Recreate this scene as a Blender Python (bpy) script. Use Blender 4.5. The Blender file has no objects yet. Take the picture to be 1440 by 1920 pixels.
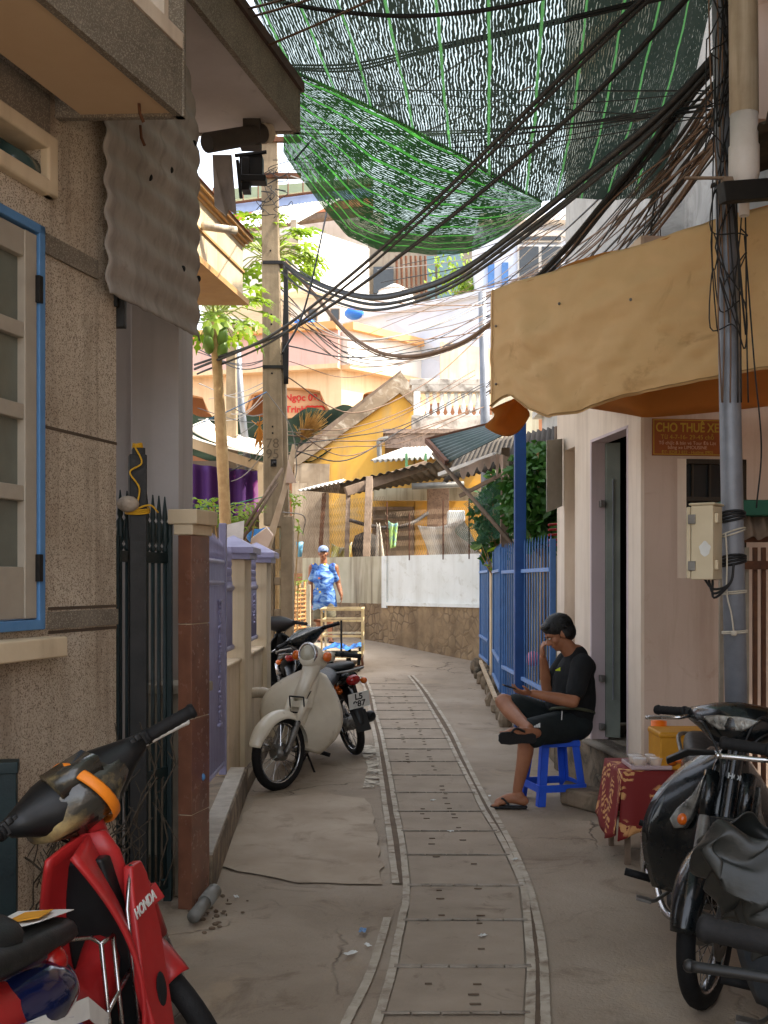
import bpy, bmesh, math, random
from mathutils import Vector, Matrix, Euler, noise
random.seed(7)
S = bpy.context.scene
COL = S.collection
# ------------------------------------------------------------------ camera
F = 2100.0                      # focal length in pixels of the 1440 x 1920 photograph
EYE = 1.55                      # camera height
HOR = 1090.0                    # row of the horizon
cam = bpy.data.cameras.new("camera"); camo = bpy.data.objects.new("camera", cam); COL.objects.link(camo)
cam.sensor_fit = 'VERTICAL'; cam.sensor_height = 36.0; cam.sensor_width = 27.0
cam.lens = 36.0 * F / 1920.0
cam.shift_y = (HOR - 960.0) / 1920.0
cam.clip_start = 0.05; cam.clip_end = 2000
camo.location = (0, 0, EYE); camo.rotation_euler = (math.radians(90), 0, 0)
S.camera = camo
# ------------------------------------------------------------------ light
SUN_EL, SUN_AZ = 54.0, 100.0      # azimuth clockwise from +Y (the way the camera looks)
w = bpy.data.worlds.new("World"); S.world = w; w.use_nodes = True
nt = w.node_tree; nt.nodes.clear()
wo = nt.nodes.new('ShaderNodeOutputWorld'); bg = nt.nodes.new('ShaderNodeBackground'); sk = nt.nodes.new('ShaderNodeTexSky')
sk.sky_type = 'NISHITA'; sk.sun_disc = False; sk.sun_elevation = math.radians(SUN_EL); sk.sun_rotation = math.radians(SUN_AZ)
sk.air_density = 1.0; sk.dust_density = 3.5; sk.ozone_density = 1.0
bg.inputs['Strength'].default_value = 0.15
hs_ = nt.nodes.new('ShaderNodeHueSaturation'); hs_.inputs['Saturation'].default_value = .38; hs_.inputs['Value'].default_value = 1.25
nt.links.new(sk.outputs[0], hs_.inputs['Color']); nt.links.new(hs_.outputs[0], bg.inputs[0]); nt.links.new(bg.outputs[0], wo.inputs[0])
sl = bpy.data.lights.new("sun", 'SUN'); sl.energy = 2.6; sl.angle = math.radians(0.5); sl.color = (1.0, 0.91, 0.76)
so = bpy.data.objects.new("sun", sl); COL.objects.link(so)
az, el = math.radians(SUN_AZ), math.radians(SUN_EL)
sdir = Vector((math.sin(az) * math.cos(el), math.cos(az) * math.cos(el), math.sin(el)))
so.rotation_euler = sdir.to_track_quat('Z', 'Y').to_euler(); so.location = (6, -2, 12)
vs = S.view_settings
vs.view_transform = 'Standard'; vs.look = 'None'; vs.gamma = 1.0; vs.exposure = 2.0
S.cycles.max_bounces = 8; S.cycles.transparent_max_bounces = 24; S.cycles.diffuse_bounces = 4
try:
    S.cycles.use_denoising = True
except Exception:
    pass

# ------------------------------------------------------------------ placing helpers
def gz(x, y):
    "height of the alley floor: level near us, climbing where it bends away"
    pts = ((-50, 0), (9, 0), (12, .05), (15, .14), (17, .25), (19, .5), (21, .72), (26, 1.1), (40, 2.0), (300, 14))
    for (a, za), (b, zb) in zip(pts, pts[1:]):
        if y <= b:
            t = (y - a) / (b - a)
            return za + (zb - za) * t
    return pts[-1][1]
def P(px, py, Y):
    return Vector(((px - 720.0) * Y / F, Y, EYE - (py - HOR) * Y / F))
def PX(px, Y): return (px - 720.0) * Y / F
def PZ(py, Y): return EYE - (py - HOR) * Y / F
def G(px, py):
    "point of the floor seen at this pixel"
    Y = EYE * F / max(py - HOR, 20)
    for _ in range(30):
        Y2 = (EYE - gz(0, Y)) * F / max(py - HOR, 20)
        Y = .5 * (Y + Y2)
    return Vector(((px - 720.0) * Y / F, Y, gz(0, Y)))
V = Vector

# ------------------------------------------------------------------ mesh builder
class MB:
    def __init__(s): s.v = []; s.f = []; s.m = []; s.uv = {}; s.cur = 0; s.X = None
    def mat(s, i): s.cur = i; return s
    def xf(s, M): s.X = M; return s
    def _add(s, vs, fs):
        b = len(s.v)
        for p in vs:
            p = Vector(p)
            s.v.append(s.X @ p if s.X is not None else p)
        for f in fs:
            s.f.append([b + i for i in f]); s.m.append(s.cur)
        return b
    def box(s, c, d, R=None):
        "box of size d centred on c, optionally turned by matrix R"
        c = Vector(c); h = Vector(d) * .5
        vs = [Vector((sx * h.x, sy * h.y, sz * h.z)) for sz in (-1, 1) for sy in (-1, 1) for sx in (-1, 1)]
        if R is not None:
            R3 = R.to_3x3(); vs = [R3 @ v for v in vs]
        s._add([c + v for v in vs], [(0, 2, 3, 1), (4, 5, 7, 6), (0, 1, 5, 4), (2, 6, 7, 3), (0, 4, 6, 2), (1, 3, 7, 5)])
        return s
    def box2(s, a, b):
        a = Vector(a); b = Vector(b)
        return s.box((a + b) / 2, (abs(b.x - a.x), abs(b.y - a.y), abs(b.z - a.z)))
    def bar(s, a, b, w, h=None, up=(0, 0, 1)):
        "rectangular bar from a to b"
        a = Vector(a); b = Vector(b); d = b - a; L = d.length
        if L < 1e-6: return s
        x = d / L; up = Vector(up)
        if abs(x.dot(up)) > .98: up = Vector((0, 1, 0))
        y = up.cross(x).normalized(); z = x.cross(y)
        return s.box((a + b) / 2, (L, w, h or w), Matrix((x, y, z)).transposed())
    def prism(s, poly, vec):
        "polygon (3-D points) pushed along vec"
        n = len(poly); vec = Vector(vec)
        vs = [Vector(p) for p in poly] + [Vector(p) + vec for p in poly]
        fs = [list(range(n))[::-1], list(range(n, 2 * n))] + [(i, (i + 1) % n, n + (i + 1) % n, n + i) for i in range(n)]
        s._add(vs, fs); return s
    def tube(s, pts, r, n=8, caps=True, closed=False):
        pts = [Vector(p) for p in pts]; m = len(pts)
        if m < 2: return s
        rs = [r] * m if not isinstance(r, (list, tuple)) else list(r)
        rings = []; pu = None
        for i, p in enumerate(pts):
            if closed: t = pts[(i + 1) % m] - pts[i - 1]
            else: t = pts[min(i + 1, m - 1)] - pts[max(i - 1, 0)]
            if t.length < 1e-9: t = Vector((0, 0, 1))
            t.normalize()
            if pu is None:
                pu = Vector((0, 0, 1)) if abs(t.z) < .9 else Vector((1, 0, 0))
            u = (pu - t * pu.dot(t))
            if u.length < 1e-6: u = t.orthogonal()
            u.normalize(); pu = u; v = t.cross(u)
            rr = rs[i]
            rx, ry = (rr, rr) if not isinstance(rr, (tuple, list)) else rr
            rings.append([p + u * (rx * math.cos(2 * math.pi * k / n)) + v * (ry * math.sin(2 * math.pi * k / n)) for k in range(n)])
        vs = [q for r_ in rings for q in r_]
        fs = []
        for i in range(m if closed else m - 1):
            j = (i + 1) % m
            for k in range(n):
                k2 = (k + 1) % n
                fs.append((i * n + k, i * n + k2, j * n + k2, j * n + k))
        if caps and not closed:
            fs.append(list(range(n))[::-1]); fs.append([(m - 1) * n + k for k in range(n)])
        s._add(vs, fs); return s
    def lathe(s, prof, o=(0, 0, 0), axis=(0, 0, 1), n=20, closed=False):
        "profile [(radius, height)] round an axis"
        o = Vector(o); a = Vector(axis).normalized(); u = a.orthogonal().normalized(); v = a.cross(u)
        vs = []; m = len(prof)
        for r, h in prof:
            for k in range(n):
                t = 2 * math.pi * k / n
                vs.append(o + a * h + u * (max(r, 1e-4) * math.cos(t)) + v * (max(r, 1e-4) * math.sin(t)))
        fs = []
        for i in range(m if closed else m - 1):
            j = (i + 1) % m
            for k in range(n):
                k2 = (k + 1) % n
                fs.append((i * n + k, i * n + k2, j * n + k2, j * n + k))
        if not closed:
            fs.append(list(range(n))[::-1]); fs.append([(m - 1) * n + k for k in range(n)])
        s._add(vs, fs); return s
    def ell(s, c, r, R=None, n=14, m=9):
        c = Vector(c)
        if not isinstance(r, (tuple, list)): r = (r, r, r)
        vs = []; fs = []
        for i in range(m + 1):
            th = math.pi * i / m
            for k in range(n):
                ph = 2 * math.pi * k / n
                p = Vector((r[0] * math.sin(th) * math.cos(ph), r[1] * math.sin(th) * math.sin(ph), r[2] * math.cos(th)))
                if i == 0 or i == m: p = Vector((1e-5 * math.cos(ph), 1e-5 * math.sin(ph), r[2] * (1 if i == 0 else -1)))
                if R is not None: p = R.to_3x3() @ p
                vs.append(c + p)
        for i in range(m):
            for k in range(n):
                k2 = (k + 1) % n
                fs.append((i * n + k, (i + 1) * n + k, (i + 1) * n + k2, i * n + k2))
        s._add(vs, fs); return s
    def sheet(s, fn, nu, nv, th=0.0):
        "grid of fn(u, v), u and v in 0..1; remembers uv; th adds thickness"
        b = len(s.v)
        pts = [[Vector(fn(i / nu, j / nv)) for i in range(nu + 1)] for j in range(nv + 1)]
        vs = [p for row in pts for p in row]
        fs = [(j * (nu + 1) + i, j * (nu + 1) + i + 1, (j + 1) * (nu + 1) + i + 1, (j + 1) * (nu + 1) + i) for j in range(nv) for i in range(nu)]
        k = s._add(vs, fs)
        for j in range(nv + 1):
            for i in range(nu + 1): s.uv[k + j * (nu + 1) + i] = (i / nu, j / nv)
        return s
    def poly(s, pts): s._add(pts, [list(range(len(pts)))]); return s
    def loft(s, secs, caps=True):
        "skin through closed sections having the same point count"
        n = len(secs[0]); vs = [Vector(p) for q in secs for p in q]; fs = []
        for i in range(len(secs) - 1):
            for k in range(n):
                k2 = (k + 1) % n
                fs.append((i * n + k, i * n + k2, (i + 1) * n + k2, (i + 1) * n + k))
        if caps: fs.append(list(range(n))[::-1]); fs.append([(len(secs) - 1) * n + k for k in range(n)])
        s._add(vs, fs); return s
    def build(s, name, mats, parent=None, smooth=False, bevel=0, local=False, solid=0, sub=0, remesh=0, smoothit=0, base=None, jit=0):
        if not isinstance(mats, (list, tuple)): mats = [mats]
        off = Vector((0, 0, 0))
        if parent is not None and not local:
            q = parent
            while q is not None: off = off + q.location; q = q.parent
        if parent is None and base is not None: off = Vector(base)
        me = bpy.data.meshes.new(name)
        me.from_pydata([v - off for v in s.v], [], s.f)
        for m in mats: me.materials.append(m)
        for i, p in enumerate(me.polygons): p.material_index = s.m[i]
        if s.uv:
            ul = me.uv_layers.new(name="UVMap")
            for lo in me.loops:
                ul.data[lo.index].uv = s.uv.get(lo.vertex_index, (0, 0))
        bm = bmesh.new(); bm.from_mesh(me); bmesh.ops.recalc_face_normals(bm, faces=bm.faces)
        bm.to_mesh(me); bm.free()
        o = bpy.data.objects.new(name, me); COL.objects.link(o)
        if parent is not None: o.parent = parent
        elif base is not None: o.location = off
        if smooth:
            for p in me.polygons: p.use_smooth = True
        if solid:
            md = o.modifiers.new("solid", 'SOLIDIFY'); md.thickness = solid; md.offset = 0
        if remesh:
            md = o.modifiers.new("remesh", 'REMESH'); md.mode = 'VOXEL'; md.voxel_size = remesh; md.use_smooth_shade = True
        if smoothit:
            md = o.modifiers.new("smooth", 'SMOOTH'); md.factor = .5; md.iterations = smoothit
        if sub:
            md = o.modifiers.new("sub", 'SUBSURF'); md.levels = sub; md.render_levels = sub
        if bevel:
            md = o.modifiers.new("bevel", 'BEVEL'); md.width = bevel; md.segments = 2; md.limit_method = 'ANGLE'; md.angle_limit = math.radians(40)
            if not smooth:
                for p in me.polygons: p.use_smooth = True
                wn = o.modifiers.new("wn", 'WEIGHTED_NORMAL'); wn.keep_sharp = False
        return o
def tag(o, label=None, cat=None, group=None, kind=None):
    if label: o['label'] = label
    if cat: o['category'] = cat
    if group: o['group'] = group
    if kind: o['kind'] = kind
    return o
def thing(name, label, cat, loc=(0, 0, 0), rot=(0, 0, 0), group=None):
    o = bpy.data.objects.new(name, None); COL.objects.link(o); o.empty_display_size = .1
    o.location = loc; o.rotation_euler = rot
    return tag(o, label, cat, group)
def struct(o): o['kind'] = 'structure'; return o
def rz(a): return Matrix.Rotation(a, 4, 'Z')
def frame(o, x, z=(0, 0, 1)):
    "matrix with origin o, local x along x, local z near z"
    x = Vector(x).normalized(); z = Vector(z); y = z.cross(x).normalized(); z = x.cross(y)
    M = Matrix((x, y, z)).transposed().to_4x4(); M.translation = Vector(o); return M
def cat_pts(ctrl, k=8):
    "Catmull-Rom through the control points"
    c = [Vector(p) for p in ctrl]; out = []
    c = [c[0] * 2 - c[1]] + c + [c[-1] * 2 - c[-2]]
    for i in range(1, len(c) - 2):
        for j in range(k):
            t = j / k
            out.append(.5 * ((2 * c[i]) + (c[i + 1] - c[i - 1]) * t + (2 * c[i - 1] - 5 * c[i] + 4 * c[i + 1] - c[i + 2]) * t * t + (3 * c[i] - c[i - 1] - 3 * c[i + 1] + c[i + 2]) * t ** 3))
    out.append(c[-2]); return out
def text_mb(body, size, M, mat_, parent, name='lettering', depth=.002, bold=0.0, local=False, sx=1.0):
    "words as flat lettering in the local x-y plane of M, centred"
    cu = bpy.data.curves.new(name, 'FONT'); cu.body = body; cu.size = size; cu.extrude = depth; cu.offset = bold
    cu.align_x = 'CENTER'; cu.align_y = 'CENTER'
    o = bpy.data.objects.new(name, cu); COL.objects.link(o)
    dg = bpy.context.evaluated_depsgraph_get(); dg.update()
    me = bpy.data.meshes.new_from_object(o.evaluated_get(dg)); me.name = name
    bpy.data.objects.remove(o); bpy.data.curves.remove(cu)
    off = Vector((0, 0, 0))
    if parent is not None and not local:
        q = parent
        while q is not None: off = off + q.location; q = q.parent
    me.transform(Matrix.Translation(-off) @ M @ Matrix.Diagonal((sx, 1, 1, 1)))
    me.materials.clear(); me.materials.append(mat_)
    o = bpy.data.objects.new(name, me); COL.objects.link(o)
    if parent is not None: o.parent = parent
    return o
def copy_tree(o, parent=None):
    c = o.copy(); COL.objects.link(c)
    if parent is not None: c.parent = parent
    for ch in [x for x in COL.objects if x.parent == o]: copy_tree(ch, c)
    return c

# ------------------------------------------------------------------ materials
def lin(c, k=1.0):
    out = []
    for q in c[:3]:
        q = q / 255.0
        out.append((q / 12.92 if q <= .04045 else ((q + .055) / 1.055) ** 2.4) * k)
    return (out[0], out[1], out[2], 1.0)
class NT:
    def __init__(s, name):
        s.m = bpy.data.materials.new(name); s.m.use_nodes = True; s.t = s.m.node_tree
        s.b = s.t.nodes['Principled BSDF']; s.out = s.t.nodes['Material Output']
        s.co = s.n('ShaderNodeTexCoord')
    def n(s, k, **kw):
        x = s.t.nodes.new(k)
        for a, b in kw.items(): setattr(x, a, b)
        return x
    def l(s, a, b): s.t.links.new(a, b)
    def map(s, sc=(1, 1, 1), src='Object', rot=(0, 0, 0)):
        x = s.n('ShaderNodeMapping'); x.inputs['Scale'].default_value = sc; x.inputs['Rotation'].default_value = rot
        s.l(s.co.outputs[src], x.inputs[0]); return x.outputs[0]
    def noise(s, scale, detail=6, vec=None, dist=0, rough=.6):
        x = s.n('ShaderNodeTexNoise'); x.inputs['Scale'].default_value = scale; x.inputs['Detail'].default_value = detail
        x.inputs['Distortion'].default_value = dist; x.inputs['Roughness'].default_value = rough
        s.l(vec if vec is not None else s.co.outputs['Object'], x.inputs['Vector']); return x.outputs[0]
    def ramp(s, fac, stops, const=False):
        x = s.n('ShaderNodeValToRGB'); r = x.color_ramp
        if const: r.interpolation = 'CONSTANT'
        while len(r.elements) < len(stops): r.elements.new(.5)
        for e, (p, c) in zip(r.elements, stops): e.position = p; e.color = c if len(c) == 4 else (*c, 1)
        s.l(fac, x.inputs[0]); return x.outputs[0]
    def mix(s, fac, a, b, mode='MIX'):
        x = s.n('ShaderNodeMix', data_type='RGBA', blend_type=mode)
        if isinstance(fac, float): x.inputs[0].default_value = fac
        else: s.l(fac, x.inputs[0])
        for i, q in ((6, a), (7, b)):
            if isinstance(q, tuple): x.inputs[i].default_value = q if len(q) == 4 else (*q, 1)
            else: s.l(q, x.inputs[i])
        return x.outputs[2]
    def math(s, op, a, b=0.0, clamp=False):
        x = s.n('ShaderNodeMath', operation=op, use_clamp=clamp)
        for i, q in ((0, a), (1, b)):
            if isinstance(q, (int, float)): x.inputs[i].default_value = q
            else: s.l(q, x.inputs[i])
        return x.outputs[0]
    def bump(s, h, strength=.3, dist=.01):
        x = s.n('ShaderNodeBump'); x.inputs['Strength'].default_value = strength; x.inputs['Distance'].default_value = dist
        s.l(h, x.inputs['Height']); s.l(x.outputs[0], s.b.inputs['Normal']); return x
BW = ((0, 0, 0, 1), (1, 1, 1, 1))
def mat(name, c, c2=None, scale=4, rough=.8, metal=0, bump=.15, bscale=60, streak=None, streak_amt=.5, streak_sc=5, speck=None, speck_sc=120, speck_amt=.5, coat=0, dirt=None, dirt_sc=2.5, dirt_lo=.5, spec=.4, rvar=.15, transl=0, blotch_hi=.7):
    "general worn surface: two-tone blotches, optional specks, vertical stains and dirt patches"
    N = NT(name); b = N.b
    c2 = c2 or tuple(x * .8 for x in c[:3]) + (1,)
    f = N.noise(scale, 8)
    colr = N.ramp(f, [(.3, c), (blotch_hi, c2)])
    if speck is not None:
        v = N.n('ShaderNodeTexVoronoi'); v.inputs['Scale'].default_value = speck_sc; N.l(N.co.outputs['Object'], v.inputs['Vector'])
        sp = N.ramp(v.outputs['Color'], [(.0, (0, 0, 0, 1)), (.62, (0, 0, 0, 1)), (.75, (1, 1, 1, 1))])
        colr = N.mix(N.math('MULTIPLY', sp, speck_amt), colr, speck)
    if streak is not None:
        st = N.noise(streak_sc, 7, N.map((1.6, 1.6, .12)), .4)
        st = N.ramp(st, [(.48, BW[0]), (.72, BW[1])])
        colr = N.mix(N.math('MULTIPLY', st, streak_amt), colr, streak)
    if dirt is not None:
        d = N.noise(dirt_sc, 10, None, .8, .68)
        d = N.ramp(d, [(dirt_lo, BW[0]), (dirt_lo + .2, BW[1])])
        colr = N.mix(d, colr, dirt)
    N.l(colr, b.inputs['Base Color'])
    rr = N.n('ShaderNodeMapRange'); rr.inputs['To Min'].default_value = max(rough - rvar, .02); rr.inputs['To Max'].default_value = min(rough + rvar, 1)
    N.l(N.noise(scale * 3, 5), rr.inputs[0]); N.l(rr.outputs[0], b.inputs['Roughness'])
    b.inputs['Metallic'].default_value = metal; b.inputs['Specular IOR Level'].default_value = spec
    if coat: b.inputs['Coat Weight'].default_value = coat; b.inputs['Coat Roughness'].default_value = .08
    if bump: N.bump(N.noise(bscale, 5), bump, .01)
    if transl:
        tr = N.n('ShaderNodeBsdfTranslucent'); N.l(colr, tr.inputs[0]); mx = N.n('ShaderNodeMixShader'); mx.inputs[0].default_value = transl
        N.l(b.outputs[0], mx.inputs[1]); N.l(tr.outputs[0], mx.inputs[2]); N.l(mx.outputs[0], N.out.inputs[0])
    return N.m
# ------------------------------------------------------------------ palette
STUCCO = mat('pebble_stucco', lin((206, 192, 172)), lin((176, 158, 136)), 2.2, .92, bump=.7, bscale=170, speck=lin((96, 76, 58)), speck_sc=240, speck_amt=.75, streak=lin((112, 94, 76)), streak_amt=.6, streak_sc=6, dirt=lin((150, 130, 108)), dirt_lo=.6)
CHIPSTONE = mat('dark_pebble_stucco', lin((126, 116, 102)), lin((104, 94, 82)), 4, .95, bump=.6, bscale=170, speck=lin((188, 176, 156)), speck_sc=260, speck_amt=.45, dirt=lin((74, 66, 56)), dirt_lo=.56)
SOFFIT = mat('stained_soffit_plaster', lin((200, 172, 138)), lin((188, 158, 124)), 2, .9, bump=.08, dirt=lin((146, 120, 92)), dirt_lo=.62)
GREYPLASTER = mat('grey_plaster', lin((188, 184, 184)), lin((172, 168, 168)), 2, .9, bump=.1, streak=lin((130, 124, 118)), streak_amt=.3)
CREAM = mat('cream_paint', lin((214, 196, 166)), lin((196, 176, 146)), 3, .8, bump=.12, streak=lin((140, 118, 92)), streak_amt=.3)
PINKWALL = mat('pink_plaster', lin((204, 182, 166)), lin((192, 170, 153)), 1.6, .88, bump=.12, bscale=40, streak=lin((150, 120, 100)), streak_amt=.45, streak_sc=4, dirt=lin((170, 140, 120)), dirt_lo=.6, dirt_sc=4)
PINKTRIM = mat('pale_plaster_trim', lin((228, 212, 194)), lin((214, 197, 178)), 2, .85, bump=.1, streak=lin((150, 124, 104)), streak_amt=.35)
LILACWALL = mat('lilac_plaster', lin((200, 184, 186)), lin((188, 172, 174)), 2, .85, bump=.1, streak=lin((140, 124, 118)), streak_amt=.3)
GRANITE = mat('brown_granite_tile', lin((130, 86, 66)), lin((104, 68, 52)), 9, .24, bump=.02, streak=lin((70, 44, 36)), streak_amt=.6, streak_sc=3, spec=.5)
WALLBASE = mat('mossy_render', lin((150, 132, 110)), lin((112, 98, 80)), 4, .95, bump=.5, bscale=25, dirt=lin((62, 56, 44)), dirt_sc=3.5, dirt_lo=.44, streak=lin((80, 70, 56)), streak_amt=.5)
LOWWALL = mat('low_wall_paint', lin((214, 194, 164)), lin((196, 174, 142)), 3, .9, bump=.2, streak=lin((126, 106, 82)), streak_amt=.5, dirt=lin((150, 128, 98)), dirt_lo=.6)
CONC = mat('concrete', lin((158, 148, 132)), lin((126, 116, 102)), 5, .93, bump=.3, bscale=50, dirt=lin((92, 84, 70)), dirt_lo=.55, streak=lin((88, 80, 68)), streak_amt=.4)
POLECONC = mat('weathered_pole_concrete', lin((152, 134, 108)), lin((122, 106, 84)), 5, .93, bump=.3, streak=lin((96, 82, 62)), streak_amt=.55, streak_sc=8)
BLUEPAINT = mat('blue_gloss_paint', lin((88, 134, 180)), lin((72, 116, 162)), 6, .45, bump=.12, dirt=lin((100, 116, 124)), dirt_lo=.68, dirt_sc=6)
BLUEFENCE = mat('blue_fence_paint', lin((72, 116, 172)), lin((54, 96, 148)), 8, .42, bump=.1, dirt=lin((92, 92, 96)), dirt_lo=.7, dirt_sc=9)
BLUELITE = mat('pale_blue_rail_paint', lin((110, 144, 196)), None, 8, .45, bump=.05)
PURPLE = mat('lilac_metal_paint', lin((152, 149, 178)), lin((134, 131, 162)), 7, .45, bump=.1, dirt=lin((96, 90, 110)), dirt_lo=.66, dirt_sc=8)
TEALIRON = mat('dark_teal_iron', lin((22, 42, 43)), lin((16, 31, 33)), 8, .5, bump=.15, spec=.4, dirt=lin((70, 78, 74)), dirt_lo=.68, dirt_sc=10)
BLACKWOOD = mat('dark_painted_wood', lin((16, 17, 16)), lin((26, 23, 20)), 6, .6, bump=.3, bscale=30)
WINWOOD = mat('grey_window_frame', lin((168, 158, 142)), lin((150, 140, 126)), 5, .6, bump=.1)
RUSTSHEET = mat('stained_asbestos_sheet', lin((164, 155, 146)), lin((138, 130, 122)), 3, .95, bump=.2, streak=lin((84, 76, 76)), streak_amt=.5, streak_sc=7, dirt=lin((108, 84, 72)), dirt_lo=.6)
DARKMETAL = mat('dark_metal', lin((38, 36, 34)), lin((24, 23, 23)), 8, .55, metal=.4, bump=.1)
GALV = mat('galvanised_pole', lin((136, 140, 148)), lin((112, 116, 124)), 6, .5, metal=.35, bump=.1, streak=lin((84, 86, 90)), streak_amt=.4, dirt=lin((96, 92, 88)), dirt_lo=.62)
PVC = mat('old_white_pvc', lin((196, 184, 164)), lin((172, 156, 132)), 5, .5, bump=.06, streak=lin((112, 92, 66)), streak_amt=.5, streak_sc=9)
PVCGREY = mat('grey_pvc', lin((130, 128, 122)), lin((100, 98, 92)), 8, .5, bump=.1)
RUBBER = mat('black_rubber', lin((15, 15, 16)), lin((25, 24, 24)), 20, .75, bump=.2, bscale=120, spec=.3)
BLACKPL = mat('black_plastic', lin((13, 14, 15)), lin((20, 21, 22)), 12, .45, bump=.06, bscale=200)
BLACKGLOSS = mat('black_gloss_paint', lin((9, 13, 15)), lin((13, 18, 20)), 6, .26, bump=.02, coat=.4, rvar=.14, dirt=lin((46, 45, 40)), dirt_lo=.56, dirt_sc=4)
CHROME = mat('worn_chrome', lin((196, 196, 198)), lin((168, 166, 164)), 12, .24, metal=1, bump=.03, dirt=lin((104, 92, 78)), dirt_lo=.64, dirt_sc=14)
STEEL = mat('cast_aluminium', lin((142, 140, 136)), lin((110, 106, 100)), 14, .5, metal=.8, bump=.15, dirt=lin((66, 58, 48)), dirt_lo=.52, dirt_sc=10)
RUST = mat('rusty_steel', lin((112, 72, 48)), lin((78, 52, 40)), 12, .85, metal=.2, bump=.3)
REDPAINT = mat('faded_red_paint', lin((172, 36, 36)), lin((146, 30, 31)), 5, .45, bump=.04, coat=.1, dirt=lin((118, 62, 50)), dirt_lo=.58, dirt_sc=7)
IVORY = mat('ivory_paint', lin((218, 210, 192)), lin((200, 190, 170)), 4, .32, bump=.02, coat=.35, dirt=lin((146, 128, 98)), dirt_lo=.6, dirt_sc=8)
NAVYGLOSS = mat('navy_gloss_paint', lin((14, 24, 62)), lin((10, 18, 50)), 4, .15, bump=.01, coat=.9, rvar=.05)
AMBER = mat('amber_lens', lin((214, 104, 24)), lin((190, 84, 16)), 12, .2, bump=.05, coat=.4)
REDLENS = mat('red_lens', lin((150, 20, 18)), None, 12, .2, bump=.05, coat=.4)
WHITEPAINT = mat('white_sticker', lin((222, 222, 216)), lin((200, 200, 196)), 10, .5, bump=0)
BLUESTICK = mat('blue_sticker', lin((58, 62, 150)), None, 10, .4, bump=0)
SEATVINYL = mat('black_seat_vinyl', lin((18, 20, 21)), lin((26, 28, 28)), 9, .48, bump=.15, bscale=220, dirt=lin((84, 78, 68)), dirt_lo=.68, dirt_sc=6)
SKIN = mat('tanned_skin', lin((160, 108, 78)), lin((142, 92, 65)), 9, .5, bump=.08, bscale=140)
HAIR = mat('black_hair', lin((9, 8, 8)), lin((16, 14, 13)), 40, .5, bump=.5, bscale=140)
LEAF = mat('papaya_leaf', lin((138, 160, 36)), lin((96, 130, 30)), 3, .45, bump=.1, transl=.45, bscale=20)
LEAFDK = mat('dark_leaf', lin((74, 118, 42)), lin((44, 86, 34)), 3, .45, bump=.1, transl=.3, bscale=20)
BARK = mat('papaya_bark', lin((190, 160, 112)), lin((156, 124, 82)), 10, .9, bump=.5, bscale=30)
WOODPALE = mat('pale_plank', lin((206, 186, 158)), lin((176, 152, 122)), 6, .85, bump=.2, streak=lin((130, 104, 78)), streak_amt=.4)
WOODGREY = mat('grey_timber', lin((138, 118, 100)), lin((104, 88, 74)), 6, .9, bump=.3, streak=lin((70, 58, 48)), streak_amt=.5)
YELLOWWALL = mat('yellow_limewash', lin((234, 184, 84)), lin((216, 164, 70)), 1.5, .9, bump=.1, streak=lin((164, 138, 100)), streak_amt=.55, streak_sc=2, dirt=lin((196, 170, 124)), dirt_sc=1.0, dirt_lo=.52)
WHITEWASH = mat('stained_whitewash', lin((232, 234, 230)), lin((216, 218, 212)), 2, .9, bump=.15, streak=lin((160, 152, 136)), streak_amt=.3, streak_sc=2.5, dirt=lin((190, 188, 174)), dirt_sc=5, dirt_lo=.55)
STAINEDWALL = mat('grimy_render', lin((196, 188, 164)), lin((172, 164, 138)), 2, .93, bump=.25, streak=lin((92, 74, 54)), streak_amt=.75, streak_sc=4)
WHITEWALL = mat('white_plaster', lin((222, 218, 210)), lin((206, 202, 194)), 1, .9, bump=.06, streak=lin((150, 142, 130)), streak_amt=.3, streak_sc=2)
PALEBLUE = mat('pale_blue_plaster', lin((200, 208, 222)), lin((186, 194, 208)), 1, .9, bump=.05)
GREYWALL = mat('bare_grey_render', lin((178, 176, 170)), lin((150, 148, 142)), 1.2, .93, bump=.15, bscale=8, dirt=lin((124, 122, 116)), dirt_sc=2.2, dirt_lo=.52)
CABLE = mat('black_cable', lin((18, 18, 19)), lin((28, 27, 27)), 6, .6, bump=0)
CABLEBR = mat('sun_faded_cable', lin((118, 92, 70)), lin((96, 74, 58)), 6, .7, bump=0)
CABLEGY = mat('grey_cable', lin((150, 146, 140)), lin((124, 120, 116)), 6, .6, bump=0)
ROOFGREEN = mat('dark_green_tin', lin((44, 66, 60)), lin((34, 52, 48)), 3, .5, metal=.2, bump=.05)
TINWHITE = mat('pale_tin_roof', lin((206, 204, 198)), lin((180, 176, 168)), 3, .45, metal=.2, bump=.05, dirt=lin((140, 112, 88)), dirt_lo=.66)
DARKROOF = mat('dark_tin_underside', lin((70, 62, 52)), lin((52, 46, 40)), 3, .7, bump=.1)
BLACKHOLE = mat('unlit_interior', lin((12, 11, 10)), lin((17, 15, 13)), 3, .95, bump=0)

def glass_pane(name, c, rough=.25):
    N = NT(name); N.b.inputs['Base Color'].default_value = c; N.b.inputs['Roughness'].default_value = rough
    N.b.inputs['Specular IOR Level'].default_value = .6
    v = N.noise(6, 4); cc = N.ramp(v, [(.35, c), (.7, tuple(x * .7 for x in c[:3]) + (1,))]); N.l(cc, N.b.inputs['Base Color'])
    N.bump(N.noise(90, 3), .12, .004); return N.m
DUSTYGLASS = glass_pane('patterned_dusty_glass', lin((104, 108, 98)), .3)
TEALGLASS = glass_pane('green_grey_glass', lin((58, 84, 84)), .18)
DARKGLASS = glass_pane('dark_window_glass', lin((40, 44, 46)), .12)
LAMPGLASS = glass_pane('headlamp_glass', lin((176, 170, 150)), .08)

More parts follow.
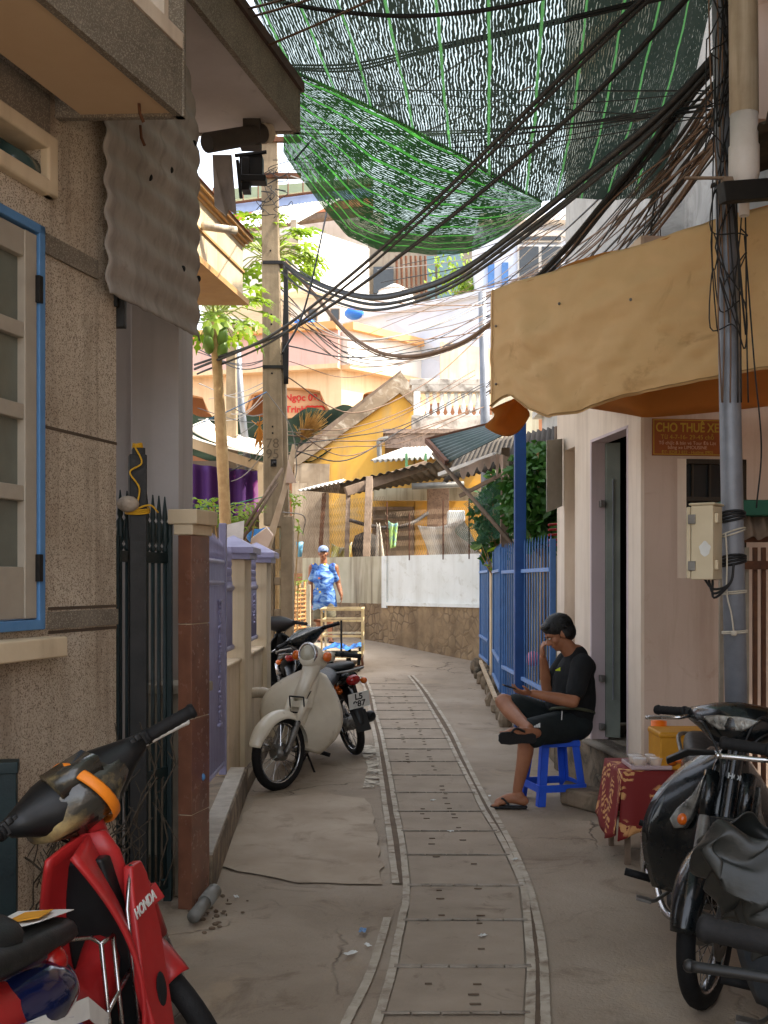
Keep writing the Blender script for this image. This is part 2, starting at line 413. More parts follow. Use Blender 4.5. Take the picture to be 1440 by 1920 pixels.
# ------------------------------------------------------------------ the alley floor
def ground_mat():
    N = NT('alley_concrete'); b = N.b
    f = N.noise(.9, 10, None, .3); base = N.ramp(f, [(.3, lin((168, 154, 137))), (.5, lin((150, 136, 119))), (.72, lin((125, 112, 97)))])
    g = N.noise(14, 8); base = N.mix(N.math('MULTIPLY', g, .35), base, lin((164, 144, 120)))
    d = N.noise(2.3, 10, None, 1.2, .7); d = N.ramp(d, [(.55, BW[0]), (.66, BW[1])]); base = N.mix(N.math('MULTIPLY', d, .45), base, lin((92, 74, 56)))
    # pale trowelled patches, cracks and pock marks
    p = N.noise(1.1, 10, N.map((1, .7, 1)), 1.5, .7); p = N.ramp(p, [(.56, BW[0]), (.68, BW[1])]); base = N.mix(N.math('MULTIPLY', p, .4), base, lin((176, 154, 126)))
    v = N.n('ShaderNodeTexVoronoi', feature='DISTANCE_TO_EDGE'); v.inputs['Scale'].default_value = .55
    wv = N.n('ShaderNodeVectorMath', operation='ADD'); nz = N.n('ShaderNodeTexNoise'); nz.inputs['Scale'].default_value = 2.5; nz.inputs['Detail'].default_value = 6
    N.l(N.co.outputs['Object'], nz.inputs['Vector']); sc = N.n('ShaderNodeVectorMath', operation='SCALE'); sc.inputs['Scale'].default_value = .5
    N.l(nz.outputs['Color'], sc.inputs[0]); N.l(N.co.outputs['Object'], wv.inputs[0]); N.l(sc.outputs[0], wv.inputs[1]); N.l(wv.outputs[0], v.inputs['Vector'])
    ck = N.ramp(v.outputs['Distance'], [(.0, BW[1]), (.006, BW[0])]); m2 = N.ramp(N.noise(.8, 3), [(.5, BW[0]), (.6, BW[1])])
    ck = N.math('MULTIPLY', ck, m2); base = N.mix(N.math('MULTIPLY', ck, .8), base, lin((60, 48, 38)))
    sp = N.n('ShaderNodeTexVoronoi'); sp.inputs['Scale'].default_value = 38; N.l(N.co.outputs['Object'], sp.inputs['Vector'])
    spk = N.ramp(sp.outputs['Distance'], [(.06, BW[1]), (.13, BW[0])]); m3 = N.ramp(N.noise(3, 3), [(.55, BW[0]), (.65, BW[1])])
    base = N.mix(N.math('MULTIPLY', N.math('MULTIPLY', spk, m3), .8), base, lin((84, 68, 52)))
    N.l(base, b.inputs['Base Color'])
    rr = N.n('ShaderNodeMapRange'); rr.inputs['To Min'].default_value = .62; rr.inputs['To Max'].default_value = .95; N.l(f, rr.inputs[0]); N.l(rr.outputs[0], b.inputs['Roughness'])
    b.inputs['Specular IOR Level'].default_value = .3
    h = N.math('ADD', N.math('MULTIPLY', g, .5), N.noise(60, 6)); h = N.math('SUBTRACT', h, N.math('MULTIPLY', ck, 2.0)); N.bump(h, .55, .012)
    return N.m
GROUND = ground_mat()
m = MB()
xs = [-300, -80, -30, -12, -6, -4, -3] + [-2.5 + .25 * i for i in range(23)] + [4, 6, 12, 30, 80, 300]
ys = [-40, -10, 0] + [1 + .25 * i for i in range(88)] + [24, 26, 30, 36, 40, 60, 100, 300]
vs_ = [(x, y, gz(x, y) + (.006 * (noise.noise(Vector((x * 1.3, y * 1.3, 0)))) if abs(x) < 3 and 1 < y < 23 else 0)) for y in ys for x in xs]
nx = len(xs)
m._add(vs_, [(j * nx + i, j * nx + i + 1, (j + 1) * nx + i + 1, (j + 1) * nx + i) for j in range(len(ys) - 1) for i in range(nx - 1)])
struct(m.build('ground', GROUND, smooth=True))

# the covered cart track: pairs of pale strips with cross bars between them
STRIP = mat('pale_worn_strip', lin((192, 182, 166)), lin((160, 148, 130)), 9, .85, bump=.3, dirt=lin((112, 93, 74)), dirt_sc=6, dirt_lo=.5)
SLAB = mat('track_slab', lin((162, 147, 129)), lin((142, 128, 111)), 3, .9, bump=.3, bscale=60, dirt=lin((98, 80, 62)), dirt_sc=5, dirt_lo=.58)
TIE = mat('cross_bar_edge', lin((160, 150, 136)), lin((124, 112, 98)), 8, .8, bump=.2, dirt=lin((70, 58, 46)), dirt_sc=8, dirt_lo=.55)
GAPDIRT = mat('track_gap_dirt', lin((112, 94, 76)), lin((88, 73, 58)), 6, .97, bump=.5)
Z0 = .011
def line(px): return cat_pts([G(*p) for p in px], 6)
L1 = line([(640, 1960), (652, 1917), (690, 1841), (712, 1776), (726, 1725)]); L1b = line([(742, 1660), (731, 1576), (720, 1500), (712, 1440), (704, 1386), (696, 1348), (685, 1295), (672, 1268)])
L2 = line([(694, 1960), (717, 1890), (734, 1830), (746, 1765), (755, 1722), (762, 1679), (758, 1619), (751, 1565), (742, 1522), (734, 1473), (724, 1419), (715, 1375), (707, 1348), (698, 1305), (686, 1272)])
R2 = line([(994, 1960), (994, 1912), (996, 1814), (991, 1760), (983, 1673), (961, 1619), (938, 1572), (907, 1522), (883, 1473), (858, 1424), (837, 1381), (812, 1337), (786, 1294), (766, 1268)])
R1 = line([(1023, 1960), (1023, 1912), (1021, 1836), (1015, 1765), (999, 1690), (983, 1641), (956, 1581), (929, 1532), (902, 1484), (875, 1430), (849, 1375), (826, 1337), (797, 1294), (774, 1268)])
def at_y(ln, y):
    for a, b in zip(ln, ln[1:]):
        if a.y <= y <= b.y: return a.lerp(b, (y - a.y) / (b.y - a.y))
    return ln[-1] if y > ln[-1].y else ln[0]
def strip(m, ln, w, z, cuts=True):
    acc = 0; gap = 0
    for a, b in zip(ln, ln[1:]):
        d = (b - a); L = d.length; n = V((-d.y, d.x, 0)).normalized() * w / 2
        acc += L
        if cuts and acc > .6: acc = 0; b = a.lerp(b, .93)
        j1, j2 = random.uniform(-.004, .004), random.uniform(-.004, .004)
        q = [a - n * (1 + j1 * 20) + V((0, 0, z)), b - n * (1 + j2 * 20) + V((0, 0, z)), b + n * (1 - j1 * 20) + V((0, 0, z)), a + n * (1 - j2 * 20) + V((0, 0, z))]
        m.prism(q, (0, 0, .003))
m = MB()
for ln in (L1, L1b, L2, R1, R2): strip(m, ln, .036, Z0)
m.mat(1)
tie_y = [1906, 1818, 1730, 1665, 1607, 1562, 1525, 1489, 1457, 1431, 1407, 1387, 1369, 1351, 1334, 1320, 1308, 1296, 1285]
for k, py in enumerate(tie_y):
    Y = G(720, py).y; a = at_y(L2, Y); b = at_y(R2, Y)
    tw = .028 if k in (1, 3, 7) else random.uniform(.012, .02)
    for q in range(5):
        p0 = a.lerp(b, q / 5 + .01); p1 = a.lerp(b, (q + 1) / 5)
        m.bar(p0 + V((0, random.uniform(-.004, .004), Z0 + .004)), p1 + V((0, 0, Z0 + .004)), tw, .008)
struct(m.build('track_kerb', [STRIP, TIE], bevel=.002))
m = MB(); m2 = MB()
for k, (p0, p1) in enumerate(zip(tie_y, tie_y[1:])):
    Ya, Yb = G(720, p0).y, G(720, p1).y
    a0, b0, a1, b1 = at_y(L2, Ya), at_y(R2, Ya), at_y(L2, Yb), at_y(R2, Yb); u = V((0, 0, .0155 - .004))
    g = (b0 - a0).normalized() * .025; e = V((0, .014, 0))
    m.poly([a0 + g + u + e, b0 - g + u + e, b1 - g + u - e, a1 + g + u - e])
    for s_ in (.3, .62):
        for q in range(4):
            if random.random() < .45: continue
            c = (a0.lerp(b0, s_)).lerp(a1.lerp(b1, s_), (q + .5) / 4 + random.uniform(-.05, .05)) + V((random.uniform(-.01, .01), 0, .0158))
            m2.box(c, (.034 + random.uniform(-.008, .008), .012, .003))
struct(m.build('track_slab', SLAB)); struct(m2.build('slab_slot', GAPDIRT))
m = MB()
for A_, B_ in ((L1b, L2), (R2, R1)):
    for a, b in zip(A_, A_[1:]):
        c, d = at_y(B_, a.y), at_y(B_, b.y); u = V((0, 0, .0105))
        m.poly([a + u, c + u, d + u, b + u])
struct(m.build('track_gap', GAPDIRT))
# cement spill beside the track, litter

PATCH = mat('trowelled_patch', lin((174, 158, 138)), lin((152, 135, 115)), 2.5, .9, bump=.35, bscale=45, dirt=lin((120, 104, 86)), dirt_sc=3, dirt_lo=.55)
def patch(px, nm, lift=.0095):
    pts = [G(*p) for p in px]; q = []
    for a, b in zip(pts, pts[1:] + pts[:1]):
        n = max(2, int((b - a).length / .06))
        for i in range(n): p = a.lerp(b, i / n); q.append(p + V((.035 * noise.noise(p * 6), .035 * noise.noise(p * 6 + V((7, 0, 0))), lift)))
    m = MB(); m.prism(q, (0, 0, .002)); struct(m.build(nm, PATCH))
patch([(396, 1625), (470, 1640), (560, 1658), (715, 1662), (706, 1560), (690, 1500), (600, 1490), (478, 1502)], 'paving_patch')
# ------------------------------------------------------------------ LEFT: stucco house
WD = V((.266, .964, 0)).normalized()          # the way this frontage runs
WN = V((WD.y, -WD.x, 0))                       # out of the wall, into the alley
def wl(s, z, out=0.0):
    "point on the stucco wall, s metres beyond (+) or before (-) its far corner"
    c = V((-1.124, 4.70, 0)); return c + WD * s + WN * out + V((0, 0, z))
def wpx(px, base=V((-1.124, 4.70, 0)), out=0):
    "distance along the wall of the point seen at this column"
    o = base + WN * out; k = (px - 720) / F
    return (k * o.y - o.x) / (WD.x - k * WD.y)
MW = Matrix((WD, -WN, V((0, 0, 1)))).transposed()
def wbox(m, s0, s1, z0, z1, o0, o1):
    c = wl((s0 + s1) / 2, (z0 + z1) / 2, (o0 + o1) / 2); m.box(c, (abs(s1 - s0), abs(o1 - o0), abs(z1 - z0)), MW)
def wz(py, px, out=0):
    s = wpx(px, out=out); return PZ(py, wl(s, 0, out).y)
house = thing('stucco_house', 'pebble stucco house with a blue framed window and a projecting balcony above', 'house', (-1.6, 3.6, 0))
# wall with openings for the window and the transom light
s_wr = wpx(76); z_wt = wz(425, 73); z_wb = wz(1180, 76); s_wl = s_wr - 1.15
z_tb, z_tt = wz(372, 88), wz(262, 88); s_tr = wpx(96)
m = MB()
def wall_cells(m, s_edges, z_edges, holes, o0, o1):
    for i in range(len(s_edges) - 1):
        for j in range(len(z_edges) - 1):
            if (i, j) in holes: continue
            wbox(m, s_edges[i], s_edges[i + 1], z_edges[j], z_edges[j + 1], o0, o1)
se = [-4.2, s_wl, s_wr, 0]; ze = [0, z_wb, z_wt, z_tb + .0, z_tt + .02, 6.5]
wall_cells(m, se, ze, {(1, 1), (1, 3)}, -.22, 0)
wbox(m, -4.2, -.22, 0, 6.5, -3.2, -3.0); wbox(m, -.22, -.0, 0, 6.5, -3.2, -.22)
m.build('wall', STUCCO, house)
# grooves and rough bands
m = MB()
JNT = mat('dark_joint', lin((84, 70, 56)), None, 8, .95)
for py in (832, 1136, 1176):
    m = MB(); z = wz(py, 218); wbox(m, s_wr + .03 if py < 1000 else s_wr + .05, .003, z - .006, z + .006, -.01, .002); m.build('wall_joint', JNT, house)
for sa_, sb_, z0, z1, o_ in ((wpx(88), .004, wz(1174, 218) + .008, wz(1138, 218) - .008, .008), (wpx(73), wpx(180), wz(470, 73), wz(432, 73), .012), (s_wl - .3, wpx(90), wz(205, 90) - .16, wz(205, 90) + .05, .01)):
    m = MB(); wbox(m, sa_, sb_, z0, z1, 0, o_); m.build('stone_band', CHIPSTONE, house)
win = MB(); fw = .038
for (a, b, c, d) in ((s_wr - fw, s_wr + .0, z_wb, z_wt), (s_wl, s_wl + fw, z_wb, z_wt), (s_wl, s_wr, z_wt - fw * .9, z_wt), (s_wl, s_wr, z_wb, z_wb + fw)):
    wbox(win, a, b, c, d, -.1, .022)
wo_ = win.build('window', BLUEPAINT, house, bevel=.004)
cs = MB(); zr = s_wr - fw - .004; zt = z_wt - fw - .004; zb = z_wb + fw + .004; zl = s_wl + fw + .004
st = .075
wbox(cs, zr - st, zr, zb, zt, -.05, .012); wbox(cs, zl, zl + st, zb, zt, -.05, .012); wbox(cs, (zl + zr) / 2 - .05, (zl + zr) / 2 + .05, zb, zt, -.05, .016)
n_ = 4; zb2 = zb + .16; hh = (zt - .07 - zb2) / n_
for i in range(n_ + 1):
    zc = zb2 + hh * i
    for a, b in ((zr - st, (zl + zr) / 2 + .05), ((zl + zr) / 2 - .05, zl + st)):
        wbox(cs, min(a, b), max(a, b), zc - .028 if i else zb, zc + .028 if i < n_ else zt, -.045, .008)
cs.build('casement', WINWOOD, wo_, bevel=.004)
pn = MB()
for i in range(n_):
    for a, b in ((zr - st, (zl + zr) / 2 + .05), ((zl + zr) / 2 - .05, zl + st)):
        wbox(pn, min(a, b), max(a, b), zb2 + hh * i + .028, zb2 + hh * (i + 1) - .028, -.03, -.02)
pn.build('pane', DUSTYGLASS, wo_)
for py in (545, 1065):
    hg = MB(); z = wz(py, 68); wbox(hg, zr - .012, zr + .014, z - .05, z + .05, .012, .03); hg.build('hinge', DARKMETAL, wo_, bevel=.002)
m = MB(); z1, z0 = wz(1193, 128, .1), wz(1231, 128, .1); wbox(m, s_wl - .1, wpx(128, out=.1), z0, z1, 0, .1); m.build('sill', CREAM, house, bevel=.008)
# transom light with a rounded pale surround
m = MB()
for (a, b, c, d) in ((s_tr - .07, s_tr, z_tb, z_tt), (s_wl, s_tr, z_tb - .0, z_tb + .06), (s_wl, s_tr, z_tt - .05, z_tt + .01)): wbox(m, a, b, c, d, -.14, .035)
tf = m.build('transom_window', CREAM, house, bevel=.012)
m = MB(); wbox(m, s_wl, s_tr - .07, z_tb + .06, z_tt - .05, -.09, -.08); m.build('pane', TEALGLASS, tf)
m = MB(); c = wl(s_tr - .13, (z_tb + z_tt) / 2 - .02, -.05); m.lathe([(.0, -.1), (.05, -.1), (.055, 0), (.05, .1), (0, .1)], c, WD, 14); m.build('bottle', TEALGLASS, tf, smooth=True)
# near balcony: stained soffit, pebble fascia with a trim, set-back parapet
zs = 3.32
A = P(75, 0, 3.41); A.z = zs; Bc = P(335, 220, 4.27); Bc.z = zs
dd = (Bc - A).normalized(); A0 = A - dd * 2.0
nn = V((dd.y, -dd.x, 0))
back = V((-1.15, Bc.y - .02, zs))
m = MB(); inner = [A0, Bc, back, back - WD * 3.2]
m.prism([p + V((0, 0, 0)) for p in inner], (0, 0, .06)); m.build('balcony_soffit', SOFFIT, house)
m = MB()
def fas(m, p, q, z0, z1, t, mi=0):
    d = (q - p).normalized(); n = V((d.y, -d.x, 0)); m.mat(mi)
    m.prism([V((p.x, p.y, z0)), V((q.x, q.y, z0)), V((q.x, q.y, z1)), V((p.x, p.y, z1))], n * t)
fas(m, A0, Bc, zs - .012, zs + .235, .03)
fas(m, Bc + nn * .03, back + V((-.1, .03, 0)), zs - .012, zs + .9, -.03)
m.build('balcony_fascia', CHIPSTONE, house)
m = MB()
fas(m, A0 - nn * .02, Bc - nn * .02 - dd * .03, zs + .24, zs + .30, .055); fas(m, Bc - nn * .02 - dd * .03, Bc - nn * .02 - dd * .03 + V((.05, .9, 0)) * .0 - WN * .5, zs + .24, zs + .9, -.05)
m.build('balcony_trim', PINKTRIM, house)
m = MB(); fas(m, A0 - nn * .25, Bc - nn * .2 - dd * .05, zs + .06, zs + 1.1, .04)
m.build('parapet', mat('blackened_parapet', lin((120, 110, 96)), lin((70, 64, 58)), 3, .95, bump=.5, dirt=lin((48, 44, 42)), dirt_lo=.5), house)
for px, py, Y in ((122, 92, 3.9), (262, 212, 4.15), (265, 258, 4.6)):
    m = MB(); p = P(px, py, Y); m.tube([p + V((-.004, 0, .05)), p + V((0, 0, .0)), p + V((.012, .01, -.03))], .006, 6); m.build('iron_hook', RUST, house, smooth=True)

# ------------------------------------------------------------------ far roof slab over the gate and its house
zs2 = 4.2
gh = thing('gate_house', 'grey plastered house behind the iron gate with a pebble edged roof slab', 'house', (-1.3, 6.2, 0))
A = P(379, 33, 5.26); A.z = zs2; Bq = P(554, 250, 6.62); Bq.z = zs2; d2 = (Bq - A).normalized(); A = A - d2 * 1.6; n2 = V((d2.y, -d2.x, 0))
bk = V((-1.55, Bq.y + .05, zs2))
m = MB(); m.prism([A, Bq, bk, bk - d2 * 3], (0, 0, .05)); m.build('roof_soffit', mat('grey_soffit', lin((186, 178, 174)), lin((168, 158, 152)), 2, .9, dirt=lin((120, 108, 98)), dirt_lo=.6), gh)
m = MB(); fas(m, A, Bq, zs2 - .01, zs2 + .24, .03); fas(m, Bq + n2 * .03, bk, zs2 - .01, zs2 + .24, -.03); m.build('roof_fascia', CHIPSTONE, gh)
m = MB(); fas(m, A + n2 * .0, Bq + d2 * .02, zs2 + .242, zs2 + .30, .05); m.build('roof_lip', mat('dark_roof_lip', lin((96, 74, 64)), lin((70, 56, 50)), 5, .9, bump=.3), gh)
m = MB(); m.box2((-1.335, 5.9, 0), (-1.08, 6.33, 3.9)); m.box2((-3.2, 6.1, 0), (-1.34, 6.33, 4.2)); m.build('column', GREYPLASTER, gh, bevel=.006)
m = MB(); m.box2((-4, 6.6, 4.25), (-1.5, 6.75, 6.6)); m.box2((-1.62, 5.1, 4.26), (-1.5, 6.6, 6.6)); m.build('upper_wall', GREYPLASTER, gh)

# corrugated sheet hung as a screen above the gate
m = MB()
p00, p10 = P(194, 550, 4.52), P(378, 640, 5.55); top = 4.15
def sheetfn(u, v):
    b = p00.lerp(p10, u); z = b.z + (top - b.z) * v
    n = WN
    rip = .009 * math.sin((z * 1.0 - u * .02) * 2 * math.pi / .128)
    curl = -.10 * max(0, v - .62) ** 2 * 6 * u - .05 * max(0, u - .9) * 8
    b = b + n * (rip + curl + .02) - WD * (.05 * (1 - u) * v)
    edge = .012 * noise.noise(V((u * 14, 0, 3))) if v == 0 else 0
    return V((b.x, b.y, z + edge))
m.sheet(sheetfn, 26, 110); o = m.build('corrugated_screen', RUSTSHEET, smooth=True, solid=.008)
tag(o, 'stained corrugated sheet hung as a screen above the iron gate', 'screen')
sc = o
m = MB()
for u, v in ((.3, .9), (.45, .88), (.62, .5), (.4, .42), (.78, .78), (.72, .2), (.85, .65), (.2, .66), (.9, .2)):
    p = sheetfn(u, v); m.ell(p + WN * .004, (.012, .006, .016))
m.build('bolt_hole', BLACKHOLE, sc)
m = MB(); q = wl(.03, 0, .0); m.bar(V((q.x, q.y, 2.62)), V((q.x, q.y, 3.9)), .05, .04); m.bar(wl(.0, 2.7, -.02), wl(.0, 3.7, -.02), .06, .05)
tag(m.build('timber_batten', BLACKWOOD, bevel=.003), 'dark timber batten on the stucco corner beside the corrugated screen', 'batten')

# ------------------------------------------------------------------ brown tiled gate pillar
p0 = V((-.905, 5.27, 0)); p1 = V((-.852, 5.47, 0))
pil = thing('gate_pillar', 'brown granite tiled gate pillar with a cream cap', 'pillar', tuple(p0))
d = (p1 - p0).normalized(); n = V((d.y, -d.x, 0)); MP = Matrix((d, -n, V((0, 0, 1)))).transposed(); L = (p1 - p0).length
zt_ = PZ(1003, 5.3)
m = MB()
zc = 0.0
for z0_, z1_ in ((0, PZ(1527, 5.3)), (PZ(1527, 5.3), PZ(1347, 5.3)), (PZ(1347, 5.3), PZ(1170, 5.3)), (PZ(1170, 5.3), zt_)):
    m.box((p0 + p1) / 2 - n * .035 + V((0, 0, (z0_ + z1_) / 2)), (L, .07, z1_ - z0_ - .004), MP)
m.build('tile_face', GRANITE, pil, bevel=.003)
m = MB(); m.box((p0 + p1) / 2 - n * .035 + V((0, 0, zt_ / 2)), (L - .01, .06, zt_), MP); m.build('joint_core', CREAM, pil)
m = MB(); m.box((p0 + p1) / 2 - n * .04 + V((0, 0, zt_ + .025)), (L + .02, .10, .05), MP); m.box((p0 + p1) / 2 - n * .04 + V((0, 0, zt_ + .085)), (L + .04, .15, .07), MP)
m.build('cap', CREAM, pil, bevel=.006)
m = MB(); m.ell(p0.lerp(p1, .62) + V((0, 0, PZ(1460, 5.35))) + n * .0, (.012, .012, .018)); m.build('paint_splash', BLUEPAINT, pil)
m = MB(); m.box(V((-1.05, 5.62, .5)), (.22, .25, 1.0), MP); m.box(V((-1.04, 5.6, 1.02)), (.26, .29, .05), MP)
tag(m.build('stone_plinth', CONC, bevel=.008), 'low grey plinth tucked behind the brown pillar', 'plinth')

# ------------------------------------------------------------------ iron gate
gate = thing('iron_gate', 'dark teal iron gate with spear finials between stucco wall and brown pillar', 'gate', (-1.2, 5.0, 0))
g0, g1 = P(214, 1100, 4.85), P(318, 1100, 5.35); g0.z = g1.z = 0
def gp(t, z): q = g0.lerp(g1, t); return V((q.x, q.y, z))
ztop = 1.66
for z in (ztop, .12, .95 - .3):
    m = MB(); m.bar(gp(0, z), gp(1, z), .02, .05); m.build('rail', TEALIRON, gate, bevel=.003)
for t in (0.02, .97):
    m = MB(); m.bar(gp(t, .03), gp(t, 1.83 if t > .5 else 1.75), .04, .04); m.build('stile', TEALIRON, gate, bevel=.004)
for i in range(8):
    t = .1 + i * .115
    m = MB(); q = gp(t, 0); m.tube([gp(t, .12), gp(t, ztop)], .0095, 8)
    m.lathe([(.006, 0), (.018, .02), (.008, .035), (.02, .06), (.016, .10), (.02, .13), (.008, .15), (.014, .165), (.011, .2), (.003, .27), (0, .272)], gp(t, ztop + .02), (0, 0, 1), 10)
    m.build('baluster', TEALIRON, gate, smooth=True)
tp = P(258, 1400, 4.88); tp.z = 0
m = MB(); m.box(V((tp.x, tp.y, 1.05)), (.075, .075, 2.1), rz(.3)); m.box(V((tp.x + .004, tp.y, 2.1)), (.055, .06, .06), rz(.3))
gpost = tag(m.build('dark_post', BLACKWOOD, bevel=.005), 'tall dark post standing in front of the iron gate with yellow cord tied on', 'post')
YCORD = mat('yellow_cord', lin((206, 156, 28)), None, 30, .7)
m = MB()
for k in range(3): m.tube([V((tp.x + .052 * math.cos(a), tp.y + .052 * math.sin(a), 1.85 + k * .008 + .01 * math.sin(a))) for a in [i * math.pi / 8 for i in range(17)]], .004, 6)
m.tube(cat_pts([V((tp.x, tp.y - .05, 2.13)), V((tp.x + .03, tp.y - .055, 2.06)), V((tp.x - .02, tp.y - .06, 2.02)), V((tp.x + .02, tp.y - .055, 1.95)), V((tp.x + .005, tp.y - .06, 1.86))], 6), .004, 6)
m.tube(cat_pts([V((tp.x, tp.y - .055, 1.86)), V((tp.x + .06, tp.y - .03, 1.88)), V((tp.x + .09, tp.y + .0, 1.85))], 5), .004, 6)
for k in range(5): m.tube([V((tp.x + .02 * math.cos(a + k), tp.y + .02 * math.sin(a + k), 2.13 + .02 * math.sin(2 * a + k))) for a in [i * math.pi / 5 for i in range(11)]], .004, 6)
tag(m.build('cord', YCORD, smooth=True), 'yellow cord wound round the tall dark post', 'cord')
m = MB(); m.ell(P(240, 945, 4.82), (.05, .04, .036), n=9, m=6)
tag(m.build('stone', mat('grey_stone', lin((170, 156, 140)), lin((130, 118, 104)), 14, .9, bump=.6), smooth=True), 'grey stone wedged against the dark post above the gate', 'stone')

# ------------------------------------------------------------------ kerb, lilac gate and fence on low wall
m = MB(); e0, e1 = V((-.84, 5.5, 0)), V((-.99, 8.15, 0))
m.prism([e0, e1, e1 + V((-.4, 0, 0)), e0 + V((-.4, 0, 0))], (0, 0, .2)); m.prism([e1, V((-1.05, 10.6, 0)), V((-1.3, 10.6, 0)), e1 + V((-.4, 0, 0))], (0, 0, .12))
tag(m.build('kerb_ledge', WALLBASE, bevel=.012), 'mossy concrete ledge running below the lilac gate', 'ledge')
m = MB(); m.prism([e0 + V((-.005, .02, .2)), e1 + V((-.01, -.1, .2)), e1 + V((-.12, -.1, .2)), e0 + V((-.11, .02, .2))], (0, 0, .014))
tag(m.build('marble_strip', mat('worn_marble', lin((190, 182, 168)), lin((150, 140, 126)), 12, .5, bump=.1, dirt=lin((120, 106, 88)), dirt_lo=.55)), 'pale worn marble strip laid on the ledge', 'strip')
def ornate(m, a, b, z, h, rows):
    "cast scroll ornament: small rings and leaves between two points"
    n_ = max(3, int((b - a).length / .075)); d = (b - a) / n_
    for i in range(n_):
        c = a + d * (i + .5)
        for r in range(rows):
            zc = z + h * (r + .5) / rows; R = h / rows * .42
            M_ = frame(V((c.x, c.y, zc)), d.normalized())
            m.tube([M_ @ V((R * .8 * math.cos(t), 0, R * math.sin(t))) for t in [k * math.pi / 4 for k in range(8)]], .008, 5, closed=True)
            m.ell(V((c.x, c.y, zc)), (.012, .012, .016), n=6, m=4)
lg = thing('lilac_gate', 'tall lilac painted metal gate leaf with cast scroll panels and a crest of spikes', 'gate', (-1.11, 6.9, .2))
a, b = V((-1.11, 6.35, 0)), V((-1.11, 7.72, 0))
zz = lambda p, z: V((p.x, p.y, z))
m = MB()
for i in range(20):
    p = a.lerp(b, (i + .5) / 20); m.tube([zz(p, .32), zz(p, 1.68)], .017, 8)
m.build('tube_bars', PURPLE, lg, smooth=True)
for z in (.3, 1.68, 1.44 + .1):
    m = MB(); m.tube([zz(a, z), zz(b, z)], .02, 8); m.build('rail', PURPLE, lg, smooth=True)
m = MB(); m.bar(zz(b, .22), zz(b, 1.95), .05, .05); m.build('stile', PURPLE, lg, bevel=.005)
m = MB(); m.bar(zz(a, .22), zz(a, 1.95), .05, .05); m.build('stile', PURPLE, lg, bevel=.005)
m = MB(); ornate(m, a, b, 1.56, .12, 2); ornate(m, a, b, .32, .12, 1); m.build('scroll_panel', PURPLE, lg, smooth=True)
m = MB()
for i in range(22):
    p = a.lerp(b, (i + .5) / 22); h = .12 + .06 * math.sin(math.pi * (i + .5) / 22)
    m.lathe([(.004, 0), (.012, .03), (.006, .05), (.011, h * .6), (.002, h)], zz(p, 1.69), n=6)
m.build('crest', PURPLE, lg, smooth=True)
m = MB()
p = V((-1.085, 7.42, 0))
for i in range(24):
    m.ell(zz(p, .62 + i * .033) + V((0, .02 * math.sin(i * 1.9), 0)), (.012, .018, .014), n=6, m=4)
m.tube([zz(p, .58), zz(p, 1.42)], .006, 6); m.bar(zz(p, 1.42) - V((0, .06, 0)), zz(p, 1.42) + V((0, .06, 0)), .02); m.bar(zz(p, .6) - V((0, .05, 0)), zz(p, .6) + V((0, .05, 0)), .02)
m.build('handle_scroll', PURPLE, lg, smooth=True)
fence_z = .94
lw = thing('low_wall', 'weathered cream low wall under the lilac fence panels', 'wall', (-1.15, 9.3, 0))
m = MB(); m.box2((-1.24, 7.78, 0), (-1.10, 10.55, fence_z)); m.build('wall_body', LOWWALL, lw, bevel=.008)
m = MB(); m.box2((-1.27, 7.78, fence_z), (-1.085, 10.55, fence_z + .025)); m.build('coping', LOWWALL, lw, bevel=.006)
m = MB(); m.tube(cat_pts([V((-1.13, 9.35, .62)), V((-1.0, 9.35, .62)), V((-.975, 9.35, .59)), V((-.97, 9.35, .5))], 5), .045, 12); m.build('drain_elbow', PVC, lw, smooth=True)
def fpillar(y0, y1, label):
    t = thing('fence_pillar', label, 'pillar', (-1.15, (y0 + y1) / 2, 0), group='fence pillars')
    zt = 1.72
    m = MB(); m.box2((-1.29, y0, 0), (-1.06, y1, zt)); m.build('shaft', CREAM, t, bevel=.008)
    m = MB(); m.box2((-1.33, y0 - .04, zt), (-1.02, y1 + .04, zt + .045)); m.box2((-1.36, y0 - .07, zt + .045), (-.99, y1 + .07, zt + .09))
    c = V((-1.175, (y0 + y1) / 2, zt + .19)); q = [V((-1.36, y0 - .07, zt + .09)), V((-.99, y0 - .07, zt + .09)), V((-.99, y1 + .07, zt + .09)), V((-1.36, y1 + .07, zt + .09))]
    m._add(q + [c], [(0, 1, 4), (1, 2, 4), (2, 3, 4), (3, 0, 4)]); m.build('cap', PURPLE, t)
fpillar(8.55, 8.95, 'nearer cream fence pillar with a lilac pyramid cap'); fpillar(10.15, 10.5, 'farther cream fence pillar with a lilac cap beside the concrete pole')
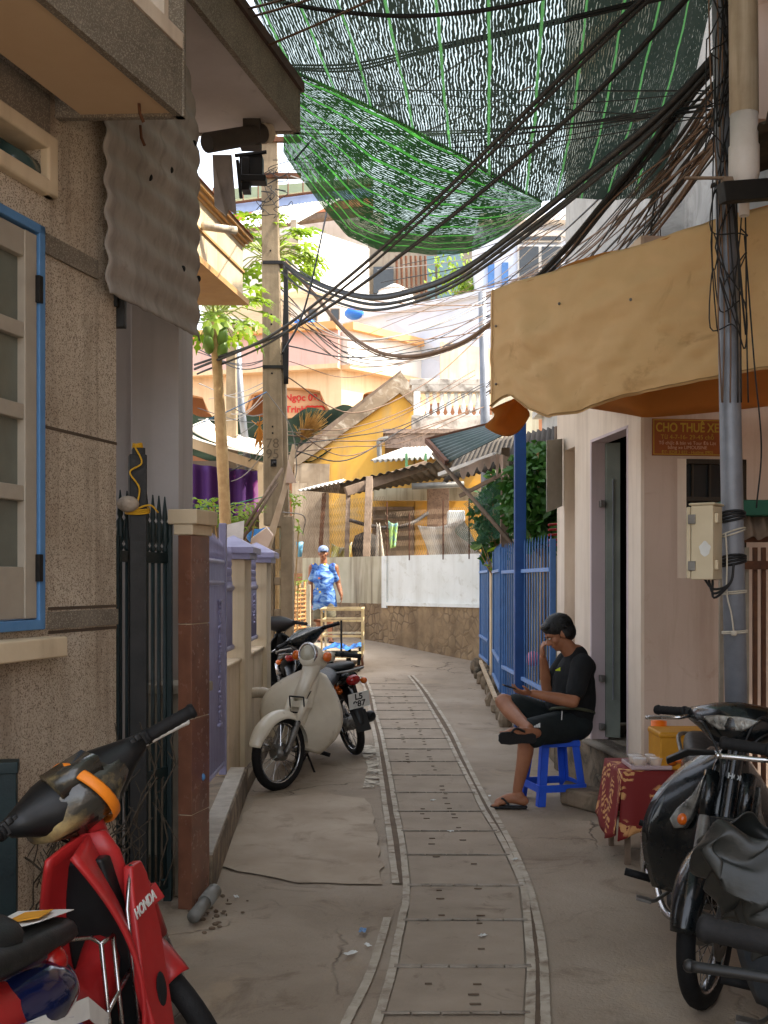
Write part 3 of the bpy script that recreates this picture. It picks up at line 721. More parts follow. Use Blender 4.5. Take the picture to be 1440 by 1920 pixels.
for k, (y0, y1) in enumerate(((7.8, 8.5), (9.0, 10.1))):
    t = thing('lilac_fence', ('narrow lilac fence panel between gate and nearer pillar', 'wider lilac fence panel between the two cream pillars')[k], 'fence', (-1.16, (y0 + y1) / 2, fence_z), group='lilac fence panels')
    a, b = V((-1.16, y0, 0)), V((-1.16, y1, 0)); nb = int((y1 - y0) / .07)
    m = MB()
    for i in range(nb): p = a.lerp(b, (i + .5) / nb); m.tube([zz(p, fence_z + .12), zz(p, 1.55)], .015, 7)
    m.build('tube_bars', PURPLE, t, smooth=True)
    for z in (fence_z + .11, 1.5):
        m = MB(); m.tube([zz(a, z) - V((0, .03, 0)), zz(b, z) + V((0, .03, 0))], .024, 8); m.build('rail', PURPLE, t, smooth=True)
    m = MB(); ornate(m, a, b, 1.53, .12, 2)
    for i in range(nb): p = a.lerp(b, (i + .5) / nb); m.lathe([(.004, 0), (.013, .03), (.006, .06), (.011, .09), (.002, .16)], zz(p, 1.65), n=6)
    m.build('crest', PURPLE, t, smooth=True)
    for yy in ((y0 + y1) / 2 - .3, (y0 + y1) / 2 + .3):
        if k == 0: continue
        m = MB()
        for i in range(9): m.ell(V((-1.14, yy + .015 * math.sin(i * 2), fence_z + .25 + i * .03)), (.012, .02, .014), n=6, m=4)
        m.build('scroll', PURPLE, t, smooth=True)
# pipe stub and rubble at the pillar foot
m = MB(); a = P(362, 1760, 5.0); a.z = .05; b = P(402, 1712, 5.25); b.z = .10
m.tube([a, a.lerp(b, .55)], .03, 12); m.tube([a.lerp(b, .55), b], .036, 12)
m.mat(1); m.tube([b - (b - a) * .25, b + (b - a) * .02], .034, 12)
tag(m.build('drain_pipe', [PVCGREY, PVC], smooth=True), 'short grey drain pipe poking out at the foot of the brown pillar', 'pipe')
m = MB()
for i in range(36):
    r = abs(random.gauss(0, .16)); t = random.uniform(0, 6.3); c = V((-.84 + r * math.cos(t) * .7, 5.2 + r * math.sin(t), .008))
    if c.x < -.93: continue
    m.ell(c, (random.uniform(.004, .018), random.uniform(.004, .014), random.uniform(.003, .01)), n=6, m=4)
tag(m.build('soil_crumbs', GAPDIRT), 'loose soil crumbs at the pillar foot', 'soil', kind='stuff')
# grey post and tangled dry vine at the stucco wall
m = MB(); q = P(12, 1600, 3.75); m.box(V((q.x, q.y, .45)), (.07, .07, .93), rz(.25)); m.box(V((q.x, q.y, .93)), (.08, .08, .04), rz(.25))
tag(m.build('short_post', TEALIRON, bevel=.004), 'short dark post by the stucco wall behind the red motorbike', 'post')
m = MB(); random.seed(3)
for i in range(34):
    px = random.uniform(35, 330); p = P(px, 1640, 4.0 + .002 * px); p.z = .3; pts = [p]
    hgt = random.uniform(.2, .5) * (1.5 if px > 230 else 1)
    for k in range(7): p = p + V((random.uniform(-.06, .06), random.uniform(-.02, .02), hgt / 7)); pts.append(p)
    m.tube(pts, random.uniform(.002, .004), 5)
    for k in (3, 4, 5): m.tube([pts[k], pts[k] + V((random.uniform(-.05, .05), 0, random.uniform(.02, .06)))], .002, 5)
tag(m.build('dry_vine', mat('dead_stems', lin((52, 46, 38)), lin((74, 62, 48)), 20, .9)), 'tangle of dry dead stems behind the red motorbike', 'plant')
# ------------------------------------------------------------------ RIGHT: pink house
ph = thing('pink_house', 'pink plastered corner house with a narrow open doorway facing the alley', 'house', (2.2, 8, 0))
c0 = V((1.68, 7.28, 0)); c1 = V((1.43, 9.25, 0))            # near corner, far end of the door wall
DD = (c1 - c0).normalized(); DN = V((-DD.y, DD.x, 0))           # DN: out of the wall, into the alley
MD = Matrix((DD, DN, V((0, 0, 1)))).transposed()
def dpx(px, out=0):
    o = c0 + DN * out; k = (px - 720) / F
    return (k * o.y - o.x) / (DD.x - k * DD.y)
def dl(s, z, out=0): return c0 + DD * s + DN * out + V((0, 0, z))
def dbox(m, s0, s1, z0, z1, o0, o1): m.box(dl((s0 + s1) / 2, (z0 + z1) / 2, (o0 + o1) / 2), (abs(s1 - s0), abs(o1 - o0), abs(z1 - z0)), MD)
def dz(py, px): return PZ(py, dl(dpx(px), 0).y)
LEN = (c1 - c0).length
sd0, sd1 = dpx(1178), dpx(1107)       # doorway
sw0, sw1 = dpx(1078), dpx(1058)       # recess with the shutter
zd0, zd1 = dz(1400, 1140), dz(812, 1140)
zw1 = dz(820, 1066); HT = 3.8
m = MB()
se = [.14, sd0, sd1, sw0, sw1, LEN]; ze = [.34, zd0, zd1, HT]
for i in range(5):
    for j in range(3):
        if i == 1 and j == 1: continue
        if i == 3 and j < 2: continue
        dbox(m, se[i], se[i + 1], ze[j], ze[j + 1], -.12, 0)
dbox(m, sw0 - .02, sw1 + .02, .38, zd1, -.26, -.125)
m.build('door_wall', PINKTRIM, ph)
m = MB(); dbox(m, .0, .14, .38, HT, -.3, .012); m.build('corner_quoin', PINKTRIM, ph, bevel=.006)
# front wall with sign and window
FD = V((.992, .118, 0)).normalized(); FN = V((.118, -.992, 0)).normalized(); MF = Matrix((FD, -FN, V((0, 0, 1)))).transposed()
def fl(s, z, out=0): return c0 + FD * s + FN * out + V((0, 0, z))
def fpx(px):
    k = (px - 720) / F; return (k * c0.y - c0.x) / (FD.x - k * FD.y)
def fz(py, px): return PZ(py, fl(fpx(px), 0).y)
def fbox(m, s0, s1, z0, z1, o0, o1): m.box(fl((s0 + s1) / 2, (z0 + z1) / 2, (o0 + o1) / 2), (abs(s1 - s0), abs(o1 - o0), abs(z1 - z0)), MF)
sf0, sf1 = fpx(1270), fpx(1400); zf0, zf1 = fz(1084, 1275), fz(860, 1275)
m = MB(); se = [.012, sf0, sf1, 4.2]; ze = [0, zf0, zf1, HT]
for i in range(3):
    for j in range(3):
        if i == 1 and j == 1: continue
        fbox(m, se[i], se[i + 1], ze[j], ze[j + 1], -.22, .0)
m.build('front_wall', PINKWALL, ph)
m = MB(); fbox(m, .0, 4.2, .0, .2, .001, .03); dbox(m, .001, LEN, 0, .345, -.28, .03); m.build('wall_base', WALLBASE, ph, bevel=.02)
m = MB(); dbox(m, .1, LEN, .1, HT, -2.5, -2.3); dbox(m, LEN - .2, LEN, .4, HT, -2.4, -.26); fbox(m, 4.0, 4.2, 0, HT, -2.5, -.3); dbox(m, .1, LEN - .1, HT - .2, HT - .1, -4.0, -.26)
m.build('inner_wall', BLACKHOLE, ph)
wf = MB(); t = .03
fbox(wf, sf0, sf0 + t, zf0, zf1, -.08, -.004); fbox(wf, sf0, sf1, zf1 - t, zf1, -.08, -.004); fbox(wf, sf0, sf1, zf0, zf0 + t, -.08, -.004); fbox(wf, sf1 - t, sf1, zf0, zf1, -.08, -.004)
for py in (935, 1005): zq = fz(py, 1275); fbox(wf, sf0, sf1, zq - .014, zq + .014, -.07, -.01)
for q in (.25, .5, .75): s_ = sf0 + (sf1 - sf0) * q; fbox(wf, s_ - .006, s_ + .006, zf0, zf1, -.05, -.03)
wfo = wf.build('window', mat('dark_brown_frame', lin((58, 48, 36)), None, 8, .6), ph)
m = MB(); fbox(m, sf0, sf1, zf0, zf1, -.075, -.06); m.build('pane', DARKGLASS, wfo)
m = MB(); fbox(m, sf0 - .0, sf1, zf0 - .04, zf0, -.05, .03); 
# door: ajar grey leaf deep in the opening, lilac reveal, stone threshold
m = MB(); dbox(m, sd1 - .03, sd1 + .0, zd0, zd1, -.13, .002); dbox(m, sd0, sd1 - .03, zd1 - .02, zd1, -.13, .002); dbox(m, sd0, sd0 + .03, zd0, zd1, -.13, .002); m.build('door_reveal', LILACWALL, ph)
hz = dl(sd1 - .04, 0, -.1); ang = DD * -.55 + DN * -1.0; ang.normalize()
m = MB(); a = hz; b = hz + ang * .10
m.prism([zz(a, zd0 + .02), zz(b, zd0 + .02), zz(b, zd1 - .03), zz(a, zd1 - .03)], DD * -.035)
dr = m.build('door', mat('grey_green_door', lin((112, 118, 108)), lin((92, 98, 90)), 4, .6, dirt=lin((70, 70, 60)), dirt_lo=.6), ph)
m = MB(); q = a.lerp(b, .45) - DD * .04; m.bar(zz(q, zd0 + .3), zz(q, zd1 - .3), .006, .02)
m.build('door_rail', GALV, dr)
for py in (938, 1390 - 15, 1280):
    m = MB(); zq = dz(py, 1140); m.box(zz(hz, zq) - DD * .02 + DN * .03, (.05, .035, .05), MD); m.build('hinge', STEEL, dr, bevel=.003)
m = MB(); dbox(m, sd0 - .02, sd1 + .02, zd0 - .03, zd0, -1.2, .06); m.build('threshold', CONC, ph, bevel=.01)
# small shutter hinged out of the far recess
m = MB(); a = dl(sw1 + .03, 0, .01); b = a + DD * -.10 + DN * .16
m.prism([zz(a, dz(950, 1052)), zz(b, dz(965, 1045)), zz(b, dz(832, 1050)), zz(a, dz(822, 1058))], DD * -.02)
m.build('shutter', mat('grey_shutter', lin((150, 146, 136)), lin((120, 116, 108)), 5, .6), ph, bevel=.004)
# rent sign
SIGNRED = mat('sign_orange_brown', lin((150, 80, 30)), lin((136, 70, 26)), 6, .5, bump=.02); SIGNYEL = mat('sign_yellow_print', lin((184, 150, 48)), None, 8, .5, bump=0)
s0, s1, z0, z1 = fpx(1222), fpx(1352), fz(855, 1285), fz(786, 1285)
sg = thing('rental_sign', 'orange brown vehicle rental sign with yellow lettering on the pink wall', 'sign', tuple(fl(s0, z0)))
m = MB(); fbox(m, s0, s1, z0, z1, .002, .014); m.build('board', SIGNRED, sg, bevel=.002)
for k, (zA, zB, sA, sB) in enumerate(((z0 + .006, z0 + .011, s0 + .006, s1 - .006), (z1 - .011, z1 - .006, s0 + .006, s1 - .006), (z0 + .011, z1 - .011, s0 + .006, s0 + .011), (z0 + .011, z1 - .011, s1 - .011, s1 - .006))):
    m = MB(); fbox(m, sA, sB, zA, zB, .0145, .0155); m.build('border', SIGNYEL, sg)
MT = Matrix((FD, V((0, 0, 1)), FN)).transposed().to_4x4()
def sgt(txt, fz_, size, mt, sx=1.0, bold=0.0):
    M_ = MT.copy(); M_.translation = fl((s0 + s1) / 2, z0 + (z1 - z0) * fz_, .016); return text_mb(txt, size, M_, mt, sg, depth=.0006, bold=bold, sx=sx)
hh_ = z1 - z0
sgt('CHO THUÊ XE', .75, hh_ * .34, SIGNYEL, .80, .0018); sgt('Từ 4-7-16- 29-45 chỗ', .5, hh_ * .17, SIGNYEL, 1.0)
SGW = mat('sign_pale_print', lin((214, 170, 140)), None, 8, .5, bump=0)
sgt('Tổ chức & bán vé Tour Đà Lạt', .34, hh_ * .13, SGW, .98); sgt('bằng xe LIMOUSINE', .22, hh_ * .13, SGW, 1.0); sgt('ĐT: 0258 3 832 - Hotline: 0905', .09, hh_ * .12, SIGNYEL, .95)

# stone step
m = MB(); q0, q1 = G(1050, 1508), G(1150, 1535)
m.prism([q0, q1 + V((.0, -.02, 0)), q1 + V((.16, .25, 0)), q0 + V((.08, .3, 0))], (0, 0, .12))
m.prism([q0 + V((.3, .05, .121)), q1 + V((.1, .05, .121)), q1 + V((.2, .25, .121)), q0 + V((.3, .3, .121))], (0, 0, .05))
tag(m.build('stone_step', WALLBASE, bevel=.02), 'rough grey stone step below the pink house doorway', 'step')
m = MB(); m.sheet(lambda u, v: G(1142, 1532) + V(((u - .5) * .09, (v - .5) * .07, .012 + .03 * noise.noise(V((u * 5, v * 5, 1))) + .02)), 8, 8)
tag(m.build('crumpled_paper', WHITEPAINT, smooth=False, solid=.002), 'crumpled white paper scrap beside the stone step', 'paper')

# ------------------------------------------------------------------ lamp pole with the meter box
pb = P(1388, 1500, 5.4); pb.z = 0; pt = P(1340, 0, 5.4); pt.z = 7.2
pole = thing('grey_pole', 'tall grey steel pole wrapped in cables in front of the pink wall', 'pole', (pb.x, pb.y, 0))
pm = lambda z: V((pb.x + (PX(1361, 5.4) - pb.x) * z / 3.4, 5.4, z))
m = MB(); m.tube([pm(z) for z in (0, 2.2, 3.2, 5, 7.2)], [.054, .052, .049, .047, .045], 16); m.build('shaft', GALV, pole, smooth=True)
def wrap(z, tilt, r, n, mt, nm):
    m = MB()
    for k in range(n):
        c = pm(z + k * r * 1.7); m.tube([c + V((.058 * math.cos(a), .058 * math.sin(a), tilt * math.cos(a + k * .5))) for a in [i * math.pi / 9 for i in range(18)]], r, 6, closed=True)
    return m.build(nm, mt, pole, smooth=True)
BAND = mat('black_strap', lin((22, 22, 24)), None, 9, .6)
TWINE = mat('white_twine', lin((196, 186, 168)), None, 20, .9)
for py in (975, 1057): wrap(PZ(py, 5.4), .012, .006, 4, BAND, 'strap')
for py, tl in ((1000, .02), (1112, .006), (1186, .004)): wrap(PZ(py, 5.4), tl, .004, 2, TWINE, 'twine')
m = MB(); m.tube(cat_pts([pm(PZ(y, 5.4)) + V((dx, -.082, 0)) for y, dx in ((1000, -.06), (1050, -.055), (1110, -.06), (1150, -.04), (1186, -.03))], 6), .004, 6); m.ell(pm(PZ(1186, 5.4)) + V((-.03, -.085, 0)), (.016, .012, .014)); m.build('twine', TWINE, pole, smooth=True)
random.seed(11)
for k in range(16):       # loops and tangles up the pole
    m = MB(); z = random.uniform(2.7, 5.2); pts = []
    for i in range(9):
        pts.append(pm(z + i * random.uniform(-.06, .12)) + V((random.uniform(-.12, .07), random.uniform(-.11, -.06), 0)))
    m.tube(cat_pts(pts, 5), .0035, 5); m.build('cable_tail', CABLE, pole, smooth=True)
for k in range(6):
    m = MB(); dx = -.07 + .025 * k; m.tube(cat_pts([pm(z) + V((dx + random.uniform(-.015, .015), -.075, 0)) for z in (5.6, 4.6, 3.9, 3.3, 2.8, 2.4)], 5), .004, 5); m.build('riser_cable', CABLEBR if k < 3 else CABLE, pole, smooth=True)
m = MB(); m.tube(cat_pts([pm(3.2) + V((.07, -.05, 0)), pm(2.6) + V((.1, -.06, 0)), pm(2.2) + V((.13, -.05, 0)), pm(1.9) + V((.1, -.05, 0))], 6), .004, 5); m.build('riser_cable', CABLE, pole, smooth=True)
bx = thing('meter_box', 'beige electricity meter box strapped to the grey pole', 'meter box', tuple(pm(1.55)))
R_ = rz(math.radians(-32)); bc = P(1325, 1018, 5.33); MB_ = Matrix.Translation(bc) @ R_
BOXM = mat('beige_box', lin((206, 192, 162)), lin((190, 174, 144)), 4, .55, bump=.04, streak=lin((120, 100, 76)), streak_amt=.25)
W_, D_, H_ = .105, .16, .35
m = MB().xf(MB_); m.box((0, .0, 0), (W_, D_, H_)); m.box((0, 0, H_ / 2 + .006), (W_ + .02, D_ + .01, .012)); m.build('case', BOXM, bx, bevel=.006)
m = MB().xf(MB_); m.box((-W_ / 2 - .012, 0, 0), (.02, D_, H_ - .012)); m.build('lid', BOXM, bx, bevel=.005)
for z in (.11, -.11):
    m = MB().xf(MB_); m.box((-W_ / 2 + .006, -D_ / 2 - .004, z), (.035, .012, .045)); m.build('clasp', STEEL, bx, bevel=.003)
    m = MB().xf(MB_); m.box((W_ / 2 + .008, -.03, z + .005), (.016, .05, .045)); m.build('bracket', BOXM, bx, bevel=.003)
m = MB().xf(MB_)
m.prism([(.015 + .026 * math.cos(a) * (1 + .12 * math.sin(5 * a)), -D_ / 2 - .0015, -.03 + .034 * math.sin(a) * (1 + .1 * math.cos(4 * a))) for a in [k * math.pi / 12 for k in range(24)]], (0, -.001, 0)); m.build('sticker', WHITEPAINT, bx)
m = MB()
for k in range(3): m.tube(cat_pts([bc + V((-.02 + .02 * k, -.03, -.17)), bc + V((.02, -.05, -.22 - .02 * k)), bc + V((.1, -.04, -.19)), bc + V((.12, -.03, -.1))], 6), .006, 6)
m.build('cable_loop', CABLE, bx, smooth=True)

# ------------------------------------------------------------------ eave, down pipe, brackets, upper storey (top right)
up = thing('eave_house', 'dark tin eave and upper storey over the right side of the alley', 'house', (2.4, 4.5, 0))
m = MB()
def cor(m, a, b, c, d, n, amp=.012):
    "corrugated sheet a-b (near edge) to d-c, ridges running a->d"
    a, b, c, d = map(V, (a, b, c, d)); nn_ = (b - a).cross(d - a).normalized()
    m.sheet(lambda u, v: a.lerp(b, u).lerp(d.lerp(c, u), v) + nn_ * amp * math.sin(u * n * 2 * math.pi), n * 8, 2)
cor(m, (1.72, -1.5, 3.75), (1.72, 5.9, 3.62), (3.6, 5.9, 4.25), (3.6, -1.5, 4.3), 60, .014); m.build('tin_eave', DARKROOF, up, smooth=True, solid=.004)
m = MB(); m.bar(P(1352, 362, 5.05), V((3.4, 5.6, 3.62)), .06, .09); m.build('eave_beam', BLACKWOOD, up, bevel=.004)
m = MB(); m.box2((3.0, -3, 0), (3.2, 7.2, 9.5)); m.box2((2.15, -3, 5.2), (2.3, 7.2, 9.5)); m.box2((2.3, 6.9, 4.4), (5.5, 7.1, 9.5)); m.build('upper_wall', PINKWALL, up)  # unseen upper walls, extended to stop sun leaking into the alley
dp = MB(); pa = P(1391, -400, 5.2); pz = P(1395, 215, 5.2)
dp.tube([V((pa.x, 5.2, pa.z)), V((pz.x, 5.2, pz.z))], .066, 18)
pz2 = V((pz.x, 5.2, PZ(245, 5.2))); pz3 = V((pz.x, 5.2, PZ(300, 5.2)))
dp.mat(1); dp.lathe([(.06, 0), (.064, 0), (.064, .14), (.070, .15), (.070, .28), (.058, .32), (.025, .40), (.024, .47), (.018, .47), (.018, .4)], (pz.x, 5.2, pz.z), (0, 0, -1), 20)
tag(dp.build('down_pipe', [PVC, mat('white_pvc_fitting', lin((206, 200, 196)), lin((186, 178, 170)), 5, .5)], smooth=True), 'thick stained down pipe with a white reducer hanging beside the grey pole', 'pipe')
m = MB(); q = P(1372, 352, 5.2); m.box(q, (.09, .05, .09)); m.box(q + V((-.12, 0, .045)), (.2, .02, .012))
tag(m.build('cable_bracket', WOODGREY, bevel=.003), 'small bracket clamped to the grey pole under the down pipe', 'bracket')

# ------------------------------------------------------------------ tan tarpaulin awning
TARP = mat('tan_tarpaulin', lin((228, 194, 142)), lin((214, 178, 124)), 1.4, .75, bump=.45, bscale=7, transl=.3, dirt=lin((172, 130, 80)), dirt_lo=.56)
BACKLITTARP = mat('backlit_tan_tarp', lin((204, 140, 66)), lin((186, 124, 54)), 2, .75, transl=.5, bump=.1)  # orange of sun through the tan cloth, put into the colour
aw = thing('tarp_awning', 'tan tarpaulin awning stretched over the right side of the alley', 'awning', (1.3, 6.6, 2.7))
T0, T1 = P(921, 545, 7.36), P(1440, 385, 5.72); T1 = T1 + (T1 - T0) * .5
bots = [(0, 765), (.04, 752), (.10, 742), (.18, 768), (.28, 786), (.38, 778), (.5, 756), (.62, 740), (.75, 725), (1, 692)]
def bot(u):
    for (a, pa_), (b, pb_) in zip(bots, bots[1:]):
        if u <= b: return pa_ + (pb_ - pa_) * (u - a) / (b - a)
    return 692
def val(u, v):
    "front drop of the awning: u along, v 0 top .. 1 bottom"
    top_ = T0.lerp(T1, u * (2 / 3)) if u <= 1 else T0.lerp(T1, 2 / 3 + (u - 1))
    uu = min(u, 1); k = top_.y
    zb_ = PZ(bot(uu), k); p = V((top_.x, top_.y, top_.z + (zb_ - top_.z) * v))
    n_ = V((-.78, -.62, 0)); s_ = math.sin(u * 9 + v * 3.0)
    cr = .022 * abs(noise.noise(V((u * 5 + v * 3, v * 2 - u * 2, 11)))) ** .5 * 1.2 + .016 * noise.noise(V((u * 24, v * 16, 8))) * (.5 + v) + .035 * math.exp(-((v - (.55 - .42 * u)) / .07) ** 2) * (1 - u * .6) + .03 * noise.noise(V((u * 4.5, v * 2.5, 3))) + .014 * noise.noise(V((u * 13, v * 9, 5))) + .05 * math.sin(v * 2.4) * math.sin(math.pi * uu)
    cr += .05 * math.exp(-((u - .08 - .25 * v) / .05) ** 2) * v
    return p + n_ * cr * min(1, .25 + u * 5)
m = MB(); m.sheet(lambda u, v: val(u * 1.35, v), 70, 40); m.build('front_drop', TARP, aw, smooth=True, solid=.003)
rear = [P(985, 742, 8.2), fl(.0, fz(788, 1200), .06), fl(1.3, fz(748, 1440), .06), fl(2.2, 2.85, .06)]
def roof(u, v):
    a = val(u * 1.35, 0); k = u * 3; i = min(int(k), 2); b = rear[i].lerp(rear[i + 1], k - i)
    p = a.lerp(b, v); p.z += -.10 * math.sin(math.pi * v) + .03 * noise.noise(V((u * 5, v * 5, 9))); return p
m = MB(); m.sheet(roof, 40, 14); m.build('roof_sheet', BACKLITTARP, aw, smooth=True, solid=.003)
m = MB(); q = P(960, 760, 7.5)
m.sheet(lambda u, v: P(918 + 68 * u, (768 - 38 * u) + (18 + 52 * math.sin(u * 2.2 + .3)) * v, 7.45 + .25 * u) + V((.03 * math.sin(v * 5 + u * 3), -.05 * math.sin(u * 6), 0)), 16, 12)
m.build('corner_flap', BACKLITTARP, aw, smooth=True, solid=.003)
SEAM = mat('tarp_hem', lin((186, 150, 100)), None, 5, .8)
m = MB(); m.tube([val(i / 60 * 1.35, .985) + V((-.006, -.006, 0)) for i in range(61)], [(.0025, .010)] * 61, 6); m.tube([val(.012, j / 20) + V((-.006, -.006, 0)) for j in range(21)], .003, 6); m.build('hem', SEAM, aw, smooth=True)
m = MB()
for px, py in ((940, 612), (1088, 566), (1232, 560), (940, 721)):
    u = ((px - 921) / 519.0); k = min(max(u, 0), 1); pt_ = val(k, (py - (545 - 160 * k)) / (bot(k) - (545 - 160 * k))); m.ell(pt_ + V((-.012, -.012, 0)), (.009, .009, .009))
m.build('eyelet', STEEL, aw, smooth=True)

# ------------------------------------------------------------------ blue post, blue fence with stone row
bp = MB(); q = V((PX(975, 11.0), 11.0, 0)); bp.box2((q.x - .055, 10.95, 0), (q.x + .055, 11.05, 3.1))
tag(bp.build('blue_post', mat('deep_blue_paint', lin((30, 76, 138)), lin((24, 62, 116)), 5, .5, bump=.06), bevel=.004), 'tall blue post rising behind the blue fence under the awning corner', 'post')
def fencepanel(name, label, xa, ya, xb, yb, ztop, zbot, nb, stile=True, group=None):
    t = thing(name, label, 'fence', ((xa + xb) / 2, (ya + yb) / 2, zbot), group=group)
    a, b = V((xa, ya, 0)), V((xb, yb, 0))
    for i in range(nb):
        p = a.lerp(b, (i + .5) / nb); m = MB(); m.box(zz(p, (ztop + zbot) / 2 - .02), (.011, .011, ztop - zbot - .06), rz(.5)); m.lathe([(.009, 0), (.007, .03), (.001, .08)], zz(p, ztop - .05), n=6); m.build('bar', BLUEFENCE, t)
    for z in (ztop - .28, zbot + .32, zbot + .02):
        m = MB(); m.bar(zz(a, z) + V((-.02, 0, 0)), zz(b, z) + V((-.02, 0, 0)), .03, .035); m.build('rail', BLUELITE, t, bevel=.003)
    if stile:
        for p in (a, b): m = MB(); m.bar(zz(p, zbot - .02), zz(p, ztop - .02), .05, .05); m.build('stile', BLUEFENCE, t, bevel=.003)
    return t
fencepanel('blue_fence', 'wide blue spiked fence panel beside the pink house', 1.43, 9.5, 1.37, 11.0, 1.93, .28, 10, group='blue fence panels')
fencepanel('blue_fence', 'short blue fence panel just beyond the blue post', 1.35, 11.2, 1.31, 12.2, 1.93, .30, 8, group='blue fence panels')
fencepanel('blue_fence', 'half open blue gate leaf between two fence panels', 1.30, 12.4, 1.42, 14.4, 1.95, .34, 11, group='blue fence panels')
fencepanel('blue_fence', 'farthest blue fence panel meeting the whitewashed wall', 1.47, 15.6, 1.49, 17.2, 1.97, .40, 12, group='blue fence panels')
m = MB(); m.box2((1.44, 15.1, .2), (1.56, 15.3, 1.75)); tag(m.build('gate_post', CREAM, bevel=.006), 'cream gate post between the blue fence leaves', 'post')
random.seed(5)
for i in range(11):
    y = 11.6 + i * .52; x = 1.25 + .012 * i + random.uniform(-.03, .03); m = MB(); r = random.uniform(.07, .11)
    m.ell((x, y, gz(x, y) + r * .8), (r * .8, r * .9, r * 1.3), n=9, m=6)
    for k, v in enumerate(m.v): v += V((noise.noise(v * 9) * .03, noise.noise(v * 9 + V((5, 0, 0))) * .03, noise.noise(v * 9 + V((0, 7, 0))) * .03))
    tag(m.build('edge_stone', WALLBASE, smooth=False), 'rough brown stone in the row along the foot of the blue fence', 'stone', 'stones along the blue fence')
m = MB(); m.bar((1.22, 12.2, .27), (1.36, 15.8, .42), .04, .04); tag(m.build('wooden_batten', WOODPALE), 'pale wooden batten lying along the row of stones', 'batten')
m = MB(); m.box2((1.44, 9.3, 0), (1.52, 17.4, .3)); tag(m.build('fence_footing', WALLBASE, bevel=.02), 'low stone footing under the blue fence', 'footing')
m = MB(); m.box2((1.64, 17.3, 0), (3.4, 17.45, 2.6)); tag(m.build('yard_wall', STAINEDWALL), 'grimy backdrop wall of the fenced yard behind the trees', 'wall')  # backdrop added to block the bright ground between the fence bars
m = MB(); m.box2((2.85, 14.3, 0), (6, 20.2, 4.5)); m.box2((2.7, 14.25, 4.5), (6.2, 20.4, 4.62)); tag(m.build('sun_blocker', GREYWALL), 'flat topped grey box added behind the fenced yard to shade the bend', 'house')  # unseen box added to keep sun off the ground at the bend
# things in the fenced yard
for (x, y, z, r, nm, lb, mt) in ((1.62, 10.4, .62, .13, 'pink_bundle', 'pink cloth bundle behind the blue fence bars', mat('pink_cloth', lin((206, 120, 124)), lin((180, 96, 104)), 8, .9, bump=.4, bscale=20)), (1.6, 12.0, .72, .09, 'pink_ball', 'small pink ball behind the blue fence', mat('pink_plastic', lin((222, 132, 146)), None, 8, .5)), (1.62, 11.1, .5, .12, 'yard_stone', 'pale boulder lying inside the blue fence', CONC)):
    m = MB(); m.ell((x, y, z), (r, r, r * .9))
    if nm != 'pink_ball':
        for v in m.v: v += V((noise.noise(v * 8) * .05, 0, noise.noise(v * 8 + V((3, 3, 3))) * .05))
    tag(m.build(nm, mt, smooth=True), lb, nm.split('_')[1])
m = MB(); m.box2((1.7, 9.6, .0), (3.2, 9.9, .5)); m.box2((1.56, 9.4, 0), (3.2, 17, .36)); tag(m.build('yard_bank', WALLBASE, bevel=.03), 'earth bank filling the yard behind the blue fence', 'bank')
# red crate/grille in the yard
m = MB()
for k in range(5): m.tube([(1.6, 10.9, 1.9 + k * .05), (1.95, 11.0, 1.93 + k * .05)], .012, 6)
tag(m.build('red_rack', REDPAINT), 'red slatted rack standing among the leaves behind the fence', 'rack')

# ------------------------------------------------------------------ gate at the right edge
eg = thing('folding_gate', 'brown folding gate under a green awning at the right edge', 'gate', (2.3, 6.6, 0))
random.seed(9)
for k in range(10):
    x = 1.98 + k * .05; m = MB(); m.box2((x, 6.6, .05), (x + .022, 6.63, 1.75)); m.build('bar', RUST if k % 3 else CONC, eg)
for z in (1.78, 1.62, .1): m = MB(); m.box2((1.95, 6.56, z), (2.6, 6.6, z + .05)); m.build('rail', RUST, eg)
m = MB(); m.box2((1.98, 6.45, 1.93), (2.7, 6.8, 2.02)); m.build('green_lintel', mat('green_paint', lin((30, 92, 70)), None, 5, .6), eg, bevel=.006)
m = MB(); cor(m, (1.95, 6.5, 1.8), (2.7, 6.5, 1.8), (2.7, 6.6, 1.95), (1.95, 6.6, 1.95), 9, .02); m.build('scalloped_valance', WOODGREY, eg, smooth=True)
# ------------------------------------------------------------------ BACKGROUND
# whitewashed wall where the alley turns
ww = thing('whitewashed_wall', 'stained whitewashed wall on a rubble stone base where the alley bends', 'wall', (.2, 19, .4))
wpts = [V((1.62, 17.2, 0)), V((.02, 19.0, 0)), V((-.78, 19.9, 0)), V((-1.5, 20.6, 0))]
STONEBASE = NT('rubble_stone'); 
v_ = STONEBASE.n('ShaderNodeTexVoronoi', feature='DISTANCE_TO_EDGE'); v_.inputs['Scale'].default_value = 8.5; STONEBASE.l(STONEBASE.map((1, 1, .8)), v_.inputs['Vector'])
e_ = STONEBASE.math('MAXIMUM', STONEBASE.ramp(v_.outputs['Distance'], [(.01, BW[0]), (.12, BW[1])]), STONEBASE.ramp(STONEBASE.noise(1.6, 5), [(.42, BW[0]), (.58, BW[1])]))
cc = STONEBASE.mix(e_, lin((118, 98, 76)), STONEBASE.ramp(STONEBASE.noise(2.2, 7), [(.35, lin((164, 140, 108))), (.65, lin((124, 102, 76)))]))
cc = STONEBASE.mix(STONEBASE.math('MULTIPLY', STONEBASE.ramp(STONEBASE.noise(3, 6, STONEBASE.map((1.5, 1.5, .2))), [(.45, BW[0]), (.7, BW[1])]), .6), cc, lin((82, 66, 50)))
STONEBASE.l(cc, STONEBASE.b.inputs['Base Color']); STONEBASE.b.inputs['Roughness'].default_value = .95; STONEBASE.bump(e_, .6, .02); STONEBASE = STONEBASE.m
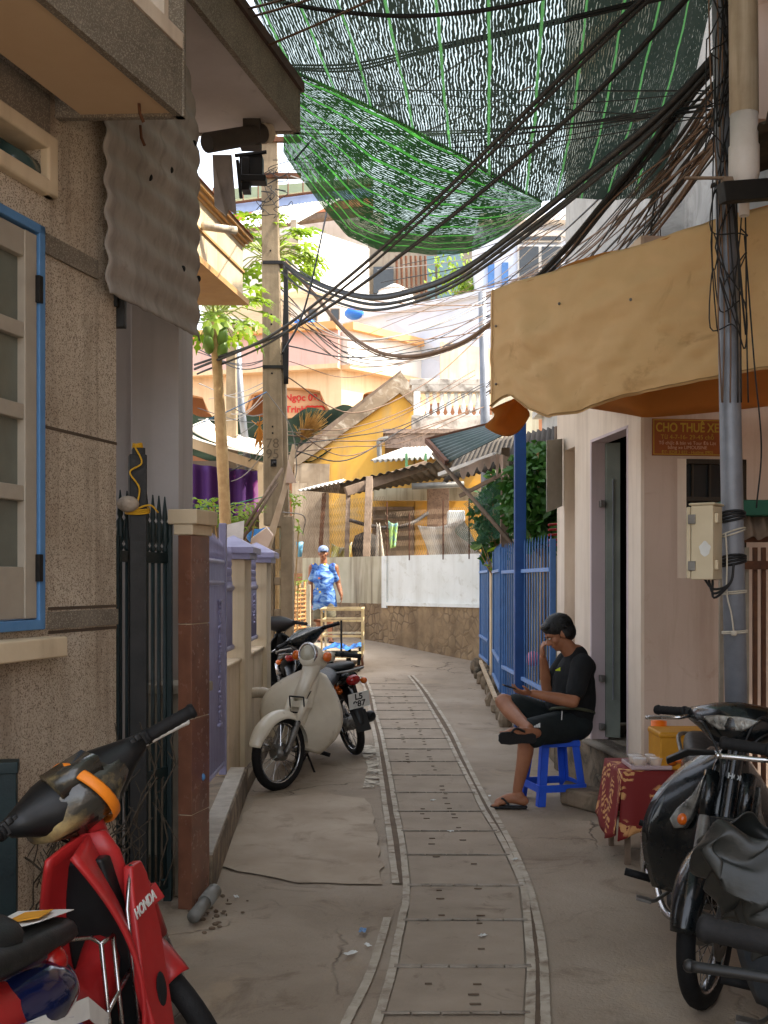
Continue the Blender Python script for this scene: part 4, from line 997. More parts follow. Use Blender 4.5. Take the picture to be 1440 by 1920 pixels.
for k, (a, b) in enumerate(zip(wpts, wpts[1:])):
    d = (b - a).normalized(); n = V((-d.y, d.x, 0)) * -1
    zA, zB, zT = -.2, 1.17, 1.98
    m = MB(); m.prism([zz(a, zA), zz(b, zA), zz(b, zB), zz(a, zB)], n * .2); m.build('stone_base', STONEBASE, ww)
    m = MB(); m.prism([zz(a, zB), zz(b, zB), zz(b, zT), zz(a, zT)], n * .16); m.build('render_panel', (WHITEWASH, STAINEDWALL, STAINEDWALL)[k], ww)
m = MB(); d = (wpts[1] - wpts[0]).normalized(); nI = V((d.y, -d.x, 0)); nI = nI if nI.y < 0 else -nI
m.prism([zz(wpts[0], 1.14), zz(wpts[1], 1.14), zz(wpts[1], 1.2), zz(wpts[0], 1.2)], nI * .035); m.prism([zz(wpts[1] - d * .06, 1.1), zz(wpts[1] + d * .06, 1.1), zz(wpts[1] + d * .06, 1.98), zz(wpts[1] - d * .06, 1.98)], nI * .03); m.build('render_ledge', WHITEWASH, ww)
# wire netting on the wall
MESHW = mat('rusty_netting_wire', lin((150, 128, 104)), lin((108, 84, 62)), 9, .8, metal=.2)
nf = thing('wire_fence', 'rusty hexagonal wire netting fence standing on the whitewashed wall', 'fence', (.2, 19.1, 1.98))
def netting(t, a, b, z0_, z1_, s=.085):
    L_ = (b - a).length; nx_ = int(L_ / s); nz_ = int((z1_ - z0_) / (s * .9)); m = MB()
    for i in range(nx_):
        for side in (0, 1):
            pts = []
            for j in range(nz_ + 1):
                off = (.5 if (j + side) % 2 else 0) * (1 if side == 0 else -1)
                pts.append(zz(a.lerp(b, min(max((i + .5 + off * .9) / nx_, 0), 1)), z0_ + (z1_ - z0_) * j / nz_))
            m.tube(pts, .0035, 3, caps=False)
    m.build('netting', MESHW, t)
netting(nf, wpts[0], wpts[1], 1.98, 2.72); netting(nf, wpts[1], wpts[2], 1.98, 3.0); netting(nf, wpts[2], wpts[3], 1.98, 3.3)
for q, h in ((.18, 2.85), (.42, 2.85), (.75, 2.7), (.98, 2.9)):
    p = wpts[0].lerp(wpts[1], q); m = MB(); m.tube([zz(p, 1.9), zz(p, h)], .012, 6); m.build('stake', RUST, nf)
# yellow gable house
YH = 23.0
yh = thing('yellow_house', 'yellow limewashed gable house with a mossy gable band and an open shed in front', 'house', (0, YH, 1))
def pp(px, py, Y=YH): return P(px, py, Y)
m = MB(); ap = pp(750, 722); lf = pp(522, 900); m.prism([pp(552, 866), pp(745, 735), pp(778, 762), pp(778, 1075), pp(552, 1075)], (0, 3.5, 0)); m.prism([pp(776, 830), pp(910, 830), pp(910, 1075), pp(776, 1075)], (0, 3.2, 0))
m.build('gable_wall', YELLOWWALL, yh)
m = MB(); e = V((0, -.12, 0))
m.prism([pp(540, 872) + e, pp(562, 872) + e, pp(750, 738) + e, pp(778, 766) + e, pp(790, 748) + e, pp(752, 700) + e], (0, 3.8, 0)); m.build('gable_band', mat('mossy_gable_band', lin((160, 140, 114)), lin((110, 94, 76)), 3, .95, bump=.4, dirt=lin((208, 196, 176)), dirt_lo=.54, dirt_sc=4), yh)
m = MB(); a = pp(758, 700, 23.5); b = pp(546, 858, 23.5); m.prism([pp(752, 694), pp(530, 862), pp(520, 880), pp(746, 712)], (0, 4, 0)); m.build('tile_roof', WOODGREY, yh)
m = MB(); m.prism([pp(552, 868, 22.9), pp(618, 870, 22.9), pp(610, 1075, 22.9), pp(552, 1075, 22.9)], (0, .06, 0)); m.build('bare_patch', mat('grey_weathered_render', lin((172, 154, 130)), lin((136, 118, 96)), 3, .95, bump=.3, streak=lin((96, 80, 64)), streak_amt=.6), yh)
# window under the shed
m = MB()
for (x0, y0, x1, y1) in ((698, 950, 776, 956), (698, 956, 703, 1050), (771, 956, 776, 1050), (703, 972, 771, 975), (703, 992, 771, 995), (703, 1012, 771, 1015)): a, b = pp(x0, y0, 22.8), pp(x1, y1, 22.8); m.box2(a, b + V((0, .1, 0)))
wno = m.build('window', WOODGREY, yh)
m = MB(); m.box2(pp(703, 956, 22.9), pp(771, 1050, 22.9) + V((0, .02, 0))); m.build('shutter', mat('grey_slats', lin((138, 124, 104)), lin((110, 98, 82)), 9, .8, bump=.3), wno)
m = MB(); a, b = pp(700, 915, 22.7), pp(905, 938, 22.7); m.box2(a, b + V((0, .2, 0))); m.build('lintel_band', STAINEDWALL, yh)
# terrace with balustrade
te = thing('balustrade_terrace', 'mossy white balustrade terrace on a pebble beam beside the yellow gable', 'terrace', (1.6, 22, 3))
YB = 22.2
m = MB(); m.box2(P(772, 722, YB), P(925, 734, YB) + V((0, .3, 0))); m.box2(P(768, 710, YB), P(925, 722, YB) + V((0, .38, 0))); m.box2(P(772, 778, YB), P(925, 806, YB) + V((0, .4, 0))); m.build('rail', mat('mossy_white_balustrade', lin((206, 198, 186)), lin((150, 140, 128)), 3, .9, bump=.3, dirt=lin((98, 88, 78)), dirt_lo=.5, dirt_sc=4), te, bevel=.01)
m = MB(); m.box2(P(776, 734, YB), P(788, 780, YB) + V((0, .2, 0))); m.build('newel', WHITEWASH, te)
for i in range(9):
    c = P(802 + i * 13.5, 780, YB) + V((0, .15, 0)); h = (780 - 734) * YB / F
    m = MB(); m.lathe([(.05, 0), (.05, h * .1), (.028, h * .18), (.06, h * .38), (.05, h * .55), (.025, h * .75), (.045, h * .85), (.05, h)], c, n=10); m.build('baluster', WHITEWASH, te, smooth=True)
m = MB(); m.box2(P(722, 808, YB - .2), P(930, 840, YB - .2) + V((0, 1.2, 0))); m.box2(P(718, 804, YB - .25), P(930, 812, YB - .25) + V((0, 1.3, 0))); m.build('beam', mat('pebble_beam', lin((164, 140, 122)), lin((132, 112, 98)), 8, .95, bump=.5, speck=lin((92, 80, 70)), speck_sc=30), te)
m = MB(); m.tube(cat_pts([P(728, 822, YB - .3), P(712, 826, YB - .3), P(711, 835, YB - .3), P(712, 860, YB - .3)], 5), .05, 10); m.build('spout', PVCGREY, te, smooth=True)
m = MB(); m.box2(P(802, 905, YB - .3), P(842, 1060, YB - .3) + V((0, .35, 0))); m.build('pillar', mat('pebble_pillar', lin((176, 146, 124)), lin((146, 120, 100)), 8, .95, bump=.5, speck=lin((110, 90, 76)), speck_sc=40), te, bevel=.01)
m = MB(); m.box2(P(925, 722, YB), P(1010, 1000, YB) + V((0, .3, 0))); m.build('side_wall', STAINEDWALL, te)
# open shed: tin sheets on a timber frame
sh = thing('tin_shed', 'open lean-to shed of old tin sheets on timber posts in front of the yellow house', 'shed', (.2, 21, 1.9))
def tin(px, mt, nm, n=14, par=None, amp=.02):
    m = MB(); cor(m, *px, n, amp); return m.build(nm, mt, par, smooth=True, solid=.006)
tin((P(558, 921, 20.2), P(640, 903, 20.2), P(648, 899, 20.7), P(600, 910, 20.7)), TINWHITE, 'tin_sheet', 10, sh)
tin((P(572, 920, 20.3), P(905, 846, 20.5), P(905, 884, 22.6), P(655, 927, 22.4)), DARKROOF, 'tin_sheet', 22, sh)
tin((P(695, 865, 21.2), P(815, 858, 21.2), P(845, 832, 22.2), P(772, 836, 22.2)), TINWHITE, 'tin_sheet', 12, sh, .035)
for (a, b, w_) in (((687, 1048, 19.6), (693, 898, 20.3), .2), ((650, 1048, 19.9), (653, 925, 20.4), .13), ((648, 922, 20.3), (800, 872, 20.9), .17), ((600, 1040, 20.4), (608, 925, 20.5), .12)):
    m = MB(); m.bar(P(*a), P(*b), w_ * .6, w_); m.build('post' if abs(a[0] - b[0]) < 20 else 'beam', RUST if a[0] == 600 else WOODGREY, sh, bevel=.006)
m = MB(); m.tube([P(772, 912, 20.6), P(870, 908, 20.6)], .06, 10); m.build('gutter_pipe', PVCGREY, sh, smooth=True)
m = MB(); m.bar(P(762, 850, 21.1), P(762, 878, 21.1), .05); m.bar(P(798, 850, 21.1), P(798, 874, 21.1), .05); m.bar(P(760, 876, 21.1), P(800, 872, 21.1), .06); m.build('green_bracket', mat('green_timber', lin((92, 140, 96)), None, 8, .7), sh)
# hung cloths, dark heap, hose
def cloth(pxs, Y, mt, nm, label, amp=.06, nfold=4, cat_='cloth'):
    a, b, c, d = [P(x, y, Y) for x, y in pxs]      # tl tr br bl
    m = MB(); m.sheet(lambda u, v: a.lerp(b, u).lerp(d.lerp(c, u), v) + V((0, amp * math.sin(u * nfold * 6.28 + v * 2) * (.4 + v), -amp * 1.2 * math.sin(math.pi * u) * (1 - v))), 24, 14)
    return tag(m.build(nm, mt, smooth=True, solid=.006), label, cat_)
CLW = mat('grey_white_cloth', lin((206, 198, 186)), lin((180, 170, 156)), 3, .9, bump=.2, bscale=14, transl=.2)
cloth(((783, 985), (868, 972), (905, 1042), (808, 1045)), 18.75, CLW, 'draped_sheet', 'grey white sheet draped over the wire netting', .06, 3)
cloth(((706, 980), (712, 980), (722, 1048), (704, 1048)), 19.4, CLW, 'hanging_rag', 'narrow pale rag hanging beside the timber post', .03, 2)
cloth(((728, 976), (746, 980), (742, 1026), (732, 1028)), 19.3, mat('blue_green_print', lin((96, 160, 206)), lin((156, 196, 110)), 9, .9, blotch_hi=.5), 'patterned_cloth', 'small blue and green cloth hanging on the netting', .03, 2)
cloth(((622, 1018), (660, 1016), (655, 1048), (620, 1048)), 20.2, mat('mixed_print', lin((196, 200, 206)), lin((176, 166, 92)), 12, .9, blotch_hi=.5), 'laundry_heap', 'heap of pale laundry on the wall behind the standing man', .08, 2, 'laundry')
m = MB(); m.ell(P(690, 1040, 20.0), (.32, .25, .42), n=12, m=8)
for v in m.v: v += V((noise.noise(v * 3) * .12, 0, noise.noise(v * 3 + V((4, 4, 4))) * .12))
tag(m.build('dark_coat', mat('dark_cloth', lin((50, 46, 40)), lin((34, 32, 28)), 6, .95, bump=.4, bscale=12), smooth=True), 'dark coat bundled over the wall beside the shed post', 'coat')
m = MB(); m.tube(cat_pts([P(655, 975, 20), P(690, 985, 20), P(730, 990, 20), P(770, 982, 20), P(802, 962, 20.5)], 6), .035, 7); tag(m.build('black_hose', CABLE, smooth=True), 'thick black hose slung across the shed', 'hose')
m = MB(); m.box2(P(840, 957, 20.5), P(872, 985, 20.5) + V((0, .4, 0))); tag(m.build('white_chest', WHITEWASH, bevel=.02), 'white box standing behind the draped sheet', 'box')
m = MB()
for i in range(5): m.bar(P(556 + i * 14, 1075, 21.2), P(554 + i * 14, 902 + 4 * i, 21.2), .13, .04)
tag(m.build('board_fence', mat('pale_grey_boards', lin((184, 166, 142)), lin((150, 132, 110)), 4, .95, bump=.3, streak=lin((110, 92, 74)), streak_amt=.5)), 'grey board fence below the yellow gable', 'fence')
# green tin canopy propped by a pole, torn plastic, dark green netting (right of centre)
gc = thing('tin_canopy', 'dark green tin canopy tilted on a long grey prop', 'canopy', (1.2, 13, 2.6))
q = [P(800, 826, 14.5), P(938, 792, 14.0), P(975, 800, 12.4), P(838, 868, 13.2)]
tin((q[0], q[3], q[2], q[1]), ROOFGREEN, 'tin_sheet', 8, gc, .012)
m = MB(); m.bar(q[0], q[3], .05, .06); m.bar(q[0], q[1], .05, .06); m.build('edge_angle', RUST, gc)
m = MB(); m.tube([P(812, 850, 13.9), P(965, 1025, 12.6)], .025, 8); m.build('prop', WOODGREY, gc, smooth=True)
c2_ = thing('second_tin_roof', 'old tin roof sheets behind the green canopy', 'canopy', (2, 15, 2.6))
tin((P(830, 905, 15.5), P(1045, 850, 14.2), P(1045, 800, 14.5), P(870, 835, 16)), DARKROOF, 'tin_sheet', 20, c2_)
m = MB(); m.bar(P(826, 890, 15.4), P(930, 852, 14.6), .1, .05); m.build('edge_board', TINWHITE, c2_)
m = MB(); m.bar(P(862, 930, 15), P(940, 890, 14.6), .03, .05); m.bar(P(945, 1030, 13.2), P(948, 840, 13.2), .09); m.bar(P(1047, 1000, 12.6), P(1047, 800, 12.6), .08); m.build('post', WOODGREY, c2_)
m = MB(); m.sheet(lambda u, v: P(862 + 70 * u, 878 - 28 * u + (8 + 16 * abs(math.sin(u * 14))) * v, 13.4) + V((0, .05 * math.sin(u * 9), 0)), 24, 4)
PLAS = mat('torn_white_plastic', lin((226, 206, 192)), lin((200, 178, 164)), 5, .7, transl=.3); tag(m.build('torn_plastic', PLAS), 'long torn pale plastic strip hanging under the tin canopy', 'plastic'); m = MB()
m.sheet(lambda u, v: P(930 + 24 * u, 850 + 6 * u + (14 + 30 * abs(math.sin(u * 7 + 1))) * v, 13.0) + V((0, .04 * math.sin(u * 9), 0)), 10, 5)
tag(m.build('torn_plastic', PLAS), 'short torn plastic rag hanging beside the blue post', 'plastic')
def net_mat(name, c, hole, sc=(60, 60), rot=0.0):
    N = NT(name); N.b.inputs['Base Color'].default_value = c; N.b.inputs['Roughness'].default_value = .7
    w_ = N.n('ShaderNodeTexWave', wave_type='BANDS'); w_.inputs['Scale'].default_value = sc[0]; w_.inputs['Distortion'].default_value = 3; w_.inputs['Detail'].default_value = 2
    N.l(N.co.outputs['UV'], w_.inputs['Vector']); r = N.ramp(w_.outputs[1], [(hole, BW[0]), (hole + .08, BW[1])])
    t = N.n('ShaderNodeBsdfTransparent'); mx = N.n('ShaderNodeMixShader'); N.l(r, mx.inputs[0]); N.l(t.outputs[0], mx.inputs[1]); N.l(N.b.outputs[0], mx.inputs[2]); N.l(mx.outputs[0], N.out.inputs[0]); return N.m
m = MB(); m.sheet(lambda u, v: P(868 + 100 * u, (905 + 40 * (1 - u) + (85 + 30 * u) * v) - 30 * u, 13.8 + .6 * math.sin(u * 3)) + V((.1 * math.sin(v * 8), .1 * math.sin(u * 8 + v * 5), 0)), 24, 24)
tag(m.build('sagging_green_net', net_mat('green_net', lin((60, 112, 92)), .55, (14, 14)), smooth=True), 'sagging dark green net hung below the tin canopy', 'net')
# thin lamp pole right of centre
m = MB(); m.tube([P(912, 1080, 18.6), P(910, 800, 18.6), P(904, 548, 18.6)], [.085, .08, .065], 12)
lp = tag(m.build('thin_pole', GALV, smooth=True), 'thin grey pole beyond the canopy right of the balustrade', 'pole')
# houses on the slope behind
ah = thing('arched_house', 'cream and pink house with arched openings and an orange cornice', 'house', (0, 30, 2))
YA = 30.0
CREAMSUN = mat('pale_orange_paint', lin((220, 190, 152)), lin((206, 174, 136)), 1.2, .85, streak=lin((158, 120, 84)), streak_amt=.3)
PINKFAC = mat('dusty_pink_paint', lin((208, 172, 160)), lin((196, 158, 146)), 1, .85, streak=lin((160, 130, 118)), streak_amt=.4, dirt=lin((186, 168, 156)), dirt_lo=.62)
ORANGE = mat('orange_cornice', lin((214, 164, 108)), lin((196, 146, 92)), 2, .8)
cA, cB, cC = P(200, 640, YA + 2), P(640, 630, YA), P(905, 660, YA + 4.5)
def facet(a, b, z0_, z1_, off, mt, nm, th=.4, par=ah):
    d = (b - a).normalized(); n = V((d.y, -d.x, 0)); m = MB(); m.prism([zz(a + n * off, z0_), zz(b + n * off, z0_), zz(b + n * off, z1_), zz(a + n * off, z1_)], -n * th); return m.build(nm, mt, par)
zC1, zC0 = PZ(608, YA), PZ(622, YA); zF0 = PZ(685, YA)
facet(cA, cB, zC0, zC1, .45, ORANGE, 'cornice'); facet(cA, cB, zF0, zC0, .25, PINKFAC, 'fascia'); facet(cB, cC, zC0, zC1, .45, ORANGE, 'cornice'); facet(cB, cC, zF0, zC0, .25, WHITEWALL, 'fascia')  # shaded left fascia coloured pink, sunlit right one white
facet(cA, cB, zF0 - .12, zF0, .32, CREAMSUN, 'string_course'); facet(cB, cC, zF0 - .12, zF0, .32, CREAMSUN, 'string_course')
m = MB(); m.prism([zz(cA, zF0), zz(cB, zF0), zz(cC, zF0), zz(cC, zF0) + V((0, 5, 0)), zz(cA, zF0) + V((0, 5, 0))], (0, 0, .2)); m.build('slab', CREAMSUN, ah)
# arcade wall with arches
def arch_panel(a, b, zt, zb, arches, off, mt):
    d = (b - a).normalized(); n = V((d.y, -d.x, 0)); L_ = (b - a).length; m = MB()
    xs_ = [0]
    for x0, x1, rise in arches: xs_ += [x0, x1]
    xs_.append(L_)
    for k in range(0, len(xs_), 2):
        p, q = a + d * xs_[k], a + d * xs_[k + 1]; m.prism([zz(p, zb), zz(q, zb), zz(q, zt), zz(p, zt)], n * off)
    for x0, x1, rise in arches:
        for k in range(14):
            t0, t1 = k / 14, (k + 1) / 14
            zf = lambda t: zt - .42 - rise * (1 - math.sqrt(max(0, 1 - (2 * t - 1) ** 2))) - (0 if .14 < t < .86 else .35)
            p, q = a + d * (x0 + (x1 - x0) * t0), a + d * (x0 + (x1 - x0) * t1)
            m.prism([zz(p, zf(t0)), zz(q, zf(t1)), zz(q, zt), zz(p, zt)], n * off)
    m.build('arcade', mt, ah)
    m = MB()
    for x0, x1, rise in arches:
        for o_ in (0, .16):
            pts = [zz(a + d * (x0 - o_ + (x1 - x0 + 2 * o_) * t), zt - .42 + o_ - rise * (1 - math.sqrt(max(0, 1 - (2 * t - 1) ** 2))) - (0 if .14 < t < .86 else .35)) + n * (off + .03) for t in [k / 20 for k in range(21)]]
            m.tube(pts, .05, 5)
    m.build('arch_moulding', mat('brown_moulding', lin((190, 140, 96)), None, 5, .8), ah)
sA = (P(362, 700, YA + 1.2) - cA).length
LA = (cB - cA).length
arch_panel(cA, cB, zF0 - .1, PZ(930, YA), [(LA - 6.6, LA - 3.65, .5), (LA - 3.05, LA - .2, .45)], -.2, CREAMSUN)
arch_panel(cB, cC, zF0 - .1, PZ(930, YA), [(.6, 2.4, .5), (3.2, 5.4, .5)], -.2, CREAMSUN)
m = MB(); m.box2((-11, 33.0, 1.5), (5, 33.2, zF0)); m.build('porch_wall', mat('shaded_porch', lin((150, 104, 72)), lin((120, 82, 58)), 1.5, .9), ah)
# name board in the porch
bd = thing('name_board', 'hanging brown board with red wedding lettering inside the arched porch', 'sign', tuple(P(575, 760, 30.6)))
m = MB(); m.box(P(577, 758, 30.6), (1.35, .05, .75)); m.build('board', mat('tan_board', lin((196, 150, 110)), None, 3, .8), bd)
REDTXT = mat('red_letters', lin((196, 40, 30)), None, 5, .6, bump=0)
MT2 = Matrix(((1, 0, 0), (0, 0, -1), (0, 1, 0))).to_4x4()
for tx, px, py, sz in (('Ngọc 08.10', 575, 746, .25), ('Trinh', 554, 768, .25)):
    M_ = MT2.copy(); M_.translation = P(px, py, 30.56); text_mb(tx, sz, M_, REDTXT, bd, depth=.005, bold=.006)
m = MB()
for dx in (-.12, .12): m.tube([P(590, 770, 30.55) + V((dx + .13 * math.cos(a), 0, .11 * math.sin(a) + .05 * abs(math.cos(a)))) for a in [k * math.pi / 8 for k in range(16)]], .025, 5, closed=True)
m.build('double_heart', REDTXT, bd)
# stained boundary wall right of the arched house
m = MB(); m.prism([P(826, 640, 26), P(930, 655, 26), P(930, 760, 26), P(826, 760, 26)], (0, .3, 0)); tag(m.build('stained_parapet', mat('blotched_white_wall', lin((224, 206, 182)), lin((200, 178, 150)), 2, .95, streak=lin((146, 104, 70)), streak_amt=.7, streak_sc=3)), 'blotched white parapet wall above the balustrade', 'wall')
# green tarp and nets over the low roofs behind the pole
m = MB(); m.sheet(lambda u, v: P(355 + 320 * u, 772 + 16 * math.sin(u * 4) + 80 * v, 25 - 2 * v) + V((0, .2 * noise.noise(V((u * 6, v * 6, 0))), .35 * noise.noise(V((u * 5, v * 5, 2))))), 30, 12)
tag(m.build('green_tarp', mat('dark_green_tarp', lin((26, 34, 24)), lin((18, 24, 18)), 1.5, .95, spec=.03, dirt=lin((40, 96, 50)), dirt_lo=.6, dirt_sc=.8), smooth=True, solid=.01), 'dark green tarpaulin spread over the low roofs behind the concrete pole', 'tarp')
# white block, tank, upper houses
wb = thing('white_block', 'dazzling white sunlit house wall above the arched house', 'house', (-2, 38, 5))
a, b = P(556, 420, 37), P(692, 466, 40.5); d = (b - a); 
m = MB(); m.prism([zz(a, PZ(545, 37)), zz(b, PZ(545, 37)), b, a], V((-3, 3, 0))); m.build('wall', WHITEWALL, wb)
m = MB(); m.prism([zz(a, PZ(545, 37)) + V((.35, -.2, 0)), zz(b, PZ(572, 40)) + V((.35, -.2, 0)), zz(b, PZ(562, 40)) + V((.35, -.2, 0)), zz(a, PZ(535, 37)) + V((.35, -.2, 0))], V((-3, 3, 0))); m.build('ledge', WHITEWALL, wb)
m = MB(); m.prism([P(545, 545, 38), P(712, 575, 38), P(712, 640, 38), P(545, 640, 38)], (0, 3, 0)); m.build('lower_wall', WHITEWALL, wb)
for px in (586, 628):
    m = MB(); m.box2(P(px - 9, 578, 37.95), P(px + 9, 602, 37.95) + V((0, .06, 0))); o = m.build('window', WOODGREY, wb); m = MB(); m.box2(P(px - 7, 580, 37.92), P(px + 7, 600, 37.92) + V((0, .02, 0))); m.build('pane', DARKGLASS, o)
m = MB(); m.box2(P(545, 412, 37), P(556, 445, 37) + V((0, 1, 0))); m.box2(P(520, 440, 37), P(560, 470, 37) + V((0, 1.5, 0))); m.build('chimney_stack', CONC, wb)
bh = thing('blue_balcony_house', 'big house with a blue and terracotta balcony band high on the slope', 'house', (-4, 52, 10))
YC = 50
def band(x0, y0, x1, y1, y2, y3, mt, nm, Y=YC, th=.5, par=bh):
    m = MB(); m.prism([P(x0, y2, Y), P(x1, y3, Y - 3), P(x1, y1, Y - 3), P(x0, y0, Y)], (0, th, 0)); return m.build(nm, mt, par)
band(380, 388, 700, 350, 408, 368, mat('pale_blue_band', lin((152, 170, 206)), lin((136, 154, 192)), 2, .7), 'blue_band'); band(380, 408, 700, 370, 428, 384, mat('terracotta_band', lin((206, 138, 104)), lin((190, 122, 90)), 2, .8), 'terracotta_band')
band(380, 358, 700, 332, 380, 344, mat('olive_band', lin((150, 158, 124)), None, 2, .8), 'olive_band', YC + 1); band(380, 428, 700, 386, 440, 396, WOODGREY, 'soffit'); band(380, 440, 720, 396, 640, 640, WHITEWALL, 'wall', YC + 1.5, 3)
m = MB()
for k in range(10): m.tube([P(400 + 28 * k, 384 - 3.2 * k, YC - .3 - .25 * k), P(400 + 28 * k, 352 - 2.4 * k, YC - .3 - .25 * k)], .03, 5)
m.tube([P(380, 388, YC - .2), P(700, 346, YC - 3.2)], .06, 6); m.build('railing', RUST, bh)
tr = MB(); cor(tr, P(430, 430, 47), P(560, 415, 44), P(640, 372, 46), P(480, 395, 49), 24, .04); m_ = tr.build('tin_roof', TINWHITE, None, smooth=True); tag(m_, 'pale tin roof below the blue and terracotta balcony', 'roof')
m = MB(); c = P(740, 580, 34); m.lathe([(.62, -.5), (.62, .2), (.56, .42), (.38, .6), (.0, .68)], c, n=24); m.lathe([(.5, .55), (.1, .75), (0, .76)], c, n=16)
tag(m.build('water_tank', WHITEWALL, smooth=True), 'white rooftop water tank with a domed top', 'tank')
pbh = thing('pale_blue_house', 'pale blue and white house with blue shutters beside the tan awning', 'house', (5, 32, 6))
m = MB(); m.prism([P(640, 606, 34.5), P(712, 590, 33), P(930, 548, 30), P(930, 720, 30), P(640, 720, 34.5)], (0, .4, 0)); m.build('parapet_wall', PALEBLUE, pbh)
m = MB(); m.bar(P(640, 604, 34.4), P(712, 588, 32.9), .2, .12); m.bar(P(712, 588, 32.9), P(930, 545, 29.9), .2, .12); m.build('coping', PALEBLUE, pbh)
m = MB(); m.box2(P(905, 380, 33), P(1120, 640, 33) + V((0, 4, 0))); m.build('wall', PALEBLUE, pbh)
m = MB(); m.box2(P(970, 432, 32.8), P(1075, 442, 32.8) + V((0, .2, 0))); m.box2(P(900, 400, 32.5), P(1100, 412, 32.5) + V((0, .6, 0))); m.build('string_course', WHITEWALL, pbh)
for (x0, y0, x1, y1) in ((974, 444, 1052, 450), (974, 462, 1010, 530), (1016, 462, 1052, 530)):
    m = MB(); m.box2(P(x0 - 3, y0 - 3, 32.85), P(x1 + 3, y1 + 3, 32.85) + V((0, .1, 0))); o = m.build('window', WHITEWALL, pbh); m = MB(); m.box2(P(x0, y0, 32.8), P(x1, y1, 32.8) + V((0, .04, 0))); m.build('pane', DARKGLASS, o)
for px in (922, 948):
    m = MB(); m.box2(P(px - 7, 492, 32.85), P(px + 5, 560, 32.85) + V((0, .1, 0))); m.build('shutter', BLUEFENCE, pbh)
ob = thing('old_balcony_block', 'old grey balcony block with rusty rails and pot plants behind the water tank', 'house', (1.5, 40, 7))
m = MB(); m.box2(P(690, 440, 41), P(905, 600, 41) + V((0, 3, 0))); m.build('wall', mat('brown_grey_wall', lin((132, 122, 108)), lin((104, 96, 86)), 1.2, .9, streak=lin((84, 66, 54)), streak_amt=.5), ob)
m = MB(); m.box2(P(700, 500, 40.8), P(738, 550, 40.8) + V((0, .1, 0))); m.build('door', DARKGLASS, ob)
m = MB()
for k in range(7): m.tube([P(745 + k * 9, 550, 40.2), P(743 + k * 9, 480, 40.2)], .05, 5)
m.build('rusty_rail', RUST, ob); m = MB(); m.box2(P(800, 480, 40.6), P(816, 560, 40.6) + V((0, .1, 0))); m.box2(P(820, 470, 40.6), P(868, 560, 40.6) + V((0, .1, 0))); m.build('tin_door', mat('teal_tin', lin((96, 122, 128)), None, 2, .6), ob)
for px, lb in ((572, 'folded blue tarp on the roof edge beside the concrete pole'), (664, 'blue plastic drum on the roof below the white wall')):
    m = MB(); m.ell(P(px, 606 if px < 600 else 588, 33.5), (.34 if px < 600 else .3, .3, .12 if px < 600 else .18), n=12, m=7); tag(m.build('blue_tarp' if px < 600 else 'blue_drum', mat('blue_plastic', lin((40, 110, 200)), None, 3, .5), smooth=True), lb, 'tarp' if px < 600 else 'drum')
# bare grey block behind the net, right
gb = thing('grey_block', 'tall bare grey rendered house behind the shade net on the right', 'house', (4, 16, 0))
m = MB(); m.box2((2.30, 9.7, 2.9), (8, 14.2, 9.5)); m.box2((3.2, 9.8, 0), (8, 14.1, 2.9)); m.box2((2.6, 7.4, 3.82), (7, 9.7, 9.5)); m.build('wall', GREYWALL, gb)  # near part added to keep the sun off the alley floor
m = MB(); cor(m, (2.0, 9.5, 6.6), (4.4, 9.5, 6.8), (4.4, 13, 7.6), (2.0, 13, 7.4), 20, .02); m.build('tin_canopy', TINWHITE, gb, smooth=True)
# left: cream balcony box, pink rear house, curtain house
cb = thing('cream_balcony', 'cream boarded balcony box with yellow mouldings jutting out on the left', 'balcony', (-1.6, 9.6, 4.2))
bz0, bz1 = 4.2, 4.78; e0_, e1_ = V((-1.62, 9.0, 0)), V((-1.35, 10.7, 0)); CBM = mat('cream_boards', lin((206, 190, 160)), lin((190, 172, 142)), 3, .8, streak=lin((158, 124, 82)), streak_amt=.4, streak_sc=6); YTR = mat('ochre_moulding', lin((188, 148, 92)), lin((166, 126, 76)), 3, .7)
m = MB(); m.prism([e0_, e1_, e1_ + V((-1.4, .2, 0)), e0_ + V((-1.4, .2, 0))], (0, 0, bz1 - bz0))
for v in m.v: v.z += bz0
m.build('box', CBM, cb)
m = MB()
dB = (e1_ - e0_).normalized(); nB = V((dB.y, -dB.x, 0))
for z, o_, h in ((bz0 - .004, .05, .05), (bz0 + .30, .015, .02), (bz1 - .03, .02, .03), (bz1, .05, .03), (bz1 + .03, .08, .03)): m.prism([zz(e0_ + nB * o_, z), zz(e1_ + nB * o_ + dB * o_, z), zz(e1_ + nB * o_ + dB * o_, z + h), zz(e0_ + nB * o_, z + h)], V((-.5, .0, 0)))
m.build('moulding', YTR, cb)
m = MB(); m.prism([zz(e0_ + nB * .1, bz1 + .062), zz(e1_ + nB * .1 + dB * .1, bz1 + .062), zz(e1_ + dB * .2, bz1 + .13), zz(e0_, bz1 + .13)], V((-1.3, .1, .4))); m.build('tile_eave', mat('terracotta', lin((178, 120, 92)), lin((140, 92, 70)), 9, .9, bump=.4), cb)
m = MB(); m.tube([P(380, 424, 9.4), P(442, 432, 9.6)], .035, 10); m.build('waste_pipe', PVC, cb, smooth=True)
m = MB(); m.box2((-3.4, 9.0, 0), (-1.75, 9.2, 4.2)); 
rh = thing('pink_rear_house', 'pale pink house wall with a propped window glimpsed behind the iron gate', 'house', (-3, 11, 0))
m = MB(); m.box2((-4.5, 10.6, 0), (-2.05, 10.8, 5)); m.build('wall', PINKFAC, rh)
m = MB(); m.box2(P(214, 640, 10.55), P(238, 775, 10.55) + V((0, .04, 0))); o = m.build('window', CREAM, rh)
m = MB(); m.box2(P(215, 652, 10.53), P(234, 765, 10.53) + V((0, .01, 0))); m.build('opening', BLACKHOLE, o)
